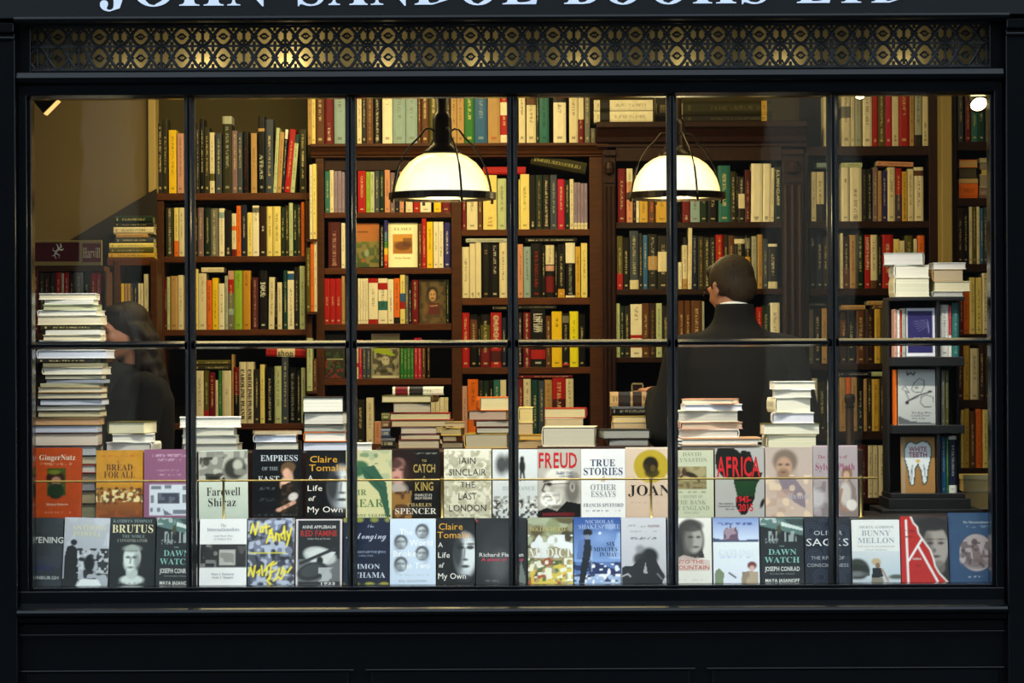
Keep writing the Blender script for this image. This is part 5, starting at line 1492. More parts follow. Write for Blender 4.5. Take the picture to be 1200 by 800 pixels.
def art(c):
    c.G('#b4b0a8', '#a8a49c'); c.E(.56, .56, .37, .27, '#a8a49c', 1, .05); c.E(.5, .40, .33, .13, '#d0ccc4', 1, .07); c.E(.80, .60, .16, .2, '#6c6862', .9, .1); c.E(.80, .55, .055, .07, '#b8b4ac', 1, .03); c.E(.80, .55, .03, .045, '#4c4844', .9, .03)
    c.E(.84, .42, .12, .09, '#8c8880', .8, .06); c.L([(.14, .47), (.34, .445)], .022, '#3c3936'); c.E(.26, .51, .07, .028, '#2a2826', .95, .03); c.L([(.17, .51), (.36, .51), (.72, .50)], .009, '#1c1b1a'); c.L([(.17, .50), (.10, .60), (.17, .625)], .018, '#46433f'); c.E(.22, .59, .06, .05, '#c8c4bc', .8, .04)
    c.E(.30, .74, .24, .11, '#e0dcd4', 1, .05); c.E(.22, .66, .13, .03, '#e8e4dc', 1, .03); c.L([(.14, .69), (.30, .695)], .012, '#3c3936', .9); c.E(.48, .66, .12, .1, '#c0bcb4', .8, .08); c.N(16, .55, '#8c8880', .5, (.1, .64, .5, .84), seed=4); c.E(.42, .84, .16, .03, '#5c5852', .8, .05)
    c.P([(0, .90), (.22, .85), (.44, .90), (.66, .76), (1, .80), (1, 1), (0, 1)], '#121112'); gtxt(c, .45, .9, .36, '#5c6c84', .6)
up(630, 681, 526.5, '#bcb8b0', art, [('FREUD', 'bold', .47, .165, .215, .88, '#c01c24'), ('IN HIS TIME', 'italic', .62, .345, .04, .4, '#4c5c78'), ('AND OURS', 'italic', .66, .395, .03, .35, '#4c5c78'), ('ELISABETH ROUDINESCO', 'sans', .48, .945, .045, .72, '#a81c24')],
   'grey portrait cover of a bearded man under large red capitals')
up(681, 733, 526.5, '#d4d4d4', lambda c: (c.R(.48, 0, 1, .5, '#ccccd0', .6), gtxt(c, .1, .9, .895, '#787c88', .7)), [('TRUE', 'serif', .49, .20, .10, .56, '#2c3c64'), ('STORIES', 'serif', .5, .325, .105, .88, '#2c3c64'), ('&', 'italic', .5, .435, .08, None, '#c89c3c'), ('OTHER', 'serif', .5, .555, .085, .58, '#8c9098'), ('ESSAYS', 'serif', .5, .655, .085, .56, '#8c9098'),
   ('FRANCIS SPUFFORD', 'serif', .5, .815, .052, .90, '#5c6474')], 'white cover with blue serif capitals between portrait and beige covers')
def art(c):
    c.G('#c8b4a0', '#c4ac98'); c.E(.56, .27, .38, .235, '#b49c2c', 1, .02); c.E(.55, .25, .17, .12, '#241c10', 1, .04); c.E(.58, .36, .16, .07, '#2c2414', .9, .04); c.E(.45, .28, .05, .04, '#3c3018', .9); c.E(.6, .3, .06, .05, '#6c5820', .7, .03); c.R(0, 0, 1, .012, '#dccfc0')
    gtxt(c, .1, .95, .79, '#a89484', .4)
up(733, 787, 524.5, '#c8b4a0', art, [('JOAN', 'serif', .52, .61, .15, .92, '#241c18')], 'beige cover bearing a gold disc with dark profile head', spine='#dccfc0')
def art(c):
    c.G('#b8bca4', '#b8bca4'); c.R(.1, .24, .84, .58, '#8c845c'); c.N(8, .5, '#a89c74', .8, (.1, .24, .84, .45), seed=4); c.E(.46, .36, .18, .035, '#2c2418', 1, .03, 15); c.E(.34, .32, .05, .06, '#4c3428', 1, .03); c.L([(.6, .40), (.68, .46)], .02, '#241c14'); c.L([(.3, .38), (.2, .44)], .02, '#3c2c20'); c.E(.22, .33, .04, .06, '#5c4430', .9)
    c.N(14, .5, '#6c4c38', .7, (.1, .47, .84, .58), seed=8); gtxt(c, .2, .85, .625, '#7c8468', .7)
up(784, 836.5, 528, '#b8bca4', art, [('DAVID', 'serif', .52, .06, .055, .42, '#8c947c'), ('KYNASTON', 'serif', .5, .145, .06, .72, '#8c947c'), ('A HISTORY OF', 'italic', .5, .69, .045, .5, '#8c947c'), ('THE BANK', 'serif', .5, .775, .065, .66, '#8c947c'), ('OF ENGLAND', 'serif', .5, .86, .065, .8, '#8c947c'), ('1694-2013', 'serif', .5, .93, .03, .35, '#949c84')],
   'pale green cover with a small galloping horse picture')
def art(c):
    c.F('#a8a8a6')
    af = [(.06, .0), (.0, .12), (.03, .3), (.16, .42), (.37, .44), (.40, .56), (.45, .70), (.41, .82), (.52, .97), (.62, .97), (.72, .84), (.80, .74), (.82, .56), (.92, .44), (.97, .36), (.88, .34), (.78, .18), (.72, .05), (.56, .03), (.52, .07), (.40, .0)]
    c.P(af, '#141a14');
    c.P([(.37, .47), (.90, .47), (.84, .54), (.82, .64), (.78, .7), (.45, .7), (.40, .56)], '#1c4424'); c.E(.955, .80, .035, .07, '#141614', 1, .02, 20)
    c.P([(.42, .72), (.8, .72), (.72, .84), (.62, .97), (.52, .97), (.41, .84)], '#241414')
up(838, 896, 525.5, '#a8a8a6', art, [('AFRICA', 'bold', .48, .27, .28, .88, '#c41c24'), ('1945-', 'bold', .58, .74, .085, .30, '#d01c24'), ('2015', 'bold', .62, .86, .10, .30, '#d01c24'), ('The continent', 'serif', .22, .80, .028, .3, '#2c2c2c'), ('transformed since', 'serif', .24, .84, .028, .34, '#2c2c2c'), ('the war', 'serif', .3, .88, .028, .18, '#2c2c2c')],
   'grey cover with a black and green Africa map and red capitals', spine='#9c3c30')
def art(c):
    c.G('#b4a49c', '#c0aa9c'); c.E(.45, .35, .22, .24, '#a08c80', .5, .1); c.E(.42, .2, .26, .17, '#6c5c4c', .8, .08); c.E(.40, .29, .17, .15, '#b8947c', 1, .06); c.E(.38, .39, .13, .09, '#8c7058', .8, .06); c.E(.32, .25, .05, .02, '#4c3c34', .8); c.E(.47, .25, .05, .02, '#4c3c34', .8); c.E(.38, .36, .06, .015, '#6c3c34', .8)
    c.P([(.28, .46), (.6, .42), (.85, .65), (.85, .88), (.62, .8), (.35, .62)], '#7c7084', .85); c.N(6, .5, '#b49484', .6, (0, .6, .6, 1), seed=5); c.N(7, .55, '#e0c8a8', .6, (0, .4, 1, 1), seed=9)
up(897, 952.7, 524.5, '#b8a89e', art, [('Renoir', 'serif', .72, .70, .085, .5, '#b4aebc')], 'faded pink cover painted with a bearded man', T=.035)
def art(c):
    c.G('#a89ca0', '#a09498'); c.P([(.6, 1), (.5, .75), (.62, .5), (.8, .45), (.95, .6), (1, 1)], '#8c7c78'); c.E(.76, .40, .12, .1, '#8c6c4c', 1, .04); c.E(.75, .43, .07, .07, '#c09c88', 1, .03); c.E(.72, .68, .13, .17, '#ccc4c0', .8, .06); c.E(.86, .84, .12, .08, '#d8d0cc', .9, .04)
    c.L([(.64, .62), (.56, .86), (.78, .92)], .03, '#a8806c'); c.N(8, .55, '#6c6468', .6, (0, .5, .6, 1), seed=4); c.R(0, 0, 1, .012, '#d0b4b8'); c.E(.05, .75, .2, .15, '#c4c0c4', .6, .1)
up(953, 1005.6, 522.5, '#a4989c', art, [('The Letters of', 'serif', .44, .16, .05, .66, '#94506c'), ('Sylvia Plath', 'serif', .5, .30, .095, .88, '#94406a')], 'mauve-grey cover with pink title and seated woman, rightmost of upper row', T=.04)

# lower row
def art(c):
    c.G('#34393c', '#2a2e33'); c.N(4, .5, '#3c4450', .5, seed=3); c.E(.5, .72, .4, .06, '#24244c', .5, .15)
lo(19, 71.5, 608, '#2e3236', art, [('EVENING', 'bold', .62, .32, .085, .78, '#d8d8d4'), ('1945', 'serif', .6, .73, .05, .3, '#2c2c70'), ('EDINBURGH', 'bold', .60, .86, .045, .66, '#c0c4c4')], 'dark slate cover with white capitals, leftmost of lower row', spine='#1c1e22', roll=1)
def art(c):
    c.G('#b4b8c0', '#a4a8b0'); c.N(5, .5, '#c4c8d0', .5, (0, 0, 1, .4), seed=3); c.E(.22, .36, .07, .045, '#141416'); c.R(.15, .335, .29, .35, '#101012'); c.P([(.08, .42), (.2, .4), (.32, .46), (.34, .8), (.3, .98), (.04, .98), (.02, .6)], '#141518')
    c.N(13, .48, '#1c1e22', .95, (.3, .44, 1, .62), seed=4); c.N(10, .42, '#17181c', .95, (.1, .6, 1, .9), seed=7); c.N(16, .6, '#c8ccd0', .8, (.3, .48, 1, .8), seed=5); c.E(.58, .66, .12, .12, '#0e0f12', 1, .04)
    c.P([(.42, .88), (.78, .88), (.9, 1), (.3, 1)], '#d4d6dc'); c.P([(0, .88), (.38, .88), (.26, 1), (0, 1)], '#18191c')
lo(72, 125.5, 608, '#a8acb4', art, [('ANTHONY', 'serif', .55, .145, .07, .78, '#e8dcb0'), ('POWELL', 'serif', .52, .235, .07, .62, '#e8dcb0')], 'black-and-white photograph cover with pale gold name, dark coated figure at left', roll=1.6)
def art(c):
    c.G('#24282a', '#1a1d1e'); c.E(.5, .90, .26, .07, '#c4ccc8', 1, .04); c.E(.5, .80, .13, .09, '#b4bcb8', 1, .04); c.E(.5, .57, .19, .17, '#c4ccc8', 1, .04); c.E(.5, .45, .2, .05, '#9ca49e', .9, .04); c.E(.44, .66, .13, .12, '#ccd4d0', .8, .05); c.E(.61, .62, .07, .12, '#7c8480', .7, .06)
    c.R(.32, .475, .62, .49, '#5c6460', .6, .03); c.E(.41, .575, .05, .018, '#3c4442', .9); c.E(.55, .575, .05, .018, '#3c4442', .9); c.L([(.47, .58), (.46, .66)], .014, '#7c8480'); c.E(.47, .72, .06, .014, '#4c5452', .9); gtxt(c, .2, .8, .945, '#6c7474', .5)
lo(127, 180.5, 607.5, '#202426', art, [('KATHRYN TEMPEST', 'serif', .5, .055, .042, .86, '#8ca0a4'), ('BRUTUS', 'bserif', .5, .165, .115, .9, '#f0e8b8'), ('THE NOBLE', 'serif', .52, .275, .042, .5, '#8c9c9c'), ('CONSPIRATOR', 'serif', .5, .335, .045, .66, '#9c9c94')],
   'charcoal cover with a pale marble bust under cream capitals', roll=.4)
def dawn(c):
    c.G('#24282c', '#22262a'); c.P([(0, 0), (1, 0), (1, .3), (.5, .2), (0, .16)], '#5c7c78'); c.P([(.55, .02), (1, .02), (1, .12), (.7, .1)], '#3c4c4c'); c.P([(.5, .06), (1, .16), (1, .2), (.5, .12)], '#c0ccc8'); c.N(12, .5, '#b8c0c0', .8, (0, 0, .45, .1), seed=4)
    c.P([(0, .12), (1, .27), (1, .40), (.0, .26)], '#1c2024'); c.N(24, .5, '#a8b4b4', .8, (.2, .2, 1, .36), seed=3, sy=4); c.E(.44, .17, .05, .07, '#4c4c34', 1, .03); gtxt(c, .12, .42, .33, '#9ca4a4', .7); gtxt(c, .12, .4, .37, '#9ca4a4', .7)
dtx = [('THE', 'serif', .5, .43, .022, .12, '#8cb0a8'), ('DAWN', 'bserif', .51, .515, .085, .64, '#8cc4bc'), ('WATCH', 'bserif', .5, .635, .085, .8, '#8cc4bc'), ('JOSEPH CONRAD', 'bold', .5, .77, .065, .8, '#e0e0dc'), ('IN A GLOBAL WORLD', 'sans', .5, .845, .02, .56, '#a8a8a4'), ('MAYA JASANOFF', 'bold', .5, .945, .05, .78, '#e4e4e0')]
lo(181.5, 229, 608, '#24282c', dawn, dtx, 'dark grey-green cover with bridge picture left of first window bar', roll=.8)
def art(c):
    c.R(0, .38, 1, .72, '#2c2a2a'); c.N(12, .55, '#8c8c8a', .8, (0, .38, .42, .72), seed=6); c.R(.42, .46, .76, .69, '#b0b0aa'); c.N(9, .5, '#7c7c76', .7, (.44, .48, .74, .68), seed=3); c.N(11, .6, '#5c5a58', .8, (.76, .4, 1, .7), seed=8)
lo(233, 288.5, 609, '#dce2e4', art, [('The', 'serif', .5, .10, .045, .12, '#9ca8b0'), ('Internationalists', 'serif', .5, .16, .05, .68, '#8c98a4'), ('And Their Plan', 'italic', .5, .255, .03, .4, '#a4b0b8'), ('to Outlaw War', 'italic', .5, .30, .03, .38, '#a4b0b8'), ('Oona A. Hathaway', 'serif', .5, .815, .035, .48, '#7c8890'), ('Scott J. Shapiro', 'serif', .5, .865, .035, .44, '#7c8890')],
   'white cover crossed by a dark photographic band', spine='#3c6458')
def art(c):
    c.G('#7c84a0', '#74788c'); c.N(9, .5, '#2c3040', .85, seed=4, w=.15); c.N(13, .55, '#b4bcd0', .8, seed=9); c.N(7, .6, '#14161e', .8, (0, .2, 1, 1), seed=11); c.R(.02, .50, .82, .52, '#d4cc3c', .8)
    Y = '#e8d42a'
    for p in ([(.06, .22), (.10, .08), (.16, .24), (.22, .06)], [(.28, .12), (.26, .2), (.32, .2), (.32, .12)], [(.38, .08), (.40, .22)], [(.34, .14), (.46, .12)], [(.46, .18), (.52, .16), (.46, .22), (.52, .22)], [(.4, .36), (.50, .18), (.56, .34)], [(.44, .28), (.56, .28)], [(.60, .32), (.60, .22), (.66, .24), (.68, .34)], [(.74, .3), (.70, .24), (.76, .22), (.78, .12), (.80, .32)], [(.84, .20), (.88, .30)], [(.94, .14), (.84, .4)],
              [(.02, .84), (.06, .72), (.12, .86), (.16, .70)], [(.2, .8), (.26, .76), (.24, .84)], [(.3, .7), (.32, .84)], [(.36, .78), (.42, .72), (.40, .84)], [(.44, .7), (.56, .64)], [(.48, .9), (.5, .7), (.62, .66)], [(.50, .8), (.6, .76)], [(.64, .84), (.68, .74)], [(.72, .82), (.76, .72), (.8, .8)], [(.5, .97), (.42, .92), (.50, .84)], [(.56, .92), (.66, .86), (.72, .9), (.82, .78)], [(.86, .8), (.94, .72)]): c.L(p, .018, Y)
lo(289.5, 344.5, 608.5, '#74788c', art, [], 'bluish photograph cover scrawled over with yellow brush script', spine='#c8a878')
def art(c):
    c.R(.04, .02, .96, .99, '#1e2022'); c.R(.04, .6, .96, .99, '#c8ccd0', .25); c.E(.52, .55, .36, .13, '#b8bcbc', 1, .04, 12); c.P([(.22, .5), (.5, .44), (.86, .5), (.52, .78)], '#c4c8c8'); c.L([(.1, .66), (.86, .44)], .035, '#2c2e30'); c.E(.52, .62, .07, .06, '#141414'); c.E(.36, .78, .34, .13, '#2c2e30', 1, .03, -15); c.E(.34, .77, .24, .09, '#46484a', 1, .04, -15)
    c.N(8, .5, '#b8bcc0', .8, (.5, .72, .96, .96), seed=3); c.R(.04, .935, .96, .985, '#121212', .9)
lo(346, 400.5, 609.5, '#c8c4c8', art, [('ANNE APPLEBAUM', 'bold', .5, .12, .045, .72, '#d8d8d8'), ('RED FAMINE', 'bold', .5, .215, .085, .78, '#b02c28'), ("Stalin's War on Ukraine", 'serif', .5, .295, .026, .5, '#b8b8b8'), ('1933', 'bold', .7, .96, .035, .3, '#e0e0e0')],
   'dark cover in pale border with red capitals over a boat', spine='#a84c60')
def art(c):
    c.G('#101c3c', '#0e1834')
    for u in (0.02, .35, .68, 1): c.E(u, .03, .09, .035, '#8c9438', .9, .03); c.E(u - .1, .975, .1, .03, '#a8a43c', .9, .03)
    c.R(0, .985, 1, 1, '#8c9438'); gtxt(c, .2, .9, .50, '#8c98b8', .4)
lo(402, 455.5, 608, '#101c3c', art, [('Belonging', 'script', .5, .26, .10, .88, '#c0c8dc'), ('the', 'script', .6, .12, .05, .14, '#a8b0cc'), ('THE STORY OF THE JEWS', 'sans', .5, .505, .035, .86, '#98a4c0'), ('1492-1900', 'sans', .5, .56, .025, .3, '#98a4c0'), ('SIMON', 'serif', .5, .715, .07, .6, '#ccd4e4'), ('SCHAMA', 'serif', .52, .84, .08, .8, '#ccd4e4')],
   'navy cover with handwritten white title and gold scroll edges')
def art(c):
    c.G('#bccadc', '#b8c6d8')
    for cx, cy, q in ((.70, .20, 1), (.24, .36, -1), (.70, .53, 1), (.24, .69, -1)): c.face(cx, cy, .11, .09, '#b4bcc4', '#34383c', '#26282c', q); c.E(cx, cy + .08, .07, .02, '#5c6064', .7)
    gtxt(c, .1, .95, .84, '#a0acb8', .4)
lo(456.5, 510.5, 609, '#ccd8e4', art, [('The', 'sans', .35, .20, .09, .28, '#ffffff'), ('World', 'sans', .68, .36, .09, .5, '#ffffff'), ('Broke', 'sans', .33, .52, .09, .5, '#ffffff'), ('in Two', 'sans', .62, .70, .09, .5, '#ffffff'), ('BILL GOLDSTEIN', 'sans', .5, .93, .03, .6, '#8c98a4')],
   'pale blue cover with four small scattered grey heads', spine='#c8a018')
lo(511.5, 556.5, 608, '#101114', claire, ctx(.62, .86), 'grey portrait cover with gold upper lettering right of pale blue four-head cover', spine='#2c2c30')
def art(c):
    c.G('#26282a', '#222426'); c.E(.42, .62, .34, .34, '#4c4e50', .6, .2); c.E(.5, .3, .3, .2, '#343638', .8, .2); c.E(.46, .7, .16, .2, '#6c6e70', .6, .15); c.P([(.84, .95), (.88, .62), (.98, .9), (.98, .99)], '#7c8480', .9); gtxt(c, .1, .45, .94, '#8c8c8c', .5); c.E(.0, .04, .03, .02, '#c43c44')
lo(557.5, 617.5, 608.5, '#26282a', art, [('Richard Flanagan', 'bold', .50, .545, .055, .86, '#d8d8d8'), ('A piece of advice', 'bold', .52, .615, .045, .82, '#d43c5c')], 'dark grey cover with white and pink line of lettering at middle bar')
def art(c):
    c.G('#8c8c6c', '#b0a074'); c.N(5, .45, '#5c5434', .9, (0, 0, 1, .45), seed=3); c.N(6, .5, '#a8b094', .9, (0, 0, 1, .5), seed=8); c.E(.86, .28, .13, .09, '#4c4430', 1, .04); c.E(.2, .2, .15, .08, '#5c5030', .9, .06); c.E(.56, .14, .16, .12, '#8c9468', .9, .06); c.N(8, .52, '#d8dce0', .9, (0, .25, 1, .6), seed=5)
    c.N(9, .5, '#a8442c', .85, (0, .6, 1, 1), seed=6); c.N(10, .5, '#d8c048', .9, (0, .65, 1, 1), seed=12); c.N(11, .58, '#3c6c3c', .8, (0, .6, 1, .95), seed=14); c.N(12, .6, '#e8e4d4', .8, (0, .6, 1, .95), seed=2)
lo(618.5, 671.5, 608, '#9c9470', art, [('HOLLINGHURST', 'serif', .45, .17, .06, .8, '#c8b878'), ('THE', 'serif', .5, .40, .04, .16, '#e4dccc'), ('MEDICI', 'serif', .48, .52, .13, .92, '#eceae4')], 'flowery yellow-green painted cover with white capitals across')
def art(c):
    c.G('#2c54a0', '#7c9cd0', 0, .65, (0, .66)); c.N(5, .5, '#a4bce4', .6, (.3, .1, 1, .62), seed=3); c.E(.62, .3, .3, .1, '#94b0e0', .5, .2); c.P([(.35, .64), (1, .8), (1, .9), (.3, .9)], '#24386c'); c.G('#a8b8d8', '#8ca4cc', .82, 1, (.84, 1)); c.N(10, .55, '#1c2c5c', .9, (0, .66, 1, .95), seed=5, sy=16); c.N(12, .6, '#e4ecf8', .9, (.2, .68, 1, 1), seed=7, sy=16)
    c.E(.3, .22, .1, .05, '#10141c', 1, .02); c.R(.2, .24, .40, .255, '#10141c'); c.E(.29, .285, .05, .03, '#8c8c90', 1, .02); c.P([(.22, .32), (.36, .33), (.38, .5), (.33, .64), (.18, .62)], '#1c2430'); c.P([(.1, .34), (.24, .32), (.18, .62), (.06, .62)], '#5c78b0'); c.P([(.18, .6), (.34, .62), (.22, .98), (.1, .98)], '#161c28'); c.L([(.38, .5), (.38, .8)], .008, '#b8c0cc'); c.E(.56, .235, .025, .015, '#e8f0ff')
lo(672.4, 727.5, 607.5, '#5c7cb8', art, [('NICHOLAS', 'serif', .55, .065, .055, .6, '#a8bce0'), ('SHAKESPEARE', 'serif', .55, .14, .065, .88, '#a8bce0'), ('SIX', 'bserif', .79, .395, .06, .18, '#1c2440'), ('MINUTES', 'bserif', .68, .475, .06, .5, '#1c2440'), ('IN MAY', 'bserif', .74, .55, .06, .38, '#1c2440')],
   'blue cover with a bowler-hatted man standing on a shore')
def art(c):
    c.G('#c0c0c8', '#b4b4bc'); gtxt(c, .14, .86, .12, '#9c8c8c', .8, 4, .02); gtxt(c, .2, .8, .205, '#9c9ca4', .7); gtxt(c, .22, .78, .305, '#74747c', .9, 6, .018); c.E(.62, .58, .2, .13, '#202226', 1, .08); c.E(.42, .62, .15, .1, '#2c2e32', .95, .08); c.E(.42, .47, .1, .06, '#7c7c84', .7, .08); c.P([(.02, .73), (.25, .72), (.4, .6), (.75, .6), (.86, .75), (.97, .86), (.9, 1), (0, 1)], '#24262a'); c.P([(.48, .82), (.54, .66), (.58, .84)], '#a8a8ae'); c.L([(0, .88), (.14, .84), (.2, .88)], .015, '#b4b4bc'); c.L([(.8, .84), (.98, .98)], .012, '#8c8c94'); c.L([(.9, .94), (.98, .88)], .01, '#24262a')
lo(728.2, 781, 608, '#bcbcc4', art, [], 'pale grey cover with a smoky black flower-like shape')
def art(c):
    c.G('#d4d2cc', '#d0cec6'); c.E(.5, .34, .33, .32, '#3c3a38', 1, .06); c.P([(.2, .3), (.15, .62), (.3, .66), (.4, .3)], '#34322f'); c.P([(.7, .3), (.84, .6), (.7, .6)], '#34322f'); c.E(.6, .33, .2, .2, '#a8a49e', 1, .05); c.E(.46, .34, .12, .2, '#6c6864', .8, .08); c.E(.70, .29, .05, .018, '#34302c', .9); c.E(.52, .29, .06, .018, '#34302c', .9); c.E(.64, .44, .07, .016, '#4c4440', .9); c.E(.55, .12, .26, .09, '#44423e', .9, .05)
    c.P([(.02, .66), (.35, .56), (.6, .6), (.95, .64), (.95, .8), (.0, .8)], '#c8b4ac', .8); gtxt(c, .15, .9, .93, '#b0aca4', .4)
lo(783, 834.5, 608, '#d2d0c8', art, [('INTO THE', 'sans', .48, .66, .055, .66, '#c4483c'), ('MOUNTAIN', 'sans', .53, .745, .06, .82, '#c4483c')], 'off-white cover with a long-haired grey portrait and red title')
def art(c):
    c.G('#7c94c8', '#b8c4dc', 0, .3, (0, .34)); gtxt(c, .1, .9, .09, '#44589c', .9, 4, .02); c.G('#ccd4e4', '#c8ccdc', .34, 1, (.34, 1)); c.P([(.22, .34), (.24, .2), (.3, .14), (.36, .18), (.38, .06), (.42, .18), (.5, .14), (.54, .2), (.56, .34)], '#6c5468'); c.N(12, .5, '#a890a0', .8, (.22, .15, .56, .34), seed=4); c.P([(0, .30), (.2, .33), (.6, .34), (1, .32), (1, .37), (0, .36)], '#4c5878')
    c.P([(.04, .8), (.12, .76), (.24, .84), (.2, .99), (.02, .99)], '#7c8c6c'); c.L([(.34, .83), (.48, .90)], .016, '#24303c'); c.E(.84, .72, .1, .06, '#7c3c38', 1, .03); c.E(.84, .76, .06, .04, '#c8a498', 1, .03); c.P([(.62, .82), (.8, .8), (.98, .82), (.98, .99), (.6, .99)], '#b09c84'); c.N(8, .5, '#7c7060', .6, (.62, .82, .96, .99), seed=3); gtxt(c, .15, .85, .60, '#8c9cc0', .4)
lo(836, 890.3, 608, '#c8ccdc', art, [('CATLING', 'serif', .5, .525, .09, .75, '#dce4f0')], 'snowy blue-white cover with domed towers and reading figure')
lo(891.3, 942.5, 608, '#24282c', dawn, dtx, 'dark grey-green cover with bridge picture right of snowy blue-white cover')
def art(c):
    c.G('#1c2230', '#1a2030')
    for cx, cy in ((.15, .2), (.5, .1), (.85, .25), (.2, .6), (.6, .5), (.9, .72), (.35, .9), (.7, .95)):
        for r in (.08, .13, .18):
            c.L([(cx + r * math.cos(t), cy + r * math.sin(t) / c.asp) for t in [i * .42 for i in range(16)]], .003, '#6c7c9c', .55)
lo(943.5, 997.5, 607.5, '#1c2230', art, [('OLIVER', 'sans', .52, .235, .065, .62, '#c8ccd4'), ('SACKS', 'sans', .5, .375, .11, .92, '#eceef0'), ('THE RIVER OF', 'sans', .5, .61, .05, .72, '#c0c4cc'), ('CONSCIOUSNESS', 'sans', .5, .72, .05, .9, '#c0c4cc')], 'midnight blue cover of interlocking rings behind the fifth window bar')
def art(c):
    c.G('#d8dad6', '#d4d6d4'); c.G('#c8ccd0', '#b8c4cc', .48, .8, (.5, 1)); c.E(.1, .78, .25, .17, '#3c4038', 1, .05); c.N(8, .5, '#20241c', .8, (0, .62, .36, .95), seed=3); c.E(.92, .9, .16, .04, '#5c6458', 1, .03); c.R(.0, .93, 1, 1, '#b4bcc4', .8); c.E(.05, .85, .22, .04, '#8c9094', .7, .05)
    c.E(.5, .66, .1, .055, '#c0a884', 1, .02); c.E(.53, .72, .05, .045, '#8c6c54', 1, .02); c.P([(.42, .76), (.60, .75), (.64, .9), (.4, .92)], '#1c2028'); c.P([(.4, .91), (.62, .9), (.66, 1), (.38, 1)], '#8c8474'); c.L([(.62, .78), (.74, .96)], .02, '#b08c74')
lo(999, 1055.5, 610.5, '#d8dad6', art, [('MERYL GORDON', 'serif', .52, .115, .04, .72, '#a8a8a4'), ('BUNNY', 'serif', .51, .21, .085, .6, '#a8b0b4'), ('MELLON', 'serif', .51, .325, .085, .76, '#a8b0b4'), ('THE LIFE OF AN AMERICAN', 'sans', .5, .42, .025, .78, '#c8a8a0'), ('STYLE LEGEND', 'sans', .5, .47, .022, .45, '#b0a8a4')],
   'white cover with a woman in straw hat beside dark bushes', spine='#e0e0dc', T=.03)
def art(c):
    c.G('#3c3634', '#34302e'); c.face(.74, .44, .27, .32, '#a89c94', '#3c3430', '#2c2624', -1); c.E(.7, .12, .34, .1, '#2c2624', 1, .05); c.P([(.6, .82), (1, .7), (1, 1), (.5, 1)], '#24201e'); c.E(.8, .76, .14, .1, '#7c726c', .8, .06)
    pl = [(.22, 0), (.28, .1), (.36, .16), (.38, .25), (.5, .38), (.62, .5), (.68, .62), (.72, .75), (.8, .85), (.97, .98)]
    c.P([(0, 0)] + pl + [(.95, 1), (0, 1)], '#c42018'); c.L(pl, .016, '#e4dcd4'); c.L([(.12, .06), (.14, .98)], .022, '#e8e0dc'); c.L([(.45, .34), (.16, .66)], .022, '#e8e0dc'); c.L([(.36, .44), (.76, .97)], .022, '#e8e0dc')
    gtxt(c, .1, .3, .22, '#5c1410', .7); gtxt(c, .1, .3, .31, '#5c1410', .7); gtxt(c, .28, .44, .74, '#7c1410', .5); gtxt(c, .3, .42, .84, '#7c1410', .4)
lo(1056.5, 1112, 606.5, '#c42018', art, [('KAFKA', 'bold', .34, .635, .035, .18, '#e8d8d0')], 'red cover with white angular lines and cropped face at right', spine='#a01c18', T=.03)
def art(c):
    c.G('#38587c', '#34547c'); c.N(5, .5, '#305078', .4, seed=3); c.R(0, 0, .04, 1, '#2c4468', .8); c.E(.62, .57, .385, .265, '#b4a4a4', 1, .02); gtxt(c, .4, .95, .2, '#94a4bc', .6); gtxt(c, .4, .75, .91, '#b4c0d0', .7); c.E(.6, .72, .3, .07, '#7c6c6c', .8, .08); c.E(.58, .42, .07, .05, '#5c4848', .9, .03); c.P([(.5, .46), (.66, .46), (.78, .7), (.55, .7)], '#7c6464', .8); c.E(.32, .54, .05, .04, '#4c3c3c', .9); c.E(.34, .64, .1, .08, '#6c5858', .8, .05); c.E(.3, .66, .07, .06, '#c8bcbc', .7); c.N(13, .58, '#5c4848', .7, (.25, .4, .9, .78), seed=4)
lo(1113, 1165, 602.5, '#36567c', art, [('The Metamorphoses of', 'serif', .66, .135, .035, .66, '#c4ccd8')], 'blue cloth cover with pale round engraving, rightmost of lower row', spine='#28406a', T=.035)

# face-out covers farther inside
GF = 'books face-out on the bookcases'
yb_ = YB + .03
def fo(x0, x1, t, b, *a, y=yb_, **k): k.setdefault('lean', 4); k.setdefault('res', .7); k['group'] = GF; k.setdefault('gloss', False); k.setdefault('T', .012); k.setdefault('hard', False); return cover(x0, x1, t, b, y, *a, **k)
def art(c):
    c.G('#b06428', '#a8682c', 0, .45, (0, .45)); c.G('#5c6834', '#34502c', .45, 1, (.42, 1)); c.N(6, .5, '#8c7c44', .7, (0, .4, 1, 1), seed=4); c.E(.45, .68, .1, .08, '#8c9c84', .9, .05); c.E(.3, .85, .1, .05, '#a85c2c', .7); c.R(.05, .18, .5, .215, '#3c2414', .7)
fo(417.4, 444.3, 261.5, 313.4, '#a8642c', art, [], 'orange and green painted cover face-out on second shelf below the left lamp')
def art(c):
    c.R(.16, .26, .82, .70, '#a86c24'); c.R(.16, .26, .82, .42, '#c88c34'); c.E(.5, .52, .28, .1, '#6c3c14', .9, .05); c.R(.5, .34, .8, .54, '#5c3014', .7)
fo(454.8, 489.4, 261, 313.4, '#e0d8b4', art, [('ELMET', 'serif', .5, .14, .06, .6, '#8c8468'), ('Fiona Mozley', 'serif', .5, .79, .04, .55, '#a85c2c')], 'cream cover with orange picture square face-out below the left lamp')
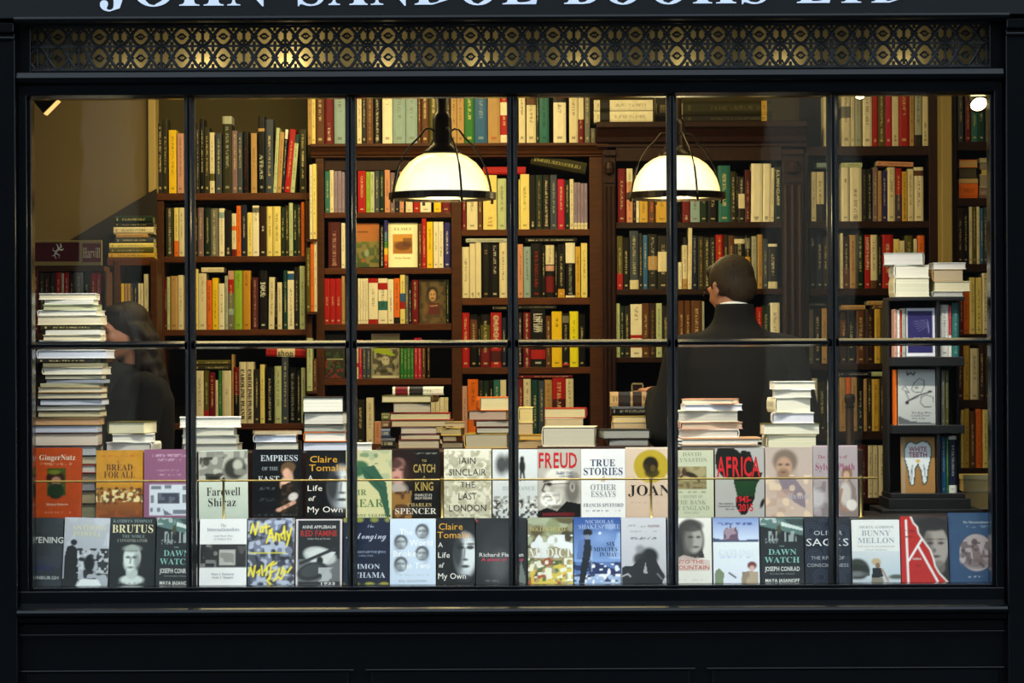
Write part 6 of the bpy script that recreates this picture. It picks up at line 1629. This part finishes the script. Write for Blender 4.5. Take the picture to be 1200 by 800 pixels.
def art(c):
    c.G('#3c3018', '#4c3c20'); c.N(6, .5, '#6c5830', .7, seed=4); c.E(.5, .30, .2, .14, '#1c140c', 1, .06); c.E(.5, .36, .13, .13, '#b88c5c', 1, .04); c.E(.45, .34, .03, .015, '#2c1c10'); c.E(.56, .34, .03, .015, '#2c1c10'); c.E(.5, .43, .06, .02, '#3c2414', .9); c.R(.26, .54, .76, .80, '#5c1814'); gtxt(c, .3, .7, .6, '#c8a878', .8, 3, .02); c.E(.25, .65, .1, .14, '#7c6438', .6, .08)
fo(491, 522.6, 327.5, 379.2, '#44361c', art, [], 'dark portrait painting cover with maroon panel face-out on third shelf')
def art(c):
    c.G('#a8a488', '#8c8870'); c.N(7, .45, '#4c483c', .9, (.05, .35, .95, .95), seed=4); c.N(9, .5, '#2c2a22', .8, (.1, .4, .9, .9), seed=6); c.E(.5, .6, .14, .1, '#b4b09c', .9, .05); c.E(.45, .58, .02, .015, '#14120e'); c.E(.56, .58, .02, .015, '#14120e'); c.P([(0, .22), (.4, .24), (.85, .48), (.8, .5), (.1, .42)], '#94a81c'); c.R(0, 0, 1, .06, '#8c3c6c', .4); c.R(0, .94, 1, 1, '#b4b098')
fo(434.9, 468.2, 391, 443.4, '#98947c', art, [], 'black-and-white animal cover with lime flash face-out on fourth shelf')
def art(c):
    c.G('#2c2c20', '#1c2414'); c.N(8, .5, '#34502c', .9, (0, .4, 1, .8), seed=4); c.N(9, .58, '#8c2c24', .8, (0, .6, 1, 1), seed=6); c.R(.1, .55, .95, .58, '#c8c0a0', .6)
fo(380.4, 403.5, 392, 443.4, '#24281c', art, [], 'dark green painted cover face-out left of second window bar')
yr = YR2 + .03
def art(c):
    c.R(0, 0, 1, .06, '#b8b8c4'); c.R(.0, .0, .05, 1, '#c4c4cc'); c.R(.92, 0, 1, 1, '#c4c4cc'); c.R(0, .93, 1, 1, '#c4c4cc'); gtxt(c, .2, .8, .64, '#b4b0cc', .8, 4, .025); gtxt(c, .18, .82, .71, '#8c88b0', .8)
    for i in range(5): a = .05 * i; c.L([(.22 + a, .28 + a), (.74 + a * .2, .24 + a * .6), (.78, .52 - a * .2)], .006, '#8c88b4', .7)
fo(1062, 1096, 361, 418, '#2c2860', art, [], 'indigo cover with concentric line square in top tier of revolving rack', y=yr, spine='#b8b8c4', gloss=True)
def art(c):
    c.G('#b8bab8', '#a4a8a8'); K = '#1c1c1e'
    c.L([(.24, .04), (.26, .1), (.34, .06), (.42, .1), (.46, .05)], .018, K); c.L([(.36, .36), (.44, .24), (.58, .16), (.70, .20), (.70, .32), (.62, .42), (.42, .40), (.36, .36)], .009, K); c.L([(.1, .34), (.2, .30), (.3, .42), (.16, .38), (.1, .34)], .008, K); c.L([(.24, .58), (.5, .48), (.9, .40)], .016, K); c.L([(.2, .40), (.3, .56), (.55, .5)], .009, K)
    c.L([(.62, .50), (.60, .60), (.70, .68), (.88, .68)], .009, K); c.L([(.62, .50), (.76, .46), (.94, .5), (.96, .6)], .008, K); c.E(.24, .6, .05, .03, K); c.E(.86, .40, .05, .02, K); c.E(.5, .33, .05, .02, K, .6); c.P([(0, .84), (.35, .94), (1, .97), (1, 1), (0, 1)], '#5c6064')
fo(1052.5, 1096.3, 433, 498, '#b0b2b0', art, [('The Boy Who', 'sans', .62, .78, .035, .52, '#2c2c30'), ('Could Draw', 'sans', .60, .83, .035, .5, '#2c2c30'), ('the City', 'sans', .55, .88, .035, .36, '#2c2c30')], 'pale grey cover with loose black bicycle drawing in middle tier of rack', y=yr, spine='#c8c8c0', gloss=True)
def art(c):
    c.G('#b0824c', '#a87c48'); c.R(0, 0, .12, 1, '#a89c88', .7)
    t = [(.2, .12), (.3, .09), (.44, .14), (.6, .09), (.78, .1), (.88, .2), (.86, .4), (.78, .58), (.74, .8), (.66, .84), (.6, .6), (.5, .46), (.4, .56), (.36, .84), (.28, .84), (.22, .6), (.13, .4), (.12, .22), (.2, .12)]
    c.L(t, .035, '#2c5454'); c.P(t, '#ccd4dc'); c.L([(.28, .66), (.34, .5), (.3, .78)], .012, '#3c444c', .7); c.L([(.72, .6), (.66, .5), (.72, .72)], .012, '#3c444c', .7); c.E(.5, .43, .06, .03, '#d8a83c')
fo(1056, 1096, 512, 578, '#ac8048', art, [('WHITE', 'bold', .5, .22, .085, .52, '#b42c5c'), ('TEETH', 'bold', .5, .32, .085, .54, '#b42c5c')], 'orange cover with a big white tooth in bottom tier of rack', y=yr, spine='#c89c3c', gloss=True)
# upright book edges wedged between the two left bookcases
row('in gap between the two left bookcases', 'books in the gap between the two left bookcases', 2.33, 280, 366, '''
362.7 366.2 193 cr
366.4 370.6 192 py''', depth=.12)
row('low in gap between the two left bookcases', 'books in the gap between the two left bookcases', 2.33, 365, 366, '''
358.8 363.6 290 ol
363.8 367.6 281 or
367.8 371 279 cr''', depth=.12)
row('at foot of gap between left bookcases', 'books in the gap between the two left bookcases', 2.33, 458, 366, '''
359.2 366.2 396 pn K=p
366.8 371 420 br''', depth=.12)
gb = empty('narrow_shelf_unit', (W(365, 300, 2.33).x, 2.4, FLOOR)); tag(gb, 'narrow brown shelf unit filling gap between the two left bookcases', 'shelf')
for t in (280, 365, 458): q = MB().box(W(358.4, 300, 2.33).x, W(371.4, 300, 2.33).x, 2.325, 2.355, W(365, t + 3, 2.33).z, W(365, t, 2.33).z).build('shelf', 'brown_wood', gb); q.location = -gb.location
q = MB().box(W(358.4, 300, 2.33).x, W(359.0, 300, 2.33).x, 2.325, 2.355, FLOOR, W(365, 190, 2.33).z).build('side_panel', 'brown_wood', gb); q.location = -gb.location
# dark carved newel before the right bookcase
nw = empty('carved_post', (W(996, 500, 1.7).x, 1.7, FLOOR)); tag(nw, 'dark turned wooden post with round knob before the orange spines', 'post')
zt2 = W(996, 461, 1.7).z - FLOOR; k = S(1.7)
MB().lathe([(4.6 * k, -FLOOR * 0), (4.6 * k, zt2 - 17 * k)], 16, cap=True).build('shaft', 'dark_wood', nw, True)
MB().lathe([(4.6 * k, zt2 - 17 * k), (6 * k, zt2 - 15.5 * k), (4 * k, zt2 - 13 * k), (6.2 * k, zt2 - 10 * k), (6.6 * k, zt2 - 5 * k), (5.5 * k, zt2 - 1 * k), (.001, zt2)], 20).build('knob', 'dark_wood', nw, True)
# small bracket box in the top left corner of the window
br_ = empty('shelf_bracket', (W(52, 120, .4).x, .4, 3.0)); tag(br_, 'dark angular lamp housing with a bright edge, top left corner of window', 'spotlight')
k = S(.4); zz = W(52, 133, .4).z - 3.0
m = MB().add([(x * k, yy, zz + z * k) for yy in (0, .08) for x, z in ((-1, 0), (15, 16), (12, 30), (-14, 16))], [(0, 1, 2, 3), (7, 6, 5, 4), (0, 4, 5, 1), (1, 5, 6, 2), (2, 6, 7, 3), (3, 7, 4, 0)]).build('housing', 'bronze', br_)
m = MB().add([(x * k, yy, zz + z * k) for yy in (-.001, .081) for x, z in ((-1, 0), (15.2, 16.2), (15.9, 15.5), (-.3, -.7))], [(0, 1, 2, 3), (7, 6, 5, 4), (0, 4, 5, 1), (1, 5, 6, 2), (2, 6, 7, 3), (3, 7, 4, 0)]).build('lit_edge', 'edge_glow', br_)
MB().tube([(0, .04, zz + 20 * k), (0, .04, 0)], .006, 6).build('stem', 'bronze', br_)
# ================================================================= PEOPLE
def ring_loft(m, rings, n=20):
    """rings: list of (centre, x half-width, y half-depth, rotation matrix or None)"""
    k = len(m.v); vs = []
    for c, a, b, R_ in rings:
        for i in range(n):
            t = 2 * math.pi * i / n; v = Vector((a * math.cos(t), b * math.sin(t), 0))
            if R_ is not None: v = R_ @ v
            vs.append(Vector(c) + v)
    fs = [(i * n + j, i * n + (j + 1) % n, (i + 1) * n + (j + 1) % n, (i + 1) * n + j) for i in range(len(rings) - 1) for j in range(n)]
    fs += [tuple(range(n))[::-1], tuple(range((len(rings) - 1) * n, len(rings) * n))]
    m.add(vs, fs)
def ell(m, c, r, R_=None, n=20, h=12):
    rings = []; c = Vector(c)
    for i in range(1, h):
        t = math.pi * i / h; off = Vector((0, 0, -r[2] * math.cos(t)))
        rings.append((c + (R_ @ off if R_ is not None else off), r[0] * math.sin(t), r[1] * math.sin(t), R_))
    ring_loft(m, rings, n)
def cap(m, p0, p1, r0, r1, n=14):
    p0, p1 = Vector(p0), Vector(p1); d = p1 - p0; R_ = d.to_track_quat('Z', 'Y').to_matrix(); L = d.length; rings = []
    for i in range(1, 6): t = math.pi / 2 * i / 5; rings.append((p0 + R_ @ Vector((0, 0, -r0 * math.cos(t))), r0 * math.sin(t), r0 * math.sin(t), R_))
    for i in range(0, 5): t = math.pi / 2 * i / 5; rings.append((p1 + R_ @ Vector((0, 0, r1 * math.sin(t))), r1 * math.cos(t), r1 * math.cos(t), R_))
    ring_loft(m, rings, n)
def chain(m, pts, rs):
    for (a, b), (ra, rb) in zip(zip(pts, pts[1:]), zip(rs, rs[1:])): cap(m, a, b, ra, rb)
def fuse(m, name, material, parent, vox=.008, smooth=4):
    """fuses the overlapping volumes into one continuous skin"""
    me = bpy.data.meshes.new(name); me.from_pydata(m.v, [], m.f); o = bpy.data.objects.new(name, me); COL.objects.link(o)
    r = o.modifiers.new('r', 'REMESH'); r.mode = 'VOXEL'; r.voxel_size = vox
    s = o.modifiers.new('s', 'SMOOTH'); s.factor = .5; s.iterations = smooth
    dg = bpy.context.evaluated_depsgraph_get(); new = bpy.data.meshes.new_from_object(o.evaluated_get(dg))
    o.modifiers.clear(); o.data = new; bpy.data.meshes.remove(me); new.name = name; new.materials.clear(); new.materials.append(MAT[material])
    new.polygons.foreach_set('use_smooth', [True] * len(new.polygons)); o.parent = parent; return o
def RZ(a): return Matrix.Rotation(math.radians(a), 3, 'Z')
def RX(a): return Matrix.Rotation(math.radians(a), 3, 'X')
def hand(m, wrist, direc, up_, s=1, curl=25, side=1):
    """palm, four unequal bent fingers and a thumb leaving the side of the palm"""
    d = Vector(direc).normalized(); u = Vector(up_).normalized(); w = d.cross(u).normalized() * side; u = w.cross(d).normalized() * side; p = Vector(wrist)
    R_ = Matrix((w, d, u)).transposed()
    ell(m, p + d * .045 * s, (.040 * s, .052 * s, .015 * s), R_)
    for i, (off, L) in enumerate(((-.029, .070), (-.010, .080), (.010, .075), (.028, .058))):
        a = p + d * .082 * s + w * off * s; q = [a]; ang = math.radians(curl * .4)
        for f_ in (.45, .32, .23):
            q.append(q[-1] + (d * math.cos(ang) - u * math.sin(ang) + w * off * 1.2) * L * s * f_); ang += math.radians(curl)
        chain(m, [a - d * .03 * s] + q, [.0095 * s, .0092 * s, .0085 * s, .0078 * s, .0068 * s])
    b = p + d * .028 * s - w * .030 * s; chain(m, [b, b + (-w * .8 + d * .55) * .032 * s, b + (-w * .9 + d * 1.5) * .036 * s - u * .012, b + (-w * .8 + d * 2.1) * .036 * s - u * .022], [.013 * s, .011 * s, .0095 * s, .0075 * s])
def head(m, c, R_, s=1, male=True):
    """head in local axes: +Y is where the face looks, x right, z up; c is the head's centre"""
    def P(x, y, z): return Vector(c) + R_ @ (Vector((x, y, z)) * s)
    E_ = lambda p, r: ell(m, P(*p), [q * s for q in r], R_)
    E_((0, -.012, .025), (.074, .094, .088)); E_((0, .025, -.02), (.064, .068, .088)); E_((0, .055, -.075), (.038 if male else .033, .034, .032)); E_((0, .02, -.06), (.055, .05, .045))
    E_((0, .088, .035), (.045, .014, .010)); chain(m, [P(0, .090, .022), P(0, .106, -.008), P(0, .112, -.018)], [.007 * s, .010 * s, .011 * s]); E_((.010, .098, -.022), (.008, .009, .006)); E_((-.010, .098, -.022), (.008, .009, .006))
    E_((0, .090, -.046), (.021, .009, .0052)); E_((0, .089, -.056), (.018, .009, .0058))
    for q in (-1, 1):
        E_((q * .034, .068, -.018), (.02, .022, .02)); E_((q * .031, .078, .021), (.018, .011, .009)); E_((q * .031, .077, .004), (.016, .009, .006)); E_((q * .078, -.006, -.005), (.007, .017, .030)); E_((q * .080, -.010, .010), (.009, .012, .014)); E_((q * .077, .0, -.028), (.006, .009, .010))
    return P
def eyes(parent, P, R_, s=1):
    for q in (-1, 1):
        m = MB(); ell(m, P(q * .030, .0735, .012), (.0125 * s,) * 3, R_, 12, 8); e = m.build('eye', 'eye_white', parent, True)
        m = MB(); ell(m, P(q * .030, .0813, .010), (.0062 * s,) * 3, R_, 10, 6); m.build('iris', 'eye_dark', e, True)

# --- man seen from behind, bent over a book at the table, head turned a little to the left
YM = .98
man = empty('person', (W(861, 400, YM).x, YM, FLOOR)); tag(man, 'person in dark suit seen from behind, short brown hair, head bowed, glasses', 'person')
Rm = RZ(34) @ RX(-20); HC = (-.012, .035, 1.680)
b = MB()
P = head(b, HC, Rm, 1.0); cap(b, (0, -.01, 1.50), (-.008, .012, 1.62), .062, .056)
ring_loft(b, [((0, 0, z), a, d_, None) for z, a, d_ in ((.86, .16, .11), (.95, .175, .12), (1.05, .16, .105), (1.2, .17, .11), (1.34, .185, .115), (1.43, .17, .10), (1.50, .09, .07))])
armL = [(-.19, .0, 1.435), (-.275, .02, 1.13), (-.300, .14, 1.275)]; armR = [(.19, 0, 1.435), (.27, .0, 1.16), (.13, .24, 1.12)]
for A in (armL, armR): chain(b, [(A[0][0] * .6, 0, 1.43)] + A, [.06, .055, .042, .028])
hand(b, (-.300, .148, 1.285), (.05, .9, .12), (0, 0, 1), 1, 24, 1); hand(b, (.12, .25, 1.12), (-.5, .85, 0), (0, 0, 1), 1, 28, -1)
for q in (-1, 1): chain(b, [(q * .09, 0, .9), (q * .10, .015, .50), (q * .105, -.02, .08)], [.085, .058, .042]); ell(b, (q * .105, .04, .035), (.042, .12, .032))
fuse(b, 'body', 'skin', man, .007, 3); eyes(man, P, Rm)
j = MB()                                                    # jacket
ring_loft(j, [((0, 0, z), a, d_, None) for z, a, d_ in ((.70, .225, .16), (.85, .222, .155), (1.0, .208, .142), (1.15, .207, .142), (1.28, .222, .148), (1.38, .228, .142), (1.445, .212, .125), (1.50, .155, .105), (1.535, .098, .085), (1.565, .080, .078), (1.61, .074, .074), (1.622, .072, .072))], 28)
for A in (armL, armR): chain(j, [(A[0][0] * .75, 0, 1.44), (A[0][0] * 1.02, A[0][1], 1.43), A[1], tuple(Vector(A[1]).lerp(Vector(A[2]), .92))], [.075, .078, .064, .046])
jk = fuse(j, 'jacket', 'suit_cloth', man, .009, 5)
m = MB(); ring_loft(m, [((-.004, .004, 1.56), .070, .068, RX(-8)), ((-.004, .008, 1.612), .0665, .066, RX(-12)), ((-.004, .010, 1.618), .058, .058, RX(-12))], 24); m.build('shirt_collar', 'shirt_cloth', man, True)
t = MB()
ring_loft(t, [((0, 0, z), a, d_, None) for z, a, d_ in ((.80, .19, .135), (.95, .19, .135), (1.02, .17, .12))])
for q in (-1, 1): chain(t, [(q * .095, 0, .88), (q * .10, .015, .50), (q * .105, -.02, .09)], [.10, .078, .066])
fuse(t, 'trousers', 'suit_cloth', man, .010, 4)
for q in (-1, 1):
    s_ = MB(); ell(s_, (q * .105, .045, .04), (.05, .135, .038)); s_.build('shoe', 'black_cloth', man, True)
h = MB()                                                    # hair: short back and sides
def HP(x, y, z): return P(x, y, z)
for p, r in (((0, -.022, .038), (.083, .098, .088)), ((0, -.055, -.005), (.073, .058, .075)), ((0, .035, .085), (.06, .055, .034)), ((-.055, -.03, .02), (.027, .055, .06)), ((.055, -.03, .02), (.027, .055, .06)), ((0, -.062, -.045), (.052, .035, .035))): ell(h, HP(*p), r, Rm)
fuse(h, 'hair', 'brown_hair', man, .006, 2)
g = MB()
for q in (-1, 1):
    g.tube([HP(q * .034 + .021 * math.cos(a), .104, .012 + .016 * math.sin(a)) for a in [i * math.pi / 6 for i in range(12)]], .0014, 5, close=True)
    g.tube([HP(q * .056, .102, .016), HP(q * .081, .06, .018), HP(q * .084, -.012, .014), HP(q * .083, -.026, -.004)], .0016, 5)
g.tube([HP(-.013, .105, .016), HP(.013, .105, .016)], .0014, 5); g.build('glasses', 'eye_dark', man)

# --- woman in profile facing left, long dark hair, black coat and grey scarf
YW = 1.05
wo = empty('person', (W(158, 400, YW).x, YW, FLOOR), (0, 0, math.radians(112))); tag(wo, 'person with long dark wavy hair in profile, black coat and grey scarf', 'person')
Rw = RX(-8) @ RZ(10); HC2 = (0, .045, 1.525); SW = .95
b = MB(); P = head(b, HC2, Rw, SW, False); cap(b, (0, -.015, 1.34), (0, .015, 1.46), .048, .046)
ring_loft(b, [((0, 0, z), a, d_, None) for z, a, d_ in ((.80, .16, .12), (.90, .17, .12), (1.0, .135, .10), (1.12, .15, .11), (1.24, .165, .105), (1.31, .15, .09), (1.37, .07, .06))])
aL = [(-.165, 0, 1.30), (-.20, .04, 1.06), (-.12, .25, 1.02)]; aR = [(.165, 0, 1.30), (.20, .04, 1.06), (.12, .25, 1.02)]
for A in (aL, aR): chain(b, [(A[0][0] * .6, 0, 1.30)] + A, [.05, .045, .035, .024])
hand(b, (-.115, .262, 1.02), (.25, .95, 0), (0, 0, 1), .9, 26, 1); hand(b, (.115, .262, 1.02), (-.25, .95, 0), (0, 0, 1), .9, 26, -1)
for q in (-1, 1): chain(b, [(q * .085, 0, .85), (q * .09, .01, .46), (q * .09, -.02, .07)], [.085, .055, .038]); ell(b, (q * .09, .03, .03), (.036, .11, .028))
fuse(b, 'body', 'skin', wo, .007, 3); eyes(wo, P, Rw, SW)
m = MB(); ell(m, P(0, .0925, -.046), (.017, .006, .0035), Rw, 12, 6); ell(m, P(0, .0915, -.054), (.015, .006, .0042), Rw, 12, 6); m.build('lips', 'lip', wo, True)
j = MB(); ring_loft(j, [((0, 0, z), a, d_, None) for z, a, d_ in ((.55, .235, .19), (.8, .215, .165), (1.0, .185, .14), (1.15, .195, .148), (1.27, .205, .145), (1.33, .18, .12), (1.375, .10, .09), (1.40, .08, .075))], 26)
for A in (aL, aR): chain(j, [(A[0][0] * .8, 0, 1.31), A[0], A[1], tuple(Vector(A[1]).lerp(Vector(A[2]), .92))], [.066, .068, .056, .042])
fuse(j, 'coat', 'black_cloth', wo, .009, 5)
m = MB(); ring_loft(m, [((0, .01, 1.33), .10, .10, RX(8)), ((0, .012, 1.37), .098, .10, RX(8)), ((0, .016, 1.40), .07, .075, RX(8))], 20)
chain(m, [(.02, .10, 1.36), (.03, .155, 1.25), (.03, .165, 1.05)], [.05, .045, .04]); chain(m, [(-.05, .09, 1.36), (-.04, .15, 1.25), (-.04, .165, 1.08)], [.045, .045, .04]); fuse(m, 'scarf', 'grey_scarf', wo, .008, 3)
m = MB()
for q in (-1, 1): chain(m, [(q * .085, 0, .80), (q * .09, .01, .46), (q * .09, -.02, .10)], [.095, .066, .052])
fuse(m, 'trousers', 'black_cloth', wo, .010, 3)
for q in (-1, 1): m = MB(); ell(m, (q * .09, .035, .035), (.043, .12, .033)); m.build('shoe', 'black_cloth', wo, True)
h = MB(); rh = random.Random(3)
for p, r in (((0, -.020, .036), (.086, .100, .088)), ((0, -.06, -.01), (.08, .07, .09)), ((0, .030, .088), (.06, .052, .026))): ell(h, P(*p), [q * SW for q in r], Rw)
for i in range(46):                                         # long wavy locks falling over shoulders and back
    a = math.radians(-100 + 200 * i / 45 + 180); side = math.cos(a); x0, y0 = .078 * math.sin(a), .085 * math.cos(a)
    pts = [P(x0, y0 - .01, .02)]; x, y = pts[0].x, pts[0].y; n_ = 7
    for j_ in range(1, n_): z = pts[0].z - j_ * (.058 if abs(math.sin(a)) < .8 else .048); w_ = .012 * math.sin(j_ * 1.7 + i); o_ = 1 + .16 * j_ / 3; pts.append(Vector((HC2[0] + (x - HC2[0]) * min(o_, 1.5) + w_, (y - .02) * 1 + (-.012 * j_ if y < .03 else -.004 * j_) + w_ * .5, z)))
    chain(h, pts, [.016, .018, .019, .018, .017, .014, .008])
fuse(h, 'hair', 'dark_hair', wo, .006, 2)
